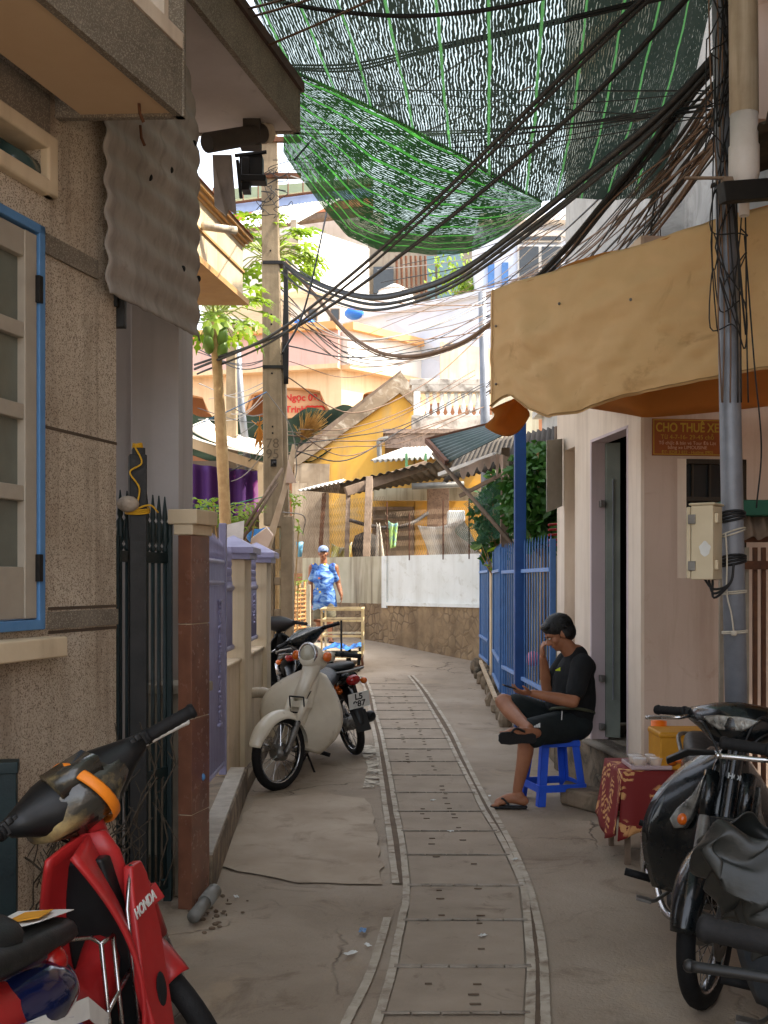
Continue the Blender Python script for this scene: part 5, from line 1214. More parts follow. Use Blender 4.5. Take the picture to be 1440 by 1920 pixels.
m = MB(); m.prism([P(212, 688, 10.5), P(236, 688, 10.5), P(246, 742, 10.1), P(218, 730, 10.1)], (0, .03, .01)); m.build('sash', WINWOOD, o)
ch = thing('curtain_house', 'low house on the left with a purple flowered curtain under a sagging white tarp', 'house', (-2.5, 16, 0))
m = MB(); m.box2((-5, 17.2, 0), (-1.65, 17.4, 3.4)); m.box2((-5, 16.6, 2.6), (-1.6, 17.3, 2.75)); m.build('wall', mat('dim_wall', lin((110, 96, 80)), lin((84, 72, 62)), 2, .9), ch)
m = MB(); m.sheet(lambda u, v: P(355 + 142 * u, 806 + 46 * u ** .6 + (12 + 0 * u) * v, 15.5 - .3 * v) + V((0, -.9 * v, -.02)), 20, 5); m.sheet(lambda u, v: P(355 + 142 * u, 800 + 55 * u ** .6, 15.5) + V((0, 1.6 * v, .35 * v)), 20, 4); m.build('white_tarp', mat('white_tarp', lin((230, 220, 204)), lin((212, 200, 182)), 2, .7), ch, smooth=True, solid=.01)
m = MB(); m.bar(P(355, 830, 15.4), P(497, 878, 15.4), .07, .12); m.bar(P(490, 870, 15.4), P(497, 1090, 15.4), .1, .1); m.build('beam', CREAM, ch)
# purple curtain with procedural blossoms
N = NT('purple_flower_cloth'); vv = N.n('ShaderNodeTexVoronoi'); vv.inputs['Scale'].default_value = 2.3; N.l(N.co.outputs['Object'], vv.inputs['Vector'])
pet = N.ramp(N.math('ADD', vv.outputs['Distance'], N.math('MULTIPLY', N.noise(9, 2), .25)), [(.40, lin((214, 150, 204))), (.46, lin((168, 66, 160))), (.56, lin((66, 24, 92)))]); N.l(pet, N.b.inputs['Base Color']); N.b.inputs['Roughness'].default_value = .8
m = MB(); a_, b_ = P(340, 868, 16.2), P(486, 884, 16.2); m.sheet(lambda u, v: a_.lerp(b_, u) + V((0, .05 * math.sin(u * 30), -v * (.75 + .12 * math.sin(u * 5)))), 40, 8)
tag(m.build('purple_curtain', N.m, smooth=True, solid=.01), 'purple cloth printed with pink blossoms hung in the low house', 'curtain')
# ------------------------------------------------------------------ shade net
def shade_net(name, lines, amp, green, stripe_n, thick, axis=0, dens=0.0, base=(36, 45, 38)):
    N = NT(name); sp = N.n('ShaderNodeSeparateXYZ'); N.l(N.co.outputs['UV'], sp.inputs[0])
    u, v = sp.outputs[axis], sp.outputs[1 - axis]
    mp = N.n('ShaderNodeMapping'); mp.inputs['Scale'].default_value = (46, 30, 1) if axis == 0 else (26, 40, 1); N.l(N.co.outputs['UV'], mp.inputs[0])
    n1 = N.noise(1.0, 3, mp.outputs[0]); mp2 = N.n('ShaderNodeMapping'); mp2.inputs['Scale'].default_value = (7, 5, 1); N.l(N.co.outputs['UV'], mp2.inputs[0]); n2 = N.noise(1.0, 4, mp2.outputs[0])
    ph = N.math('ADD', N.math('MULTIPLY', u, lines), N.math('MULTIPLY', n1, amp))
    w_ = N.math('SINE', N.math('MULTIPLY', ph, 6.2832))
    mp3 = N.n('ShaderNodeMapping'); mp3.inputs['Scale'].default_value = (lines * .9, 60, 1) if axis == 0 else (60, lines * .9, 1); N.l(N.co.outputs['UV'], mp3.inputs[0])
    n3 = N.noise(1.0, 2, mp3.outputs[0])
    cover = N.math('ADD', N.math('ADD', w_, N.math('MULTIPLY', N.math('SUBTRACT', n3, .5), 2.6)), N.math('MULTIPLY', N.math('SUBTRACT', n2, .5), 2.2))
    if dens: cover = N.math('ADD', cover, N.math('MULTIPLY', N.ramp(N.math('ADD', u, N.math('MULTIPLY', n2, .25)), [(.62, BW[0]), (1.0, BW[1])]), dens))
    cov = N.math('MULTIPLY', N.math('SUBTRACT', cover, thick), 8.0, True)
    # bright selvedge stripes woven in
    st = N.math('SINE', N.math('MULTIPLY', N.math('ADD', N.math('MULTIPLY', u, stripe_n), N.math('MULTIPLY', n2, .18)), 6.2832))
    st = N.ramp(st, [(.965, BW[0]), (.992, BW[1])] if axis == 0 else [(.87, BW[0]), (.96, BW[1])])
    colr = N.mix(st, lin(base), lin(green)); N.l(colr, N.b.inputs['Base Color']); N.b.inputs['Roughness'].default_value = .6
    tr = N.n('ShaderNodeBsdfTranslucent'); N.l(N.mix(st, lin(tuple(x * 1.5 for x in base)), lin(green)), tr.inputs[0]); m1 = N.n('ShaderNodeMixShader'); m1.inputs[0].default_value = .35
    N.l(N.b.outputs[0], m1.inputs[1]); N.l(tr.outputs[0], m1.inputs[2])
    t = N.n('ShaderNodeBsdfTransparent'); t.inputs[0].default_value = (.52, .57, .52, 1); mx = N.n('ShaderNodeMixShader'); cov2 = N.math('MAXIMUM', cov, st)
    N.l(cov2, mx.inputs[0]); N.l(t.outputs[0], mx.inputs[1]); N.l(m1.outputs[0], mx.inputs[2]); N.l(mx.outputs[0], N.out.inputs[0]); return N.m
far = [P(536, 128, 6.5), P(700, 205, 7.3), P(860, 290, 8.2), P(1015, 379, 9.0), P(1120, 374, 8.95), P(1228, 373, 8.9)]
nearl, nearr = V((-1.4, 1.2, 4.95)), V((2.05, 1.2, 5.15))
def pl(pts, u):
    k = u * (len(pts) - 1); i = min(int(k), len(pts) - 2); return pts[i].lerp(pts[i + 1], k - i)
redge = [P(1228, 373, 8.9), P(1290, 190, 7.8), P(1338, 0, 6.7), nearr]
def net1(u, v):
    f = pl(far, u); n_ = nearl.lerp(nearr, u); p = f.lerp(n_, v)
    r = pl(redge, v); rl = far[-1].lerp(nearr, v); p += (r - rl) * u ** 2
    p.z += -.32 * math.sin(math.pi * v) * math.sin(math.pi * min(1, u * 1.05)) + .05 * noise.noise(V((u * 5, v * 6, 2))) + .02 * noise.noise(V((u * 16, v * 14, 4))); return p
m = MB(); m.sheet(net1, 70, 70)
nt_ = tag(m.build('shade_net', shade_net('green_shade_net', 150, 2.6, (112, 190, 108), 11, -.76, 0, .3), smooth=True), 'large green shade net stretched above the alley with pale green stripes', 'net')
bel = [P(531, 285, 7.4), P(566, 335, 7.9), P(602, 385, 8.4), P(650, 442, 9.0), P(722, 473, 9.6), P(802, 481, 9.9), P(880, 470, 9.8), P(950, 440, 9.5), P(1015, 386, 9.05)]
def net2(u, v):
    a = pl(far[:4], u); b = pl(bel, u); p = a.lerp(b, v); p.z -= .10 * math.sin(math.pi * v) * math.sin(math.pi * u) - .03 * noise.noise(V((u * 6, v * 5, 7))); return p
m = MB(); m.sheet(net2, 50, 30)
tag(m.build('shade_net', shade_net('green_shade_net_fold', 84, 1.8, (92, 190, 76), 9, -.95, 1, 0, (28, 54, 26)), smooth=True), 'sagging belly of green shade net hanging below the seam', 'net')
m = MB(); m.tube([pl(far[:4], i / 20) + V((0, -.01, 0)) for i in range(21)], .012, 6); tag(m.build('net_hem', mat('pale_green_hem', lin((130, 206, 130)), None, 9, .7, transl=.4), smooth=True), 'pale green hem cord along the seam of the shade net', 'cord')

# ------------------------------------------------------------------ concrete pole with its openings
pl_ = thing('concrete_pole', 'weathered concrete utility pole with small bolt holes and square openings near its foot', 'pole', (-1.33, 14, 0))
Yp = 14.0; xl, xr = PX(494, Yp), PX(530, Yp); zt_ = PZ(205, Yp); zsplit = PZ(985, Yp)
m = MB(); m.loft([[V((xl, Yp, zsplit)), V((PX(533, Yp), Yp, zsplit)), V((PX(533, Yp), Yp + .22, zsplit)), V((xl, Yp + .22, zsplit))], [V((PX(489, Yp) + .0, Yp, zt_)), V((PX(517, Yp), Yp, zt_)), V((PX(517, Yp), Yp + .18, zt_)), V((PX(489, Yp), Yp + .18, zt_))]])
la, lb, lc, ld = PX(505, Yp), PX(513, Yp), PX(526, Yp), PX(549, Yp)
m.box2((la, Yp, 0), (lb, Yp + .2, zsplit)); m.box2((lc, Yp, 0), (ld - .0, Yp + .24, zsplit + .001))
for py in (1037, 1090, 1150, 1210, 1262): z = PZ(py, Yp); m.box2((lb, Yp + .01, z - .05), (lc, Yp + .19, z + .05))
m.box2((la, Yp - .001, zsplit - .02), (ld, Yp + .23, zsplit + .12))
m.build('shaft', POLECONC, pl_, bevel=.012)
m = MB(); m.loft([[V((PX(530, Yp), Yp + .05, PZ(985, Yp))), V((PX(541, Yp), Yp + .05, PZ(985, Yp))), V((PX(541, Yp), Yp + .25, PZ(985, Yp))), V((PX(530, Yp), Yp + .25, PZ(985, Yp)))], [V((PX(524, Yp), Yp + .05, PZ(640, Yp))), V((PX(533, Yp), Yp + .05, PZ(640, Yp))), V((PX(533, Yp), Yp + .2, PZ(640, Yp))), V((PX(524, Yp), Yp + .2, PZ(640, Yp)))]]); m.build('side_flange', POLECONC, pl_)
for py in (372, 470, 590, 608, 700, 800, 812):
    m = MB(); m.lathe([(.012, 0), (.012, .02)], V((PX(506 + (py - 372) * .012, Yp), Yp + .012, PZ(py, Yp))), (0, -1, 0), 8); m.build('bolt_hole', BLACKHOLE, pl_)
MP2 = MT2.copy()
for tx, py in (('78', 832), ('95', 852)):
    M_ = MT2.copy(); M_.translation = V((PX(511, Yp), Yp - .004, PZ(py, Yp))); text_mb(tx, .17, M_, mat('faded_stencil', lin((104, 90, 72)), None, 9, .9, bump=0), pl_, depth=.001)
for py in (492, 688):
    m = MB(); z = PZ(py, Yp); m.box2((xl - .01, Yp - .015, z - .02), (PX(530, Yp) + .02, Yp + .21, z + .02)); m.build('steel_band', DARKMETAL, pl_)
for py in (262, 330): m = MB(); m.box(P(527, py, Yp), (.5, .06, .06)); m.build('cross_arm', RUST, pl_)
for k in range(5):
    m = MB(); x0 = 532 + k * 1.6; m.tube(cat_pts([P(x0, 496, Yp - .05), P(x0 + 1, 560, Yp - .05), P(x0 - 2 + k, 640, Yp - .05), P(x0 + 1, 720, Yp - .04)], 5), .009, 5); m.build('riser_cable', CABLE, pl_, smooth=True)
random.seed(21)
for k in range(9):
    m = MB(); c = P(random.uniform(496, 530), random.uniform(270, 400), Yp - .06); pts = [c + V((random.uniform(-.14, .14), 0, random.uniform(-.25, .1) * i / 4)) for i in range(6)]; m.tube(cat_pts(pts, 5), .005, 5); m.build('cable_tail', CABLE, pl_, smooth=True)
m = MB(); m.box(P(513, 868, Yp - .06), (.07, .06, .09)); m.ell(P(514, 868, Yp - .1), (.025, .02, .025)); m.build('junction_box', DARKMETAL, pl_, bevel=.005)
# worn metal roll, box and hanging board under the far slab
m = MB(); a, b = P(388, 268, 6.2), P(492, 250, 6.5); m.tube([a, b], .055, 16); m.mat(1); m.tube([b, b + (b - a).normalized() * .05], .06, 16); m.mat(0); m.box(P(473, 232, 6.45), (.1, .08, .16)); m.box(P(470, 262, 6.5), (.12, .1, .1))
tag(m.build('rolled_awning', [DARKROOF, PVC], smooth=False, bevel=.003), 'rolled up awning tube under the far roof slab', 'awning roll')
m = MB(); m.prism([P(398, 290, 6.6), P(434, 290, 6.6), P(443, 402, 6.7), P(428, 392, 6.7), P(424, 404, 6.7), P(402, 385, 6.7)], (0, .02, 0)); tag(m.build('torn_board', RUSTSHEET), 'torn board hanging below the rolled awning', 'board')
m = MB(); m.box(P(472, 318, 6.9), (.14, .1, .15)); m.box(P(462, 330, 6.88), (.05, .1, .2)); m.bar(P(445, 300, 6.8), P(452, 372, 6.8), .02); m.box(P(475, 338, 6.85), (.16, .1, .04)); m.bar(P(440, 292, 6.85), P(500, 285, 6.85), .02); tag(m.build('speaker_box', DARKMETAL, bevel=.004), 'dark metal box on brackets beside the concrete pole top', 'box')

# ------------------------------------------------------------------ cables
def cable(pts, Y0, Y1, r, mt=CABLE, name='power_cable', label=None, grp='cables strung over the alley', n=6):
    xs0 = [0]
    for a, b in zip(pts, pts[1:]): xs0.append(xs0[-1] + math.hypot(b[0] - a[0], b[1] - a[1]))
    e_ = 1.7 if Y0 < 6 and Y1 > 13 else 1.0
    q = [P(x, y, Y0 + (Y1 - Y0) * (s / xs0[-1]) ** e_) for (x, y), s in zip(pts, xs0)]
    m = MB(); m.tube(cat_pts(q, 8), r, n, caps=False)
    o = m.build(name, mt, smooth=True)
    return tag(o, label or 'thin cable in the tangle strung over the alley', 'cable', grp)
def off(pts, dx, dy, j=0): return [(x + dx + random.uniform(-j, j), y + dy + random.uniform(-j, j)) for x, y in pts]
c1 = [(1290, -60), (1200, 2), (990, 205), (800, 390), (640, 530), (500, 634), (365, 692)]
cable(c1, 5.2, 13.5, .016, label='upper thick black cable running diagonally from top right down to the concrete pole')
cable(off(c1, 5, 9), 5.2, 13.6, .012, label='thick cable lying just under the upper diagonal cable')
c2 = [(1330, -60), (1285, 0), (1100, 190), (900, 362), (760, 472), (640, 560), (520, 630), (365, 684)]
cable(c2, 5.4, 13.5, .015, label='second thick diagonal cable crossing below the upper one')
c3 = [(1385, 55), (1240, 212), (1100, 332), (960, 442), (860, 512), (780, 546), (700, 560), (625, 545), (570, 520), (532, 492)]
for k, (dx, dy, r) in enumerate(((0, 0, .024), (3, 10, .017), (-2, 20, .014), (2, -6, .010))):
    cable(off(c3, dx, dy, 2), 5.4, 13.9, r, label=('thickest bundled cable sagging from the grey pole to the concrete pole', 'second strand of the sagging bundle', 'lowest strand of the sagging bundle', 'top strand of the sagging bundle')[k])
c4 = [(1390, 60), (1300, 160), (1230, 262), (1130, 382), (1062, 462), (1000, 527)]
for k, (dx, dy, r) in enumerate(((0, 0, .022), (8, 6, .014), (-6, 4, .012))): cable(off(c4, dx, dy, 2), 5.4, 8.6, r, label=('thick black cable dropping steeply behind the tan awning', 'right hand cable dropping behind the tan awning', 'left hand cable dropping behind the tan awning')[k])
c5 = [(1010, 535), (930, 598), (870, 640), (800, 664), (740, 667), (690, 651), (640, 612), (585, 545), (536, 492)]
cable(c5, 9.0, 13.9, .019, label='brown sunlit cable looping low in front of the arched house', mt=CABLEBR); cable(off(c5, 0, 5, 1), 9.0, 13.9, .008, mt=CABLEBR, label='thin cable following the low brown loop')
for k in range(3): cable(off([(545, 122), (660, 121), (800, 90), (1000, 45), (1190, 2), (1300, -25)], 0, k * 5, 2), 7.0, 5.6, .007, label='one of three cables running side by side from the far slab corner to top right', grp='three cables under the net')
cable([(400, -25), (520, 2), (620, 20), (760, 30), (900, 20), (1020, -4), (1100, -25)], 6, 5.4, .012, label='thick cable sagging across the very top of the view')
for a, b in (((430, 24), (560, -10)), ((440, 40), (620, -14)), ((505, 84), (720, -12))): cable([a, ((a[0] + b[0]) / 2, (a[1] + b[1]) / 2 + 2), b], 6, 5, .007, CABLEBR, 'rope', 'brown rope running up over the far roof slab', 'ropes over the roof slab')
# thin verticals and drops near the concrete pole
for pts in ([(690, -20), (655, 130), (640, 255), (612, 400), (572, 575), (530, 662)], [(700, 40), (655, 145), (600, 240), (552, 300)], [(560, 305), (620, 262), (760, 180), (900, 95)], [(545, 330), (600, 345), (720, 352), (860, 335), (1000, 290), (1200, 225), (1335, 190)], [(548, 318), (640, 310), (860, 220), (1000, 160)]):
    cable(pts, 13.0, 6.5, .0065, CABLE if pts[0][0] > 600 else CABLEGY, label='thin wire crossing the net at a slant near the concrete pole', grp='slanting wires by the concrete pole')
random.seed(33)
for k in range(10):      # across under the net
    y0, y1 = random.uniform(120, 320), random.uniform(150, 225); s = random.uniform(0, 40)
    cable([(548, y0), (800, (y0 * 2 + y1) / 3 + s), (1050, (y0 + 2 * y1) / 3 + s), (1335, y1)], 9.5, 5.7, random.uniform(.003, .006), CABLE, label='thin dark cable crossing nearly level under the shade net', grp='level cables under the net')
for k in range(22):      # fan from the grey pole to the far poles
    x1, y1 = random.choice(((905, 560), (908, 585), (906, 610), (912, 730), (905, 545))); y1 += random.uniform(-12, 12)
    x0, y0 = random.uniform(1335, 1350), random.uniform(150, 300); s = random.uniform(10, 90)
    cable([(x0, y0), (x0 * .7 + x1 * .3, y0 * .7 + y1 * .3 + s * .8), (x0 * .35 + x1 * .65, y0 * .35 + y1 * .65 + s), (x1, y1)], 5.5, 18.3, random.uniform(.005, .010), CABLEBR if k % 3 else CABLE, label='thin cable fanning from the grey pole to the thin far pole', grp='fan of cables from the grey pole')
for k in range(14):      # between the far thin pole and the concrete pole
    x0, y0 = 906, random.uniform(545, 640); x1, y1 = random.uniform(525, 540), random.uniform(500, 760); s = random.uniform(20, 110)
    cable([(x0, y0), (800, y0 * .7 + y1 * .3 + s * .7), (660, y0 * .35 + y1 * .65 + s), (x1, y1)], 18.5, 14, random.uniform(.005, .010), random.choice((CABLE, CABLEBR, CABLEBR, CABLEGY)), label='thin cable sagging between the thin far pole and the concrete pole', grp='cables between the two poles')
for k in range(7):      # low swags on to the yellow gable and the left houses
    x0, y0 = random.uniform(880, 912), random.uniform(690, 800); x1, y1 = random.uniform(530, 560), random.uniform(790, 850)
    cable([(x0, y0), (760, y0 * .6 + y1 * .4 + 30), (650, y0 * .3 + y1 * .7 + random.uniform(10, 60)), (x1, y1)], 18.5, 14.2, random.uniform(.005, .009), random.choice((CABLE, CABLEBR)), label='thin cable sagging low across the yellow gable', grp='cables across the yellow gable')
for k in range(14):
    x0, y0 = random.uniform(495, 530), random.uniform(640, 820); x1 = random.uniform(362, 440); y1 = y0 + random.uniform(-40, 120)
    cable([(x0, y0), ((x0 + x1) / 2, (y0 + y1) / 2 + random.uniform(8, 40)), (x1, y1)], 14, 17, random.uniform(.005, .009), random.choice((CABLE, CABLEGY, CABLEGY)), label='thin wire running from the concrete pole to the left houses', grp='wires to the left houses')
for k in range(12):      # bright service wires in the gap below the net
    x0, y0 = random.uniform(1045, 1065), random.uniform(380, 500); x1, y1 = random.uniform(690, 770), random.uniform(480, 640)
    cable([(x0, y0), ((x0 + x1) / 2, (y0 + y1) / 2 + random.uniform(5, 50)), (x1, y1)], 20, 27, random.uniform(.006, .012), random.choice((CABLE, CABLEGY, CABLEBR)), label='service wire in the bright gap below the net before the pale houses', grp='service wires before the pale houses')
for k in range(9):       # drops from the grey pole down past the grey block
    x1, y1 = random.uniform(1040, 1240), random.uniform(455, 520)
    cable([(1338, random.uniform(205, 225)), (1290 - k * 3, 280), (1240 - (1240 - x1) * .5, 380), (x1, y1)], 5.6, 8.2, random.uniform(.003, .005), CABLEBR if k % 2 else CABLE, label='drop wire hanging from the grey pole before the bare grey wall', grp='drop wires before the grey wall')
for pts, mt_ in (([(360, 952), (430, 946), (500, 930)], mat('green_cord', lin((60, 140, 104)), None, 9, .7)), ([(360, 800), (430, 770), (500, 735)], BLUEPAINT), ([(530, 960), (570, 968), (568, 1000)], CABLEGY), ([(500, 735), (545, 800), (556, 870), (552, 905)], CABLEGY)):
    cable(pts, 13, 13.6, .006, mt_, 'cord', 'light cord tied between the concrete pole and the left houses', 'cords tied to the pole')

# ------------------------------------------------------------------ plants
def palm_leaf(m, c, d, up, R, lobes=7):
    "palmate papaya leaf: pointed lobes round the stalk end"
    d = d.normalized(); s = d.cross(up).normalized(); n = s.cross(d)
    for k in range(lobes):
        t = math.radians(-125 + 250 * k / (lobes - 1)); dr = d * math.cos(t) + s * math.sin(t); sd = s * math.cos(t) - d * math.sin(t)
        L = R * (1 - .35 * abs(t) / 2.2) * random.uniform(.88, 1.1)
        b0 = c; q = [b0, c + dr * L * .35 + sd * L * .13 - n * L * .02, c + dr * L * .5 + sd * L * .09, c + dr * L * .62 + sd * L * .22 - n * L * .1, c + dr * L * .78 + sd * L * .07 - n * L * .12, c + dr * L - n * L * .26, c + dr * L * .78 - sd * L * .07 - n * L * .12, c + dr * L * .62 - sd * L * .22 - n * L * .1, c + dr * L * .5 - sd * L * .09, c + dr * L * .35 - sd * L * .13 - n * L * .02]
        mid = c + dr * L * .55 + n * L * .03; k0 = len(q)
        m._add(q + [mid], [(i, (i + 1) % k0, k0) for i in range(k0)])
def papaya(name, label, base, crown, nl, R, fruits, seed, LR=.34, spread=1.0):
    random.seed(seed); t = thing(name, label, 'tree', tuple(base), group=None)
    mid = base.lerp(crown, .5) + V((.03, 0, 0)); m = MB(); pts = cat_pts([base, mid, crown], 12); m.tube(pts, [.085 - .03 * i / len(pts) + random.uniform(-.004, .004) for i in range(len(pts))], 10); m.build('trunk', BARK, t, smooth=True)
    m = MB(); st = MB()
    for i in range(nl):
        a = i * 2.4 + random.uniform(-.3, .3); e = random.uniform(-.45, .9); L = R * random.uniform(.6, 1.1)
        d = V((math.cos(a) * spread, math.sin(a), e)).normalized(); end = crown + d * L + V((0, 0, -.12 * L)); st.tube([crown + V((0, 0, random.uniform(-.1, .05))), crown + d * L * .5 + V((0, 0, .05)), end], .008, 5)
        palm_leaf(m, end, (d + V((0, 0, -.55))).normalized(), V((0, 0, 1)), LR * random.uniform(.75, 1.15))
    st.build('leaf_stalk', mat('pale_stalk', lin((150, 160, 84)), None, 9, .6), t, smooth=True); m.build('crown', LEAF, t)
    for i in range(fruits):
        a = i * 2.1; z = -.12 - .05 * i; m = MB(); m.lathe([(.0, .12), (.035, .1), (.06, .03), (.062, -.03), (.045, -.09), (.0, -.12)], crown + V((.1 * math.cos(a), .1 * math.sin(a) - .04, z)), (.15 * math.cos(a), .15 * math.sin(a), 1), 12); m.build('fruit', mat('green_papaya', lin((112, 138, 58)), lin((88, 118, 44)), 8, .5), t, smooth=True)
papaya('papaya_tree', 'slender papaya tree with green fruit left of the concrete pole', V((PX(432, 13), 13, 0)), P(402, 590, 13), 34, .6, 7, 4, .27)
papaya('papaya_tree', 'taller papaya tree whose leaves spread behind the concrete pole', V((PX(512, 14.8), 14.8, 0)), P(505, 480, 14.8), 52, .66, 0, 8, .28)
def shrub(name, label, c, r, n, R, seed, mt=LEAF, lob=5, cat_='shrub'):
    random.seed(seed); m = MB(); st = MB()
    for i in range(n):
        p = c + V((random.uniform(-1, 1) * r[0], random.uniform(-1, 1) * r[1], random.uniform(-1, 1) * r[2])); d = V((random.uniform(-1, 1), random.uniform(-1, .3), random.uniform(-.6, .2)))
        palm_leaf(m, p, d, V((0, 0, 1)), R * random.uniform(.7, 1.2), lob)
        if i % 6 == 0: st.tube([V((c.x + random.uniform(-.1, .1), c.y, gz(0, c.y))), p], .01, 5)
    t = thing(name, label, cat_, (c.x, c.y, 0)); m.build('foliage', mt, t); st.build('stem', BARK, t); return t
shrub('leafy_shrub', 'bright sunlit papaya shrub behind the lilac gate', P(425, 962, 13.4), (.42, .35, .16), 44, .2, 3)
shrub('leafy_shrub', 'yellow green leaves growing beside the foot of the concrete pole', P(546, 970, 14.8), (.12, .2, .32), 12, .2, 5)
shrub('leafy_shrub', 'small sunlit shrub in front of the woven fence', P(548, 1090, 15.2), (.12, .2, .22), 16, .12, 6)
def leaf_tree(name, label, c, r, n, mt, seed, size=.09, tr=True):
    random.seed(seed); m = MB()
    for i in range(n):
        while True:
            q = V((random.uniform(-1, 1), random.uniform(-1, 1), random.uniform(-1, 1)))
            if q.length < 1 and noise.noise(q * 2.2 + V((seed, 0, 0))) > -.22: break
        p = c + V((q.x * r[0], q.y * r[1], q.z * r[2])); d = V((random.uniform(-1, 1), random.uniform(-1, 1), random.uniform(-1, .2))).normalized(); s = d.orthogonal().normalized(); s = Matrix.Rotation(random.uniform(0, 6.3), 3, d) @ s; L = size * random.uniform(.7, 1.4)
        m._add([p, p + d * L * .4 + s * L * .3, p + d * L, p + d * L * .4 - s * L * .3], [(0, 1, 2, 3)])
    t = thing(name, label, 'tree', (c.x, c.y, gz(0, c.y))); m.build('crown', mt, t)
    m = MB(); b = V((c.x, c.y, gz(0, c.y) + .2)); m.tube([b, b.lerp(c, .6) + V((.05, 0, 0)), c + V((0, 0, r[2] * .4))], [.06, .045, .02], 8)
    for k in range(5): m.tube([b.lerp(c, .7), c + V((random.uniform(-.7, .7) * r[0], random.uniform(-.6, .6) * r[1], random.uniform(-.3, .8) * r[2]))], .015, 5)
    m.build('trunk', BARK, t, smooth=True)
leaf_tree('mango_tree', 'dark leafy tree behind the blue fence beside the pink house', P(1012, 930, 12.6), (.42, .6, .62), 2600, LEAFDK, 12, .12)
leaf_tree('mango_tree', 'taller leafy tree farther back in the fenced yard', P(985, 900, 16.0), (.55, .6, .7), 1500, LEAFDK, 13, .13)
leaf_tree('mango_tree', 'thin scrubby tree beside the thin grey pole', P(930, 975, 15.6), (.35, .4, .6), 700, LEAFDK, 14, .12)
random.seed(2); m = MB(); st = MB()
for k in range(9):
    p = P(888 + random.uniform(0, 58), 1018 + random.uniform(0, 45), 14.6); d = V((random.uniform(-1, 1), -.4, random.uniform(-.5, .3))).normalized(); s = d.cross(V((0, 0, 1))).normalized(); L = .17
    m._add([p, p + d * L * .3 + s * L * .33, p + d * L * .7 + s * L * .28, p + d * L, p + d * L * .7 - s * L * .28, p + d * L * .3 - s * L * .33, p + d * L * .5 - V((0, 0, .02))], [(i, (i + 1) % 6, 6) for i in range(6)]); st.tube([P(930, 1090, 14.7), p], .006, 5)
t = thing('big_leaf_plant', 'pale big leaved plant leaning over the blue fence', 'plant', tuple(P(930, 1090, 14.7))); m.build('foliage', LEAF, t); st.build('stem', BARK, t)
random.seed(41)
for (px, py, Y, r) in ((850, 520, 39, .7), (895, 535, 37, .8), (880, 550, 36.5, .5)):
    m = MB()
    for k in range(160): p = P(px, py, Y) + V((random.gauss(0, r * .5), random.gauss(0, .2), random.gauss(0, r * .5))); d = V((random.uniform(-1, 1), -.3, random.uniform(-1, 1))).normalized(); s = d.orthogonal().normalized(); L = .22; m._add([p, p + d * L * .5 + s * L * .3, p + d * L, p + d * L * .5 - s * L * .3], [(0, 1, 2, 3)])
    tag(m.build('potted_plant', LEAF), 'green and yellow balcony plants above the pale blue parapet', 'plant', 'plants on the balcony')
# ------------------------------------------------------------------ motorbikes (x forward, y left, z up, origin on the ground midway between the wheels)
INDGL = mat('clear_indicator_lens', lin((150, 148, 142)), lin((70, 70, 68)), 30, .12, metal=.6, bump=.2, bscale=60, coat=.8)
FAX, RAX, WR = .62, -.60, .283
RAKE = math.radians(26)
SAX = V((-math.sin(RAKE), 0, math.cos(RAKE))); SP0 = V((FAX - .03, 0, WR))
def arc(cx, cz, r, a0, a1, n): return [(cx + r * math.cos(math.radians(a0 + (a1 - a0) * i / n)), cz + r * math.sin(math.radians(a0 + (a1 - a0) * i / n))) for i in range(n + 1)]
def wheel(parent, name, cx, M_, disc=False, spokes=True):
    c = V((cx, 0, WR))
    m = MB().xf(M_); R, t = WR - .034, .034
    prof = [(R + t * math.cos(a) * (1.0), t * 1.0 * math.sin(a)) for a in [k * math.pi / 6 for k in range(12)]]; m.lathe(prof, c, (0, 1, 0), 40, closed=True); w = m.build(name, RUBBER, parent, smooth=True, local=True)
    m = MB().xf(M_); m.lathe([(R - .036, -.018), (R - .016, -.024), (R - .016, .024), (R - .036, .018), (R - .026, 0)], c, (0, 1, 0), 36, closed=True); m.build('rim', CHROME, w, smooth=True, local=True)
    m = MB().xf(M_); m.lathe([(0, -.06), (.016, -.06), (.02, -.05), (.058, -.045), (.064, -.02), (.055, .02), (.06, .045), (.02, .05), (.016, .06), (0, .06)], c, (0, 1, 0), 20); m.build('hub', STEEL, w, smooth=True, local=True)
    if spokes:
        m = MB().xf(M_)
        for k in range(28):
            a = 2 * math.pi * k / 28; b = a + (.42 if k % 4 < 2 else -.42); s = 1 if k % 2 else -1
            m.tube([c + V((.05 * math.cos(b), .03 * s, .05 * math.sin(b))), c + V(((R - .024) * math.cos(a), 0, (R - .024) * math.sin(a)))], .0022, 4, caps=False)
        m.build('spokes', CHROME, w, local=True)
    if disc:
        m = MB().xf(M_); m.lathe([(.055, .05), (.105, .05), (.105, .054), (.055, .054)], c, (0, 1, 0), 28, closed=True); m.build('brake_disc', STEEL, w, local=True); m = MB().xf(M_); m.box(c + V((-.09, .06, .05)), (.06, .04, .07)); m.build('brake_caliper', BLACKPL, w, local=True, bevel=.008)
    return w
def fender(parent, name, cx, r, a0, a1, mt, M_, wd=.052, drop=.028, tip=None):
    m = MB().xf(M_); path = arc(cx, WR, r, a0, a1, 22)
    def fn(u, v):
        k = min(int(v * 22), 21); f = v * 22 - k; (x0, z0), (x1, z1) = path[k], path[k + 1]; x, z = x0 + (x1 - x0) * f, z0 + (z1 - z0) * f
        s = u * 2 - 1; d = V((x - cx, 0, z - WR)).normalized(); e = 1 - .25 * max(0, abs(v - .5) * 2 - .7) / .3; return V((x, s * wd * e, z)) - d * drop * s * s * e
    m.sheet(fn, 10, 44); return m.build(name, mt, parent, smooth=True, local=True, solid=.005)
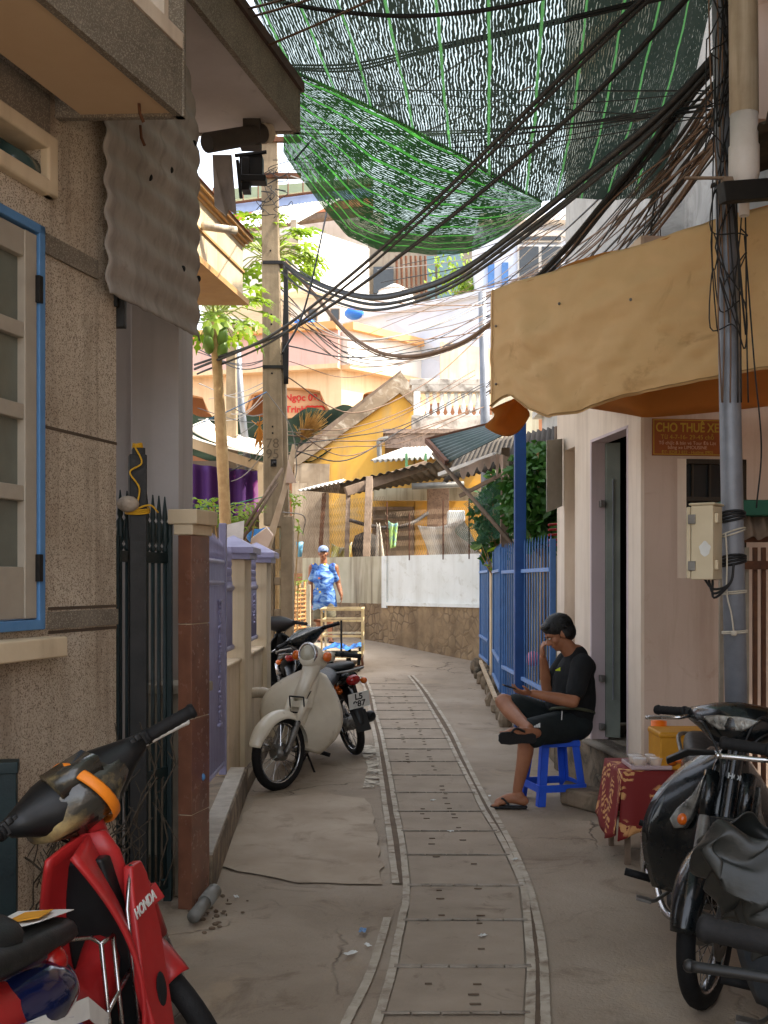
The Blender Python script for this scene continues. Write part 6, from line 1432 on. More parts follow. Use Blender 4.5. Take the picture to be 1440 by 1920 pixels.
def motorbike(name, label, loc, yaw, lean=0, steer=0, body=BLACKGLOSS, shield=None, fend=None, style='wave', group='parked motorbikes', seat=SEATVINYL, lever=CHROME, plate=None, rear=True, fork_up=None):
    shield = shield or body; fend = fend or body; fork_up = fork_up or fend
    root = thing(name, label, 'motorbike', loc, (math.radians(lean), 0, math.radians(yaw)), group)
    Ms = Matrix.Translation(SP0) @ Matrix.Rotation(math.radians(steer), 4, SAX) @ Matrix.Translation(-SP0); I = Matrix.Identity(4)
    B = lambda m, n, mt, p=root, **k: m.build(n, mt, p, local=True, **k)
    wheel(root, 'front_wheel', FAX, Ms, style == 'wave'); wheel(root, 'rear_wheel', RAX, I)
    # fork
    for s in (-1, 1):
        a = V((FAX, .072 * s, WR)); d = SAX; k_ = .44 if style == 'wave' else .28
        m = MB().xf(Ms); m.tube([a + d * -.02, a + d * .02, a + d * (k_ - .01), a + d * k_], [.016, .026, .024, .018], 12); f = B(m, 'fork_leg', CHROME if style == 'red' else STEEL, smooth=True)
        m = MB().xf(Ms); m.tube([a + d * (k_ - .02), a + d * (k_ + .16)], [.026, .03], 12); B(m, 'fork_sleeve', fork_up, f, smooth=True)
    m = MB().xf(Ms); m.tube([V((FAX, -.09, WR)), V((FAX, .09, WR))], .01, 8); B(m, 'front_axle', STEEL)
    m = MB().xf(Ms); m.tube([SP0 + SAX * .38, SP0 + SAX * .80], .032, 12); m.box(SP0 + SAX * .40, (.07, .2, .05)); B(m, 'steering_column', fork_up, bevel=.004)
    fender(root, 'front_fender', FAX, WR + .035, -8 if style == 'red' else 10, 152 if style == 'red' else 168, fend, Ms, .058 if style != 'cub' else .075, .035 if style != 'cub' else .06)
    hd = SP0 + SAX * .80                       # middle of the handlebar
    fwd = V((math.cos(RAKE), 0, math.sin(RAKE)))
    for s in (-1, 1):
        m = MB().xf(Ms); p0 = hd + V((.0, .10 * s, .01)); p1 = hd + V((-.02, .22 * s, .035)); p2 = hd + V((-.07, .35 * s, .03))
        m.tube(cat_pts([hd, p0, p1, p2], 5), .012, 10); hb = B(m, 'handlebar', BLACKPL, smooth=True)
        m = MB().xf(Ms); q = p1.lerp(p2, .12); dd_ = (p2 - p1).normalized(); L_ = .125; ps = [q + dd_ * (L_ * i / 12) for i in range(13)]; m.tube(ps + [ps[-1] + dd_ * .004, ps[-1] + dd_ * .016], [.0195] + [.0175 + .0012 * (i % 2) for i in range(12)] + [.0215, .019], 12); m.tube([q - dd_ * .012, q], .023, 12); B(m, 'grip', RUBBER, hb, smooth=True)
        if s < 0 or style != 'cub':
            m = MB().xf(Ms); l0 = p1 + V((.02, -.02 * s, -.012)); m.tube(cat_pts([l0, l0 + V((.045, .035 * s, -.008)), l0 + V((.035, .11 * s, -.014)), l0 + V((.02, .17 * s, -.02))], 5), [.008] * 15 + [.0085], 8); m.ell(l0 + V((.02, .172 * s, -.02)), .0095, n=10, m=6); B(m, 'brake_lever', lever, hb, smooth=True)
        m = MB().xf(Ms); m.box(p1 + V((.0, -.02 * s, 0)), (.04, .05, .038)); m.box(p1 + V((-.015, -.02 * s, .012)), (.02, .02, .02)); B(m, 'switch_block', BLACKPL, hb, bevel=.005)
    if style != 'cub':        # control cables
        for s, e in ((-1, .02), (1, .06), (1, -.02)):
            m = MB(); q = Ms @ (hd + V((.03, .17 * s, .0))); m.tube(cat_pts([q, Ms @ (hd + V((.13, .10 * s, -.02 + e))), Ms @ (hd + V((.14, .03 * s, -.16))), V((.33, .05 * s, .62))], 6), .005, 6); B(m, 'control_cable', BLACKPL, smooth=True)
    # headset shell and lamp
    if style == 'cub':
        m = MB().xf(Ms); secs = []
        for t, (ry, rz_) in ((-.10, (.03, .03)), (-.06, (.075, .055)), (0, (.095, .085)), (.06, (.098, .095)), (.10, (.088, .088))):
            c = hd + V((.02, 0, -.02)) + fwd * t; secs.append([c + V((0, ry * math.cos(a), 0)) + SAX * rz_ * math.sin(a) for a in [k * math.pi / 9 for k in range(18)]])
        m.loft(secs)
        for s in (-1, 1): m.tube([hd + V((.0, .05 * s, .0)), hd + V((-.005, .16 * s, .028))], [.05, .025], 12)
        m.loft([[hd + V((.05, 0, -.06)) - SAX * t + V((0, r * math.cos(a), 0)) + fwd * (r * .9 * math.sin(a)) for a in [k * math.pi / 8 for k in range(16)]] for t, r in ((-.02, .08), (.06, .07), (.16, .052), (.30, .05))])
        hs = B(m, 'headset_shell', body, smooth=True)
        c = hd + V((.02, 0, -.02)) + fwd * .10; fl_ = (fwd + V((0, 0, -.42))).normalized()
        m = MB().xf(Ms); m.lathe([(.075, -.03), (.09, -.01), (.092, .012), (.082, .02), (.076, .012)], c, fl_, 28); l = B(m, 'headlight', CHROME, hs, smooth=True)
        m = MB().xf(Ms); m.lathe([(.077, .008), (.06, .02), (.03, .028), (0, .03)], c, fl_, 24); B(m, 'lens', LAMPGLASS, hs, smooth=True)
        for s in (-1, 1):
            c = hd + V((.05, .155 * s, .01)); m = MB().xf(Ms); m.tube([hd + V((.02, .10 * s, .0)), c], .022, 10); m.lathe([(.034, -.04), (.040, 0), (.042, .01)], c, fl_, 18); i_ = B(m, 'indicator', body, hs, smooth=True); m = MB().xf(Ms); m.lathe([(.040, .008), (.036, .028), (.02, .036), (0, .038)], c, fl_, 18); B(m, 'indicator_lens', AMBER, hs, smooth=True)
    elif style != 'bare':
        m = MB().xf(Ms); secs = []
        for y, rx, rz_, ox, oz in ((-.21, .022, .024, -.02, .03), (-.16, .045, .045, .0, .022), (-.09, .085, .08, .03, .005), (0, .11, .095, .045, .0), (.09, .085, .08, .03, .005), (.16, .045, .045, .0, .022), (.21, .022, .024, -.02, .03)):
            secs.append([hd + V((ox + rx * math.cos(a), y, oz + rz_ * math.sin(a))) for a in [k * math.pi / 8 for k in range(16)]])
        m.loft(secs); hs = B(m, 'headset_shell', body if style != 'red' else BLACKPL, smooth=True)
        m = MB().xf(Ms); secs = [[hd + V((ox - .012 * abs(y) * 9, y, oz)) for y, oz in ((-.11, .035), (-.05, .045), (.05, .045), (.11, .035), (.09, .012), (.045, -.012), (-.045, -.012), (-.09, .012))] for ox in (.10, .152)]
        m.loft(secs); B(m, 'headlight', INDGL, hs, bevel=.008)
    # leg shield
    def sh(u, v):
        s = u * 2 - 1; z = .27 + .60 * v; hw = .15 + .13 * math.sin(math.pi * min(1, v * .9 + .08)) - .09 * v ** 3
        if style == 'cub': hw *= 1.22
        if style == 'red': hw *= .48
        xc = .345 - .10 * v + .04 * math.sin(math.pi * v); return V((xc - .17 * abs(s) ** 1.7 - .03 * (1 - v), s * hw, z + .03 * (1 - s * s)))
    m = MB(); m.sheet(sh, 20, 20); ls = B(m, 'leg_shield', shield, smooth=True, solid=.012)
    m = MB(); 
    m.loft([[V((x + w * .5 * math.cos(a), w * math.sin(a), z)) for a in [k * math.pi / 8 for k in range(16)]] for z, x, w in ((.36, .33, .06), (.5, .335, .075), (.68, .31, .085), (.84, .275, .07), (.90, .25, .05))]); B(m, 'front_cowl', body, ls, smooth=True)
    # spine, side body, seat
    m = MB(); m.loft([[V((x, w * math.cos(a), z + h * math.sin(a))) for a in [k * math.pi / 7 for k in range(14)]] for x, z, w, h in ((.26, .62, .05, .07), (.16, .52, .06, .075), (.04, .50, .065, .08), (-.06, .55, .075, .10), (-.2, .60, .105, .12), (-.45, .64, .115, .105), (-.68, .69, .10, .075), (-.86, .73, .06, .04))]); bd_ = B(m, 'body', body, smooth=True)
    m = MB(); m.loft([[V((x, w * sy_, z + h * sz_)) for sy_, sz_ in ((-1, -.9), (-.95, .35), (-.75, .9), (0, 1.05), (.75, .9), (.95, .35), (1, -.9))] for x, z, w, h in ((.03, .705, .045, .02), (-.02, .72, .085, .04), (-.14, .74, .115, .045), (-.30, .75, .125, .045), (-.42, .76, .125, .05), (-.55, .785, .13, .05), (-.74, .80, .115, .045), (-.80, .80, .08, .03))]); B(m, 'seat', seat, smooth=True, sub=1)
    fender(root, 'rear_fender', RAX, WR + .05, 20, 175, BLACKPL if style != 'cub' else body, I, .065, .04)
    # engine, exhaust
    m = MB(); m.box((-.08, 0, .30), (.26, .16, .20)); m.ell((-.16, -.09, .30), (.10, .05, .10)); m.ell((-.10, .09, .30), (.11, .05, .10)); B(m, 'engine', STEEL, bevel=.02)
    m = MB()
    for k in range(7): m.box((.08 + k * .022, 0, .33), (.008, .13, .13))
    m.tube([V((.05, 0, .33)), V((.26, 0, .34))], .045, 10); B(m, 'cylinder', STEEL)
    ex = cat_pts([V((.22, -.02, .27)), V((.2, -.05, .18)), V((.05, -.11, .16)), V((-.25, -.14, .20))], 6)
    m = MB(); m.tube(ex, .016, 8); ep = B(m, 'exhaust_pipe', CHROME, smooth=True); m = MB(); m.tube([V((-.23, -.14, .20)), V((-.28, -.145, .21)), V((-.74, -.155, .33)), V((-.78, -.155, .34))], [.02, .045, .05, .03], 16); mu = B(m, 'muffler', BLACKPL if plate else CHROME, ep, smooth=True)
    m = MB(); m.tube([V((-.775, -.155, .339)), V((-.80, -.155, .346))], .018, 10); B(m, 'tail_pipe', BLACKHOLE, mu)
    m = MB(); m.loft([[V((-.30 - t * .40, -.196 - .006 * t + .0 * k, .225 + .095 * t + z_)) for z_ in (-.035, .0, .035)] + [V((-.30 - t * .40, -.203 - .006 * t, .225 + .095 * t + z_)) for z_ in (.035, 0, -.035)] for t in (0, .5, 1) for k in (0,)]); B(m, 'heat_shield', CHROME, mu)
    # swing arm, chain case, shocks, stand, pegs
    for s in (-1, 1):
        m = MB(); m.bar((-.15, .10 * s, .30), (RAX - .03, .10 * s, WR), .025, .04); B(m, 'swing_arm', BLACKPL, bevel=.004)
        a, b = V((RAX + .02, .125 * s, WR + .03)), V((-.46, .125 * s, .62)); m = MB(); m.tube([a, b], .012, 8); m.tube([a.lerp(b, .62), b], .028, 12); so_ = B(m, 'rear_shock', CHROME, smooth=True)
        m = MB(); d = b - a; m.tube([a + d * (.12 + .5 * i / 60) + V((math.cos(i * .9) * .024, math.sin(i * .9) * .024, 0)) for i in range(61)], .0055, 6); B(m, 'spring', STEEL, so_, smooth=True)
        m = MB(); m.tube([V((-.05, .10 * s, .24)), V((-.05, .27 * s, .25))], .008, 8); m.tube([V((-.05, .18 * s, .249)), V((-.05, .29 * s, .252))], .017, 10); B(m, 'foot_peg', RUBBER, smooth=True)
        m = MB(); m.tube([V((-.36, .12 * s, .40)), V((-.38, .2 * s, .40))], .008, 8); m.tube([V((-.38, .16 * s, .40)), V((-.39, .25 * s, .405))], .014, 10); B(m, 'pillion_peg', RUBBER, smooth=True)
        if body is NAVYGLOSS: continue
        c = V((-.80, .13 * s, .66)); m = MB(); m.tube([V((-.72, .07 * s, .68)), c], .012, 8); m.ell(c, (.035, .03, .028)); B(m, 'rear_indicator', AMBER, smooth=True)
    m = MB(); m.loft([[V((x, .125 + y, z)) for x, y, z in ((-.14, 0, .36), (-.62, 0, .34), (-.66, 0, .30), (-.62, 0, .24), (-.14, 0, .24))], [V((x, .145 + y, z)) for x, y, z in ((-.14, 0, .36), (-.62, 0, .34), (-.66, 0, .30), (-.62, 0, .24), (-.14, 0, .24))]]); B(m, 'chain_case', body if style == 'cub' else BLACKPL, bevel=.008)
    m = MB(); m.tube(cat_pts([V((-.10, .10, .20)), V((-.14, .17, .10)), V((-.16, .22, .0 + .03))], 5), .009, 8); m.box((-.16, .225, .03), (.05, .03, .006)); B(m, 'side_stand', BLACKPL)
    m = MB(); m.tube(cat_pts([V((-.02, -.10, .22)), V((.10, -.16, .2)), V((.16, -.2, .21))], 4), .008, 8); m.box((.165, -.21, .212), (.05, .06, .012)); B(m, 'brake_pedal', STEEL)
    if body is not NAVYGLOSS:
      m = MB(); m.tube(cat_pts([V((-.55, .12, .74)), V((-.85, .12, .78)), V((-.95, .06, .79)), V((-.95, -.06, .79)), V((-.85, -.12, .78)), V((-.55, -.12, .74))], 6), .011, 8); B(m, 'grab_rail', STEEL, smooth=True)
    m = MB(); m.ell((-.90, 0, .70), (.045, .065, .045)); B(m, 'tail_light', REDLENS, smooth=True)
    if plate:
        pc = V((-.955, 0, .53)); R_ = Matrix.Rotation(math.radians(-14), 4, 'Y'); MPL = Matrix.Translation(pc) @ R_
        m = MB().xf(MPL); m.box((0, 0, 0), (.004, .19, .14)); pb_ = B(m, 'number_plate', WHITEPAINT, bevel=.002)
        for k, tx in enumerate(plate):
            M_ = MPL @ Matrix.Translation((-.003, 0, .032 - .064 * k)) @ Matrix(((0, 0, -1, 0), (-1, 0, 0, 0), (0, 1, 0, 0), (0, 0, 0, 1))); text_mb(tx, .075, M_, BLACKPL, pb_, depth=.0006, bold=.002, local=True)
        m = MB(); m.bar((-.88, 0, .68), (-.925, 0, .50), .02, .05); m.prism([(-.88, -.07, .43), (-.88, .07, .43), (-.96, .06, .26), (-.96, -.06, .26)], (.006, 0, 0)); B(m, 'mud_flap', BLACKPL)
    root['_hd'] = tuple(hd); return root, Ms, hd, ls
def lettering(root, txt, size, o, x, up, mt, nm='lettering', par=None, bold=.0012):
    x = V(x).normalized(); up = V(up); n = x.cross(up).normalized(); up = n.cross(x); M_ = Matrix((x, up, n)).transposed().to_4x4(); M_.translation = V(o); return text_mb(txt, size, M_, mt, par or root, nm, depth=.0008, bold=bold, local=True)
def place(hx, hy, yaw, k=FAX):
    "ground origin so that the front wheel rests at hx, hy"
    a = math.radians(yaw); return (hx - k * math.cos(a), hy - k * math.sin(a), gz(hx, hy))

# ivory step-through parked against the low wall
r, Ms, hd, ls = motorbike('ivory_motorbike', 'old ivory step-through motorbike with a round headlamp and orange indicators leaning by the low wall', place(PX(506, 8.35), 8.35, -96), -96, -17, -34, IVORY, style='cub', fork_up=IVORY, seat=SEATVINYL)
m = MB().xf(Ms)
for a, b in (((.46, -.05, .58), (.46, .09, .58)), ((.46, .09, .58), (.48, .09, .70)), ((.48, .09, .70), (.48, -.05, .70)), ((.48, -.05, .70), (.46, -.05, .58)), ((.48, -.10, .55), (.52, .10, .52))): m.tube([V(a), V(b)], .006, 6)
m.build('front_guard', BLACKPL, r, local=True)
m = MB(); m.tube(cat_pts([V((.375, -.05, .76)), V((.385, -.03, .68)), V((.39, 0, .655)), V((.385, .03, .68)), V((.375, .05, .76))], 6), .004, 6); m.build('badge', BLACKPL, ls, local=True)
# rear-facing black bike with the plate
motorbike('black_motorbike', 'black motorbike seen from behind with a white number plate and a big muffler', (PX(655, 9.9) - .17, 9.9 + .52, gz(0, 10.4)), 112, -11, 16, BLACKGLOSS, plate=('L5', '987'), style='wave')
r, Ms, hd, ls = motorbike('black_motorbike', 'dark motorbike with a pale topped headset parked beside the concrete pole', (-1.02, 12.6, gz(0, 12.6)), 100, -9, -25, BLACKPL, style='wave')
# red wreck, lower left
RY = 80; hx, hy = -.64, 2.93
a = math.radians(RY); hoff = .255
r, Ms, hd, ls = motorbike('red_motorbike', 'faded red motorbike with a taped headset and torn black seat against the stucco wall', (hx - hoff * math.cos(a), hy - hoff * math.sin(a), 0), RY, -9, 52, REDPAINT, style='red', lever=WHITEPAINT)
for s in (-1, 1):
    m = MB(); q = [(.315, .80), (.335, .76), (.345, .60), (.30, .34), (.19, .32), (.17, .50), (.225, .74), (.25, .80)]; m.prism([(x, (.072 + .07 * (.9 - z)) * s, z) for x, z in q], (0, .03 * s, 0)); sp_k = m.build('side_panel', REDPAINT, r, local=True, bevel=.008)
    m = MB(); m.ell((.262, .134 * s, .47), (.03, .006, .045)); m.build('panel_opening', BLACKHOLE, sp_k, local=True)
    if s < 0: lettering(r, 'HONDA', .038, (.276, -.1185, .69), (.97, 0, .12), (0, .1, 1), WHITEPAINT, 'maker_lettering', sp_k)
m = MB(); m.loft([[V((x, w * y, z)) for y in (-1, 1)] + [V((x + .06, w * y, z)) for y in (1, -1)] for x, z, w in ((.225, .36, .08), (.215, .60, .085), (.18, .84, .06))]); m.build('inner_cover', BLACKPL, r, local=True, bevel=.01)
TAPE = mat('clear_packing_tape', lin((168, 146, 98)), lin((52, 50, 44)), 5, .22, bump=.35, bscale=24, coat=.5, blotch_hi=.48)
m = MB().xf(Ms); secs = []
for y, rx, rz_ in ((-.16, .035, .035), (-.12, .07, .055), (-.05, .108, .082), (.04, .105, .08), (.11, .07, .055), (.15, .035, .035)): secs.append([hd + V((.03 + rx * math.cos(q), y, .004 + .82 * rz_ * math.sin(q) * (1 if math.sin(q) > 0 else 1.35))) for q in [k * math.pi / 9 for k in range(18)]])
m.loft(secs)
for v in m.v: v += V((noise.noise(v * 16), noise.noise(v * 16 + V((5, 0, 0))), noise.noise(v * 16 + V((0, 5, 0))))) * .022
m.box(hd + V((-.03, 0, .06)), (.09, .13, .05), Matrix.Rotation(-.35, 4, 'Y'))
tp_ = m.build('tape_wrap', TAPE, r, local=True, smooth=True)
m = MB().xf(Ms); m.tube([hd + V((.03 + .126 * math.cos(q), -.02 + .03 * math.sin(q), -.004 + .098 * math.sin(q))) for q in [k * math.pi / 14 for k in range(28)]], [(.004, .016)] * 28, 8, closed=True); m.build('orange_strap', mat('orange_tape', lin((232, 132, 30)), None, 9, .5), tp_, local=True, smooth=True)
m = MB()
for pts in ([(.17, -.10, .38), (.20, -.10, .70), (.26, -.10, .80)], [(.02, -.09, .36), (.05, -.09, .66), (.08, -.05, .67), (.08, .05, .67), (.05, .09, .66), (.02, .09, .36)], [(.05, -.09, .36), (.17, -.09, .37)], [(.09, -.09, .37), (.12, -.09, .66)], [(.03, -.09, .5), (.19, -.09, .55)], [(.12, -.09, .66), (.05, -.09, .66)]): m.tube([V(p) for p in pts], .006, 6)
m.build('wire_carrier', CHROME, r, local=True, smooth=True)
m = MB(); m.prism([(-.24, -.1, .80), (-.06, -.09, .775), (-.0, -.02, .765), (-.08, .04, .79), (-.26, .03, .80), (-.3, -.05, .803)], (0, 0, .002)); m.mat(1); m.prism([(-.22, -.09, .804), (-.1, -.06, .79), (-.12, .0, .795), (-.24, -.01, .804)], (0, 0, .002)); m.build('torn_cover', [WHITEPAINT, mat('yellow_foam', lin((214, 150, 40)), None, 20, .9)], r, local=True)
for q0, q1, mt_ in ((-.12, -.52, WHITEPAINT), (-.2, -.42, BLUESTICK)):
    m = MB(); zc = .60 if mt_ is WHITEPAINT else .585; m.prism([(q0, -.118, zc - .06), (q0 + .14, -.085, zc - .15), (q0 + .17, -.085, zc - .115), (q0, -.122, zc - .01), (q1, -.126, zc + .06), (q1, -.128, zc + .02)], (0, -.003, 0)); m.build('body_sticker', mt_, r, local=True)
# navy bike fragment
r, Ms, hd, ls = motorbike('navy_motorbike', 'glossy navy blue motorbike cut off by the lower left corner', (-1.30, 1.80, 0), -123, -4, 10, NAVYGLOSS, style='wave')
m = MB(); m.ell((-.74, 0, .64), (.24, .15, .10), n=20, m=12); m.box((-.80, 0, .52), (.14, .22, .22)); m.ell((-.84, 0, .42), (.10, .12, .16), n=20, m=12); m.build('tail_cowl', NAVYGLOSS, r, local=True, remesh=.012, smoothit=3)
# black bike facing us, right
WY = -101
r, Ms, hd, ls = motorbike('black_motorbike', 'dusty black motorbike facing us with a clear indicator lens and chrome muffler', place(PX(1300, 4.1), 4.1, WY), WY, -12, -24, BLACKGLOSS, style='wave')
for s in (-1, 1):
    m = MB(); q = [(.345, .095 * s, .80), (.318, .125 * s, .70), (.29, .165 * s, .63), (.28, .185 * s, .58), (.30, .16 * s, .55), (.33, .125 * s, .57), (.345, .11 * s, .63), (.35, .10 * s, .70)]
    cc_ = [V(p) for p in q]; out = V((.75, .5 * s, .15)).normalized(); m.loft([[p - out * .02 for p in cc_], [p + out * .022 for p in cc_]]); il = m.build('indicator', INDGL, ls, local=True, bevel=.008); m = MB(); m.ell(V((.325, .14 * s, .60)) + out * .012, (.022, .022, .024)); m.build('bulb', AMBER, il, local=True, smooth=True)
m = MB()
for k in range(4): m.prism([(.262 - .012 * k, -.222 - .004 * k, .66 - .02 * k), (.250 - .012 * k, -.232 - .004 * k, .575 - .012 * k), (.245 - .012 * k, -.235 - .004 * k, .58 - .012 * k)], (.004, -.004, 0))
m.build('wing_emblem', mat('silver_emblem', lin((150, 154, 154)), None, 9, .4, metal=.5), ls, local=True)
lettering(r, 'HONDA', .028, (.372, 0.03, .815), (0, 1, 0), (-.3, 0, 1), mat('silver_letter', lin((170, 172, 170)), None, 9, .4), 'maker_lettering', ls)
m = MB(); m.loft([[V((x, y, z)) for x, y, z in ((.20, -.245, .80 - .0), (.27, -.18, .865), (.33, -.08, .89), (.33, -.075, .875), (.26, -.165, .84), (.19, -.235, .775))], [V((x - .05, y, z)) for x, y, z in ((.20, -.245, .80), (.27, -.18, .865), (.33, -.08, .89), (.33, -.075, .875), (.26, -.165, .84), (.19, -.235, .775))]]); m.build('dark_visor', BLACKPL, ls, local=True, bevel=.006)
# two more bikes crowding the right edge
r, Ms, hd, ls = motorbike('grey_motorbike', 'grey motorbike hung with a folded dark raincoat at the right edge', place(1.12, 2.86, -108), -108, -6, 0, mat('slate_panel', lin((50, 56, 62)), lin((38, 44, 50)), 5, .5, dirt=lin((84, 80, 72)), dirt_lo=.66), style='wave')
RC = mat('dark_raincoat', lin((34, 35, 32)), lin((24, 26, 24)), 3, .5, bump=.3, bscale=18, spec=.5)
m = MB(); c = P(1425, 1645, 2.4)
m.sheet(lambda u, v: c + V((.10 * math.cos(u * 6.28) * (1 + .25 * math.sin(v * 7)) * (.55 + .6 * math.sin(math.pi * min(v + .12, 1))), .09 * math.sin(u * 6.28) * (.6 + .5 * math.sin(math.pi * v)), .11 - .24 * v)) + V((.022 * noise.noise(V((u * 7, v * 5, 1))), .022 * noise.noise(V((u * 7, v * 5, 4))), .03 * math.sin(u * 12.56 + 1) * v + .02 * math.sin(u * 25))) + V((1, -1, .3)) * .016 * math.sin(u * 30 + v * 14 + 5 * noise.noise(V((u * 4, v * 4, 0)))), 80, 48)
tag(m.build('raincoat', RC, smooth=True, solid=.003), 'bundled dark raincoat hung on the grey motorbike', 'raincoat')
r, Ms, hd, ls = motorbike('motorbike', 'nearest motorbike whose black grip and lever poke in at the lower right corner', place(.60, 1.09, -112), -112, -2, 0, BLACKPL, style='bare', lever=BLACKPL)
# ------------------------------------------------------------------ people
def limb(m, pts, rs, n=14):
    pts = [V(p) for p in pts]; q = cat_pts(pts, 6); k = len(q) - 1; rr = []
    for i in range(k + 1):
        t = i / k * (len(rs) - 1); j = min(int(t), len(rs) - 2); rr.append(rs[j] + (rs[j + 1] - rs[j]) * (t - j))
    m.tube(q, rr, n); m.ell(pts[0], rs[0] * .99); m.ell(pts[-1], rs[-1] * .99)
def head(m, M_):
    m.xf(M_); m.ell((-.008, 0, .025), (.097, .076, .098), n=20, m=14); m.ell((.022, 0, -.045), (.070, .060, .072), n=18, m=12); m.ell((.055, 0, -.085), (.032, .034, .024)); m.ell((.055, 0, .022), (.040, .058, .022))
    m.ell((.090, 0, -.018), (.018, .014, .026)); m.ell((.099, 0, -.030), (.015, .016, .012)); m.ell((.080, 0, -.062), (.014, .027, .012))
    for s in (-1, 1): m.ell((-.005, .077 * s, -.012), (.022, .010, .033)); m.ell((.058, .045 * s, -.025), (.026, .022, .026))
    m.xf(None)
def face(root, M_):
    for s in (-1, 1):
        m = MB().xf(M_); m.ell((.082, .030 * s, .006), (.010, .014, .006)); m.mat(1); m.ell((.088, .030 * s, .006), (.006, .006, .006)); m.mat(1); m.box((.088, .032 * s, .024), (.008, .034, .006)); m.build('eye', [mat('eye_white', lin((210, 200, 190)), None, 9, .3), HAIR], root, smooth=True)
    m = MB().xf(M_); m.box((.091, 0, -.060), (.008, .040, .004)); m.build('mouth', mat('lips', lin((120, 66, 56)), None, 9, .5), root)
def hand(m, w, d, pal, curl=.5, spread=.0, s=1):
    "palm plus four bent fingers and a side thumb; d points along the hand, pal out of the palm"
    d = V(d).normalized(); pal = (V(pal) - d * V(pal).dot(d)).normalized(); sd = d.cross(pal) * s
    m.ell(w + d * .045, (.05, .05, .05), Matrix((d, sd, pal)).transposed() @ Matrix.Diagonal((1, .82, .36)), n=14, m=9)
    for i, L in enumerate((.068, .078, .072, .056)):
        b = w + d * .082 + sd * (.030 - .020 * i); dd_ = (d + sd * (.12 - .08 * i) * (1 + spread)).normalized(); p1 = b + (dd_ * math.cos(curl * .5) + pal * math.sin(curl * .5)) * L * .45; p2 = p1 + (dd_ * math.cos(curl * 1.3) + pal * math.sin(curl * 1.3)) * L * .32; p3 = p2 + (dd_ * math.cos(curl * 2) + pal * math.sin(curl * 2)) * L * .26
        m.tube([b - dd_ * .02, b, p1, p2, p3], [.009, .009, .0085, .008, .0068], 8); m.ell(p3, .0068, n=8, m=6)
    b = w + d * .03 + sd * .034; t1 = b + (d * .6 + sd * .7 + pal * .25).normalized() * .035; t2 = t1 + (d * .85 + sd * .25 + pal * .45).normalized() * .032; m.tube([w + d * .02 + sd * .015, b, t1, t2], [.012, .0125, .0105, .008], 8); m.ell(t2, .008, n=8, m=6)
def foot(m, an, toe, r=.035):
    d = (toe - an); d.z = 0; L = d.length; d.normalize(); z0 = toe.z; s = V((-d.y, d.x, 0)); hl = V((an.x, an.y, z0 + .03)) - d * .045
    limb(m, [hl, V((an.x, an.y, z0 + .045)) + d * .05, V((toe.x, toe.y, z0 + .018)) - d * .03], [.034, .036, .026]); m.ell(toe - d * .05 + V((0, 0, .016)), (.05, .05, .016)); limb(m, [an, hl + d * .03 + V((0, 0, .03))], [.034, .036])
    for i in range(5): b = toe - d * (.035 + .008 * i) + s * (.034 - .017 * i); m.tube([b, b + d * .045], [.0115 - .001 * i, .009], 8); m.ell(b + d * .045, .009, n=8, m=6)
def sandal(root, an, toe, mt, zt=None):
    d = toe - an; d.z = 0; d.normalize(); s = V((-d.y, d.x, 0)); z = toe.z - .004; c = V((an.x, an.y, z)); L = (V((toe.x, toe.y, z)) - c).length
    out = [(-.07, .0), (-.06, .028), (0, .034), (.08, .034), (.15, .046), (L - .0, .042), (L + .025, .015), (L + .02, -.02), (L - .02, -.04), (.1, -.034), (0, -.032), (-.06, -.026)]
    m = MB(); m.prism([c + d * a + s * b for a, b in out], (0, 0, -.016)); so_ = m.build('sandal', mt, root, bevel=.004); m = MB()
    for k in (-1, 1): m.tube(cat_pts([c + d * (L - .05) + V((0, 0, .03)), c + d * (L * .62) + s * .03 * k + V((0, 0, .052)), c + d * (L * .35) + s * .042 * k + V((0, 0, .012))], 6), .007, 6)
    m.build('strap', mt, so_, smooth=True)
# --- seated man
MAN = thing('person', 'man in dark T-shirt sitting on a blue stool, ankle on knee, looking at a phone', 'person', tuple(P(1060, 1372, 7.88)))
hL, hR, kL, aL, kR, aR = P(1058, 1362, 7.80), P(1062, 1362, 8.02), P(985, 1374, 7.60), P(970, 1482, 7.62), P(944, 1316, 7.93), P(992, 1366, 7.55)
sL, sR, nk, hc = P(1092, 1246, 7.74), P(1062, 1240, 8.05), P(1080, 1226, 7.90), P(1047, 1187, 7.88)
eL, wL, eR, wR = P(1074, 1316, 7.62), P(998, 1300, 7.62), P(1026, 1290, 8.02), P(1018, 1234, 7.93)
fdir = V((-.83, -.12, -.55)).normalized(); MH = frame(hc, fdir, (-.35, 0, 1))
b = MB(); head(b, MH); limb(b, [nk + V((.0, 0, -.03)), hc + V((.03, 0, -.06))], [.062, .056])
pel, che = P(1066, 1358, 7.91), P(1076, 1272, 7.90)
b.ell(pel, (.14, .17, .12)); b.ell(che, (.115, .17, .17)); limb(b, [pel, P(1074, 1315, 7.91), che, nk], [.13, .14, .13, .07])
limb(b, [hL, kL], [.085, .058]); limb(b, [hR, kR], [.085, .060]); limb(b, [kL, kL.lerp(aL, .35) + V((.018, 0, 0)), aL], [.056, .056, .033]); limb(b, [kR, kR.lerp(aR, .35) + V((0, .01, -.015)), aR], [.058, .057, .034])
limb(b, [sL, sL.lerp(eL, .6), eL], [.058, .050, .042]); limb(b, [eL, eL.lerp(wL, .35), wL], [.043, .043, .027]); limb(b, [sR, eR], [.056, .043]); limb(b, [eR, eR.lerp(wR, .35), wR], [.043, .041, .027])
toeL = P(926, 1510, 7.64); toeL.z = .028; aL.z = .10; foot(b, aL, toeL)
toeR = P(938, 1386, 7.44); hR_ = aR
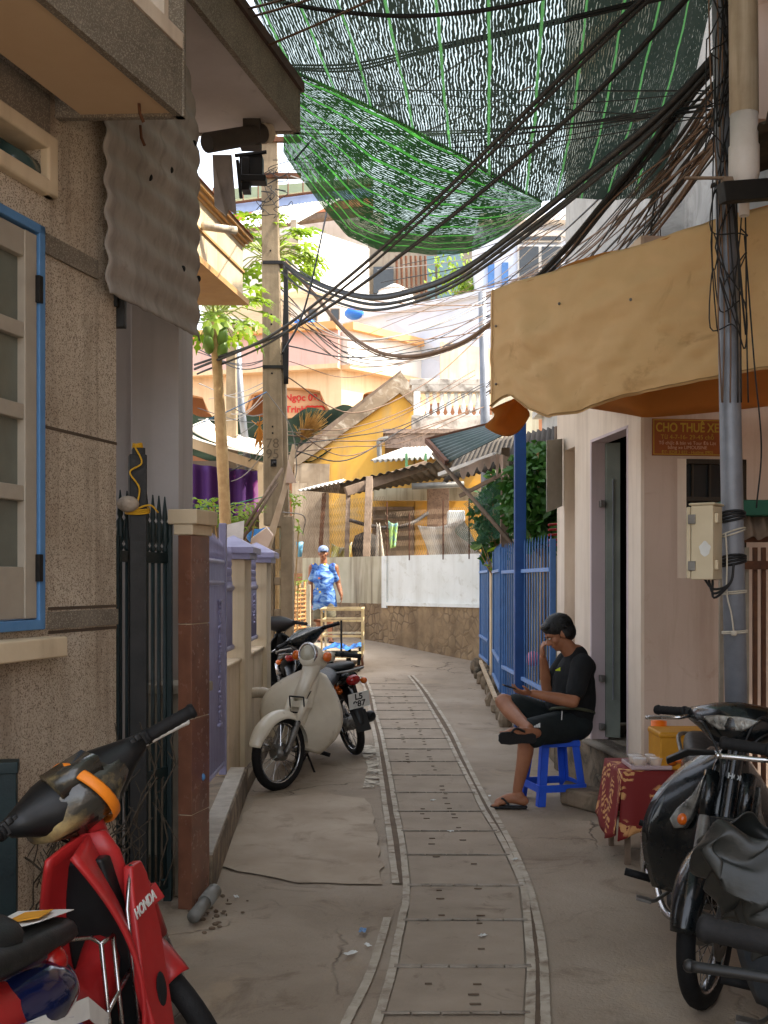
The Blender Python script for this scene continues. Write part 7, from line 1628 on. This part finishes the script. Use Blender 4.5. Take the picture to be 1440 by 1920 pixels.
limb(b, [aR + V((.05, .0, -.03)), aR + V((0, -.03, -.03)), P(962, 1374, 7.47), P(945, 1380, 7.45)], [.034, .040, .036, .026])
for i in range(5): q = P(940, 1373 + 4.2 * i, 7.44 + .006 * i); b.tube([q + V((.05, 0, 0)), q + V((-.012, 0, 0))], [.011, .009], 8)
hand(b, wL, (-1, -.05, .12), (.1, .35, .95), .55, .5, -1); hand(b, wR, (-.10, -.15, 1), (1, .0, .1), 1.15, 0, 1)
body = b.build('body', SKIN, MAN, remesh=.0065, smoothit=3); face(MAN, MH)
m = MB().xf(MH); m.ell((-.02, 0, .045), (.105, .088, .092), n=22, m=14); m.ell((-.055, 0, -.01), (.07, .082, .085), n=18); m.ell((.040, 0, .085), (.050, .066, .034)); m.ell((-.03, .072, -.015), (.035, .018, .04)); m.ell((-.03, -.072, -.015), (.035, .018, .04))
for k in range(420):
    a, e = random.uniform(0, 6.283), random.uniform(-.35, 1.5); d = V((math.cos(a) * math.cos(e), math.sin(a) * math.cos(e), math.sin(e)))
    if d.x > .45 and d.z < .55: continue
    q = V((-.022 + d.x * .098, d.y * .082, .035 + d.z * .088)); t = V((random.uniform(.2, 1) if d.x > 0 else -.4, random.uniform(-.5, .5), -.7)); t = (t - d * t.dot(d) * .9).normalized(); m.tube([q, q + t * .022 + d * .006, q + t * .045 + d * random.uniform(-.002, .006)], [.005, .0045, .001], 4)
m.build('hair', HAIR, MAN)
TEE = mat('black_tee', lin((11, 13, 15)), lin((17, 19, 21)), 5, .9, bump=.9, bscale=9); SHORTS = mat('dark_green_shorts', lin((16, 24, 25)), lin((23, 31, 32)), 5, .85, bump=.9, bscale=8)
m = MB(); m.ell(che + V((.008, 0, 0)), (.135, .19, .185)); limb(m, [P(1070, 1352, 7.91), P(1076, 1312, 7.91), che, P(1081, 1231, 7.90)], [.155, .158, .15, .085]); limb(m, [sL, sL.lerp(eL, .72)], [.080, .070]); limb(m, [sR, sR.lerp(eR, .72)], [.076, .068]); m.ell(P(1090, 1250, 7.90), (.10, .20, .09)); m.ell(P(1064, 1318, 7.9), (.16, .17, .11))
for v in m.v: v += V((0, -.006, 0)) * noise.noise(v * 11)
m.build('t_shirt', TEE, MAN, remesh=.010, smoothit=6)
m = MB(); m.ell(pel + V((.01, 0, -.0)), (.165, .195, .125)); limb(m, [hL, hL.lerp(kL, .45), hL.lerp(kL, .86)], [.118, .108, .098]); limb(m, [hR, hR.lerp(kR, .45), hR.lerp(kR, .80)], [.116, .108, .096]); m.ell(P(1000, 1386, 7.62), (.085, .085, .06))
m.build('shorts', SHORTS, MAN, remesh=.010, smoothit=6)
m = MB(); m.tube([P(1072 + 42 * math.cos(a), 1334 + 6 * math.sin(a) + 3 * math.cos(a), 7.90 + .19 * math.sin(a)) for a in [k * math.pi / 12 for k in range(24)]], .011, 6, closed=True); m.build('waistband', mat('olive_band_cloth', lin((76, 78, 60)), None, 9, .8), MAN, smooth=True)
RUB = mat('flip_flop_rubber', lin((28, 29, 31)), None, 9, .6)
sandal(MAN, aL, toeL, RUB)
m = MB(); ax = P(936, 1384, 7.405), P(1003, 1384, 7.50); m.loft([[ax[0].lerp(ax[1], t) + V((0, -.012 * k, 0)) + V((0, 0, h * math.sin(a))) + V((0, .35 * h * math.cos(a) * 0, 0)) for a in (0,)] + [ax[0].lerp(ax[1], t) + V((.0, .012, h)), ax[0].lerp(ax[1], t) + V((0, -.010, h)), ax[0].lerp(ax[1], t) + V((0, -.012, -h)), ax[0].lerp(ax[1], t) + V((0, .010, -h))] for t, h, k in ((-.02, .018, 0), (.04, .038, 0), (.3, .044, 0), (.62, .034, 0), (.94, .036, 0), (1.03, .02, 0))]); sd_ = m.build('sandal', RUB, MAN, bevel=.004)
m = MB(); m.tube(cat_pts([P(958, 1374, 7.41), P(968, 1366, 7.43), P(984, 1372, 7.45)], 5), .008, 6); m.build('strap', RUB, sd_, smooth=True)
LOGO = mat('lime_logo', lin((206, 222, 30)), None, 9, .6, bump=0); WLOGO = mat('white_logo', lin((214, 216, 214)), None, 9, .6, bump=0)
def logo(c, x, up, s, mt, nm):
    x = V(x).normalized(); up = V(up); n = x.cross(up).normalized(); up = n.cross(x)
    for k, h in enumerate((.42, .72, 1.0)):
        m = MB(); o = c + x * (k * .36 - .5) * s; m.prism([o, o + x * .30 * s, o + x * (.30 - h * .28 * 0) * s + up * h * s * .8 - x * .0, o - x * .30 * s * .2 + up * h * s * .62], n * .002); m.build(nm, mt, MAN)
logo(P(1046, 1258, 7.665), (1, 0, 0), (0, 0, 1), .032, LOGO, 'shirt_logo'); logo(P(1007, 1364, 7.497), (.9, -.1, 0), (0, 0, 1), .04, WLOGO, 'shorts_logo')
m = MB(); m.bar(P(1054, 1333, 7.655), P(1053, 1350, 7.655), .006, .003); m.build('zip_pull', WLOGO, MAN)
m = MB().xf(frame(P(962, 1290, 7.62), (-.95, -.1, .30), (.3, 0, 1))); m.box((0, 0, 0), (.145, .07, .009)); m.mat(1); m.box((0, 0, .0052), (.13, .062, .001)); tag(m.build('phone', [BLACKPL, DARKGLASS], bevel=.002), 'black mobile phone in the hand of the seated man', 'phone')
# --- standing man
WY_ = 19.3; gzz = gz(0, WY_); sc_ = 1.0
def W(px, py, dy=0): return P(px, py, WY_ + dy)
M2 = thing('person', 'man in blue flowered shirt, grey shorts and cap standing beyond the hand cart', 'person', (PX(606, WY_), WY_, gzz))
hc = W(606, 1037, -.02); MH = frame(hc, (.0, -1, -.05), (0, 0, 1)); b = MB(); head(b, MH)
limb(b, [W(607, 1058), hc + V((0, .02, -.06))], [.062, .056]); pel, che = W(609, 1124), W(607, 1086); b.ell(pel, (.165, .12, .12)); b.ell(che, (.155, .10, .17)); limb(b, [pel, che, W(607, 1062)], [.13, .12, .07])
for s, (sx_, ex, wx, wy) in ((-1, (585, 582, 584, 1124)), (1, (628, 634, 640, 1120))):
    S_, E_, W_ = W(sx_, 1064), W(ex, 1094, .03), W(wx, wy - 4, -.06); limb(b, [S_, E_], [.062, .046]); limb(b, [E_, E_.lerp(W_, .4), W_], [.046, .044, .030]); hand(b, W_, (.06 * s, -.05, -1), (-s, -.1, 0), .45, 0, s)
for s, hx, kx, ax_, dy in ((-1, 599, 597, 603, .02), (1, 618, 618, 619, -.12)):
    H_, K_, A_ = W(hx, 1128), W(kx, 1162, dy * .6), W(ax_, 1192, dy); A_.z = gz(0, WY_ + dy) + .085; limb(b, [H_, K_], [.088, .060]); limb(b, [K_, K_.lerp(A_, .35) + V((0, .02, 0)), A_], [.06, .058, .036]); T_ = A_ + V((.03 * s, -.17, 0)); T_.z = gz(0, WY_ + dy - .17) + .02; foot(b, A_, T_); sandal(M2, A_, T_, RUB)
b.build('body', SKIN, M2, remesh=.008, smoothit=3); face(M2, MH)
CAPM = mat('blue_grey_cap', lin((122, 140, 176)), lin((108, 124, 160)), 9, .8)
m = MB().xf(MH); m.ell((-.005, 0, .055), (.108, .092, .078), n=20); m.loft([[V((x, y, z)) for x, y, z in ((.07, -.075, .052), (.13, -.06, .046), (.165, 0, .046), (.13, .06, .046), (.07, .075, .052))], [V((x, y, z + .008)) for x, y, z in ((.07, -.075, .052), (.13, -.06, .046), (.165, 0, .046), (.13, .06, .046), (.07, .075, .052))]]); cp = m.build('cap', CAPM, M2, smooth=True)
m = MB().xf(MH); m.box((.100, 0, .082), (.004, .05, .018)); m.build('cap_band', WHITEPAINT, cp)
N = NT('flower_shirt'); n1 = N.ramp(N.noise(5, 6, N.map((1, 1, 2.2)), 1.2), [(.36, lin((30, 50, 120))), (.46, lin((64, 116, 196))), (.62, lin((150, 186, 222)))]); vo = N.n('ShaderNodeTexVoronoi'); vo.inputs['Scale'].default_value = 7.5; N.l(N.co.outputs['Object'], vo.inputs['Vector']); fl2 = N.ramp(N.math('ADD', vo.outputs['Distance'], N.math('MULTIPLY', N.noise(22, 2), .22)), [(.27, BW[1]), (.31, BW[0])]); fc = N.ramp(N.noise(3, 1), [(.5, lin((226, 200, 40))), (.56, lin((222, 120, 70)))])
N.l(N.mix(fl2, n1, fc), N.b.inputs['Base Color']); N.b.inputs['Roughness'].default_value = .8
m = MB(); m.ell(che, (.19, .15, .21)); limb(m, [W(609, 1128), W(608, 1100), che, W(607, 1064)], [.155, .158, .15, .09])
limb(m, [W(598, 1112), W(596, 1136)], [.115, .115]); limb(m, [W(607, 1112), W(607, 1138)], [.13, .13]); limb(m, [W(617, 1112), W(620, 1136)], [.115, .115])
for sx_, ex in ((589, 584), (624, 631)): limb(m, [W(sx_, 1063), W(ex, 1086, .02)], [.072, .062])
m.build('flower_shirt', N.m, M2, remesh=.011, smoothit=7)
m = MB(); m.ell(pel, (.18, .14, .12)); limb(m, [W(600, 1128), W(598, 1156, .01)], [.112, .105]); limb(m, [W(618, 1128), W(619, 1154, -.05)], [.112, .105]); m.build('shorts', mat('grey_shorts', lin((128, 122, 98)), lin((96, 92, 80)), 14, .9), M2, remesh=.012, smoothit=4)
# ------------------------------------------------------------------ planks, broom, cart, fence behind the pole, second poles
m = MB(); m.prism([P(548, 832, 13.4), P(556, 836, 13.4), P(549, 880, 13.35), P(508, 1030, 13.2), P(495, 1022, 13.2), P(528, 920, 13.3)], (0, .03, 0)); tag(m.build('pale_plank', WOODPALE, bevel=.004), 'pale sunlit plank leaning against the concrete pole', 'plank')
CARD = mat('pale_card', lin((216, 196, 176)), lin((190, 166, 146)), 4, .9)
m = MB(); m.prism([P(540, 862, 13.3), P(556, 905, 13.3), P(536, 906, 13.3)], (0, .03, 0)); tag(m.build('cardboard_scrap', CARD), 'small torn card scrap near the top of the leaning plank', 'cardboard')
m = MB(); m.prism([P(470, 1012, 13.1), P(500, 990, 13.1), P(512, 1005, 13.1), P(500, 1032, 13.1), P(475, 1030, 13.1)], (0, .05, .02)); tag(m.build('cardboard_scrap', CARD), 'torn pale cardboard heap at the foot of the leaning plank', 'cardboard')
for k, (a, b) in enumerate((((530, 878), (446, 1008)), ((520, 905), (455, 1010)))):
    m = MB(); m.tube([P(*a, 13.25), P(*b, 13.0)], .02, 7); tag(m.build('wooden_pole', WOODGREY, smooth=True), ('longer grey stick leaning behind the fence pillars', 'shorter grey stick leaning behind the fence pillars')[k], 'stick')
m = MB(); m.prism([P(420, 985, 12.2), P(458, 976, 12.2), P(455, 1020, 12.2), P(420, 1020, 12.2)], (0, .01, 0)); tag(m.build('white_notice', WHITEPAINT), 'white printed sheet behind the lilac gate crest', 'notice')
m = MB(); m.ell(P(488, 1006, 13.6), (.13, .1, .10), n=18, m=12)
for v in m.v: v += V((noise.noise(v * 9), 0, noise.noise(v * 9 + V((3, 3, 3))))) * .07
tag(m.build('blue_sack', mat('blue_bag', lin((52, 128, 204)), None, 3, .6), smooth=True), 'bright blue sack behind the fence pillars', 'sack')
br = thing('straw_broom', 'straw broom held up on a thin stick beside the yellow gable', 'broom', tuple(P(548, 880, 14.6)))
m = MB(); m.tube([P(520, 905, 14.4), P(566, 826, 14.6)], .014, 6); m.build('handle', WOODGREY, br)
random.seed(17); m = MB(); b = P(566, 826, 14.6)
for k in range(240):
    e = P(590 + random.gauss(0, 12), 790 + random.gauss(0, 11), 14.6 + random.uniform(-.1, .1)); md_ = b.lerp(e, .5) + V((random.uniform(-.01, .01), 0, .01)); m.tube([b, md_, e], .0035, 3, caps=False)
m.build('bristles', mat('straw', lin((206, 160, 84)), lin((150, 108, 52)), 20, .9), br)
m = MB(); b = P(486, 800, 14.5); random.seed(18)
for k in range(60): m.tube([b, P(486 + random.gauss(0, 5), 800 + random.uniform(-20, 45), 14.5)], .006, 3)
tag(m.build('dry_bunch', mat('dry_orange_leaf', lin((206, 140, 60)), None, 9, .9)), 'bunch of dry orange leaves hung on the concrete pole', 'leaves')
m = MB(); m.loft([[V((PX(x, 16.5), 16.5 + dy, PZ(py, 16.5))) for x, dy in ((xa, 0), (xb, 0), (xb, .2), (xa, .2))] for xa, xb, py in ((424, 446, 1090), (424, 440, 600))]); tag(m.build('pale_pole', POLECONC), 'second pale concrete pole behind the papaya trunk', 'pole')
m = MB(); m.tube([P(466, 880, 17), P(452, 760, 17), P(444, 640, 17)], .055, 10); tag(m.build('grey_standpipe', GALV, smooth=True), 'leaning pale grey pipe wound with wires behind the papaya tree', 'pipe')
# painted boards standing behind the pole openings, woven fence
m = MB(); m.box2(P(512, 985, 14.9), P(530, 1300, 14.9) + V((0, .04, 0))); tag(m.build('painted_board', mat('flaking_board', lin((206, 176, 110)), lin((150, 178, 188)), 3, .8, dirt=lin((150, 104, 62)), dirt_lo=.55, dirt_sc=5)), 'flaking painted board standing behind the pole openings', 'board')
m = MB(); a, b = P(542, 1105, 15.8), P(572, 1060, 16.6)
for j in range(16):
    z = .5 + j * .062; pts = [V((a.x + (b.x - a.x) * t, a.y + (b.y - a.y) * t + .02 * math.sin(t * 30 + j * math.pi), z)) for t in [i / 20 for i in range(21)]]; m.tube(pts, .022, 5)
for t in (0.02, .35, .65, .98): q = a.lerp(b, t); m.tube([V((q.x, q.y, .3)), V((q.x, q.y, 1.55))], .02, 6)
tag(m.build('woven_fence', mat('woven_cane', lin((198, 150, 96)), lin((150, 104, 62)), 9, .9, bump=.3), smooth=True), 'woven cane fence in the sun beyond the concrete pole', 'fence')
m = MB(); m.box2((-2.4, 17.4, .2), (-1.15, 17.6, 1.5)); m.box2((-1.75, 14.6, 0), (-1.55, 17.4, .9)); tag(m.build('side_wall', STAINEDWALL), 'grimy wall beside the bend behind the standing man', 'wall')
m = MB(); m.lathe([(.03, 0), (.055, .22), (.04, .22), (.02, .02)], P(562, 1044, 16.5), n=10); tag(m.build('blue_cup', mat('blue_plastic_cup', lin((110, 170, 200)), None, 9, .5), smooth=True), 'blue plastic cup stuck on the fence post', 'cup')
# hand cart
ct = thing('hand_cart', 'steel framed hand cart with a blue tarp on its deck', 'cart', (-.62, 16.6, gz(0, 16.6)))
cz = gz(0, 16.5); FRM = mat('pale_angle_steel', lin((206, 186, 144)), lin((176, 154, 112)), 8, .55, metal=.2, dirt=lin((140, 92, 56)), dirt_lo=.58, dirt_sc=9)
cx0, cx1, cy0, cy1 = PX(603, 16.4), PX(679, 16.4), 16.4, 17.5
cxs = (cx0, cx1); zt3, zm, zl2, zd_ = PZ(1143, 16.4), PZ(1164, 16.4), PZ(1193, 16.4), PZ(1222, 16.4)
for x in (cx0, cx1):
    for y in (cy0, cy1): m = MB(); m.box2((x - .014, y - .014, zd_ - .06), (x + .014, y + .014, zt3)); m.build('upright', FRM, ct)
for z in (zt3, zm, zl2):
    for (a, b) in (((cx0, cy0), (cx1, cy0)), ((cx0, cy1), (cx1, cy1)), ((cx0, cy0), (cx0, cy1)), ((cx1, cy0), (cx1, cy1))): m = MB(); m.bar((*a, z), (*b, z), .026 if z < zt3 else .04, .03); m.build('rail', FRM, ct)
m = MB(); m.box2((PX(640, 16.4) - .015, cy0 - .016, zd_), (PX(640, 16.4) + .015, cy0 + .01, PZ(1163, 16.4))); m.build('stanchion', DARKMETAL, ct)
m = MB(); m.box2((cx0, cy0, zd_ - .09), (cx1, cy1, zd_ - .05)); m.build('deck', FRM, ct)
m = MB(); m.sheet(lambda u, v: V((cx0 + (cx1 - cx0) * u, cy0 - .02 + (cy1 - cy0) * v, zd_ + .015 + .10 * v * 0 + .035 * noise.noise(V((u * 6, v * 6, 1))) + .05 * abs(math.sin(u * 5)))), 20, 20); m.build('tarp', mat('blue_tarpaulin', lin((52, 124, 208)), lin((44, 108, 190)), 2, .5), ct, smooth=True, solid=.004)
for x in (PX(652, 16.5), cx1 - .05):
    for y in (cy0 + .12, cy1 - .15):
        m = MB(); m.lathe([(.075, -.012), (.10, -.022), (.12, -.012), (.12, .012), (.10, .022), (.075, .012)], (x, y, gz(0, y) + .12), (1, 0, 0), 18, closed=True); w = m.build('wheel', RUBBER, ct, smooth=True); m = MB(); m.lathe([(.0, -.03), (.03, -.03), (.076, -.008), (.076, .008), (.03, .03), (0, .03)], (x, y, gz(0, y) + .12), (1, 0, 0), 14); m.build('hub', FRM, w)
m = MB(); m.tube(cat_pts([V((cx1, cy0 + .3, zd_ - .07)), V((cx1 + .0, cy0 - .02, zd_ - .12)), V((cx1 - .0, cy0 - .03, zd_ - .2)), V((cx1 - .12, cy0, zd_ - .22))], 5), .018, 7); m.tube([V((cx0 - .12, cy0 + .1, zm)), V((cx0, cy0 + .1, zm))], .02, 7); m.build('push_handle', RUST, ct, smooth=True)

# ------------------------------------------------------------------ blue stool
STB = mat('blue_stool_plastic', lin((44, 92, 214)), lin((36, 80, 196)), 5, .42, bump=.02, dirt=lin((120, 128, 148)), dirt_lo=.7, dirt_sc=7)
sx, sy = PX(1037, 7.9), 7.9; stz = .45
sto = thing('plastic_stool', 'tall blue plastic stool under the seated man', 'stool', (sx, sy, 0))
R_ = rz(math.radians(14))
def sp_(x, y, z): return V((sx, sy, 0)) + R_.to_3x3() @ V((x, y, z))
m = MB(); m.loft([[sp_(-a, -a, z), sp_(a, -a, z), sp_(a, a, z), sp_(-a, a, z)] for a, z in ((.145, stz - .05), (.145, stz - .012), (.13, stz), (.06, stz), (.055, stz - .008))]); m.build('seat', STB, sto, bevel=.008)
for ax in (-1, 1):
    for ay in (-1, 1):
        m = MB(); t_, b_ = .14, .185
        for (dx, dy) in ((.055, .008), (.008, .055)):
            q = []
            for s_, z in ((b_, 0), (t_, stz - .05)):
                x0, y0 = ax * s_, ay * s_; q.append([sp_(x0, y0, z), sp_(x0 - ax * dx, y0, z), sp_(x0 - ax * dx, y0 - ay * dy, z), sp_(x0, y0 - ay * dy, z)])
            m.loft(q)
        m.build('leg', STB, sto, bevel=.003)
for (a, b) in (((-1, -1), (1, -1)), ((1, -1), (1, 1)), ((1, 1), (-1, 1)), ((-1, 1), (-1, -1))):
    m = MB(); k = .172; m.bar(sp_(a[0] * k, a[1] * k, .12), sp_(b[0] * k, b[1] * k, .12), .01, .05); m.build('stretcher', STB, sto)

# ------------------------------------------------------------------ side table with snacks
tY = 6.1; tx0, tx1 = PX(1168, tY), PX(1300, tY); tz = PZ(1450, tY)
DAM = NT('red_damask_cloth'); vo = DAM.n('ShaderNodeTexVoronoi'); vo.inputs['Scale'].default_value = 9; DAM.l(DAM.map((1, 1, .7)), vo.inputs['Vector'])
wv = DAM.n('ShaderNodeTexWave', wave_type='RINGS'); wv.inputs['Scale'].default_value = 9; wv.inputs['Distortion'].default_value = 9; wv.inputs['Detail'].default_value = 3; wv.inputs['Detail Scale'].default_value = 1.6; DAM.l(DAM.map((1, 1, 1)), wv.inputs['Vector'])
f_ = DAM.math('MULTIPLY', DAM.ramp(wv.outputs[1], [(.55, BW[0]), (.65, BW[1])]), DAM.ramp(vo.outputs['Distance'], [(.42, BW[1]), (.5, BW[0])]))
DAM.l(DAM.mix(f_, lin((120, 26, 24)), lin((206, 152, 96))), DAM.b.inputs['Base Color']); DAM.b.inputs['Roughness'].default_value = .75
tb = thing('snack_table', 'small table under a red damask cloth beside the stone step', 'table', ((tx0 + tx1) / 2, tY + .25, 0))
m = MB()
def skirt(u, v):
    per = u * 4; k = int(per) % 4; f = per - int(per); cs_ = [(tx0, tY), (tx1, tY), (tx1, tY + .5), (tx0, tY + .5)]; a, b = cs_[k], cs_[(k + 1) % 4]; x, y = a[0] + (b[0] - a[0]) * f, a[1] + (b[1] - a[1]) * f
    cx, cy = (tx0 + tx1) / 2, tY + .25; w = 1 + v * (.22 + .05 * math.sin(per * 13)); 
    return V((cx + (x - cx) * w + .012 * v * math.sin(per * 17), cy + (y - cy) * w, tz + .004 - v * (tz - .14 - .05 * math.sin(per * 5) * v)))
m.sheet(skirt, 96, 14); m.poly([(tx0, tY, tz + .004), (tx1, tY, tz + .004), (tx1, tY + .5, tz + .004), (tx0, tY + .5, tz + .004)]); m.build('cloth', DAM.m, tb, smooth=True, solid=.003)
m = MB(); m.box2((tx0 + .01, tY + .01, tz - .03), (tx1 - .01, tY + .49, tz - .005)); m.build('tabletop', WOODGREY, tb)
for x in (tx0 + .03, tx1 - .03):
    for y in (tY + .03, tY + .47): m = MB(); m.box2((x - .015, y - .015, 0), (x + .015, y + .015, tz - .03)); m.build('leg', WOODGREY, tb)
ty0, ty1 = PX(1187, tY), PX(1262, tY)
m = MB(); m.prism([(ty0, tY + .03, tz + .012), (ty1, tY + .03, tz + .012), (ty1, tY + .28, tz + .012), (ty0, tY + .28, tz + .012)], (0, 0, .006))
for (a, b) in (((ty0, tY + .03), (ty1, tY + .03)), ((ty1, tY + .03), (ty1, tY + .28)), ((ty1, tY + .28), (ty0, tY + .28)), ((ty0, tY + .28), (ty0, tY + .03))): m.bar((*a, tz + .026), (*b, tz + .026), .008, .02)
tag(m.build('serving_tray', mat('pink_grey_tray', lin((196, 176, 178)), None, 6, .35), bevel=.003), 'shallow pinkish tray on the red damask table', 'tray')
PUD = mat('cream_pudding', lin((226, 196, 150)), lin((214, 176, 150)), 10, .5); 
N = NT('clear_plastic'); N.b.inputs['Base Color'].default_value = (.85, .85, .85, 1); N.b.inputs['Roughness'].default_value = .12; N.b.inputs['Alpha'].default_value = .42; CLEAR = N.m
for i in range(2):
    for j in range(2):
        c = V((ty0 + .055 + i * .095, tY + .09 + j * .11, tz + .018)); t = thing('pudding_cup', ('left front', 'left back', 'right front', 'right back')[i * 2 + j] + ' clear cup of pale pudding on the tray', 'cup', tuple(c), group='pudding cups on the tray')
        m = MB(); m.lathe([(.028, 0), (.034, .035), (.0, .036)], c, n=14); m.build('pudding', PUD, t, smooth=True); m = MB(); m.lathe([(.03, 0), (.04, .05), (.042, .055), (.0, .056)], c, n=14); m.build('shell', CLEAR, t, smooth=True)
jc = V((PX(1236, tY + .35), tY + .36, tz + .006)); t = thing('candy_jar', 'clear jar with an orange lid on the snack table', 'jar', tuple(jc))
m = MB(); m.lathe([(.045, 0), (.05, .02), (.05, .15), (.04, .17)], jc, n=18); m.build('glass', CLEAR, t, smooth=True); m = MB(); m.lathe([(.05, .165), (.055, .17), (.055, .2), (.045, .205), (.045, .235), (0, .24)], jc, n=18); m.build('lid', mat('orange_plastic', lin((236, 112, 18)), None, 6, .4), t, smooth=True)
m = MB(); bx0 = PX(1243, tY); m.box2((bx0, tY + .06, tz + .006), (bx0 + .3, tY + .34, tz + .2)); m.box2((bx0 - .005, tY + .055, tz + .18), (bx0 + .305, tY + .345, tz + .215))
tag(m.build('yellow_box', mat('mustard_box', lin((198, 140, 30)), lin((180, 124, 24)), 6, .5), bevel=.012), 'mustard yellow box on the snack table behind the black motorbike', 'box')
# litter on the floor
random.seed(50)
for k, (px, py) in enumerate(((680, 1752), (657, 1795), (443, 1688), (905, 1762), (918, 1497), (845, 1564), (812, 1505), (966, 1617), (690, 1780))):
    p = G(px, py) + V((0, 0, .016)); m = MB(); a = random.uniform(0, 3); s = .02 if k > 1 else .03
    m.sheet(lambda u, v: p + V(((u - .5) * s * 2 * math.cos(a) - (v - .5) * s * math.sin(a), (u - .5) * s * 2 * math.sin(a) + (v - .5) * s * math.cos(a), .008 * noise.noise(V((u * 3, v * 3, k))) + .004)), 4, 4)
    tag(m.build('litter_scrap', BLUEPAINT if k == 0 else WHITEPAINT, solid=.001), ('blue and white wrapper scrap lying on the alley floor left of the track' if k == 0 else 'tiny pale paper scrap on the alley floor'), 'litter', 'paper scraps on the floor')
N = NT('dried_cement'); al = N.ramp(N.noise(7, 8, None, .6), [(.42, BW[0]), (.56, BW[1])]); N.b.inputs['Base Color'].default_value = lin((198, 188, 170)); N.b.inputs['Roughness'].default_value = .95
t_ = N.n('ShaderNodeBsdfTransparent'); mx = N.n('ShaderNodeMixShader'); N.l(al, mx.inputs[0]); N.l(t_.outputs[0], mx.inputs[1]); N.l(N.b.outputs[0], mx.inputs[2]); N.l(mx.outputs[0], N.out.inputs[0])
m = MB(); q = [G(680, 1480), G(714, 1480), G(712, 1415), G(700, 1395), G(672, 1400), G(690, 1440)]; m.poly([p + V((0, 0, .011)) for p in q]); struct(m.build('cement_stain', N.m))
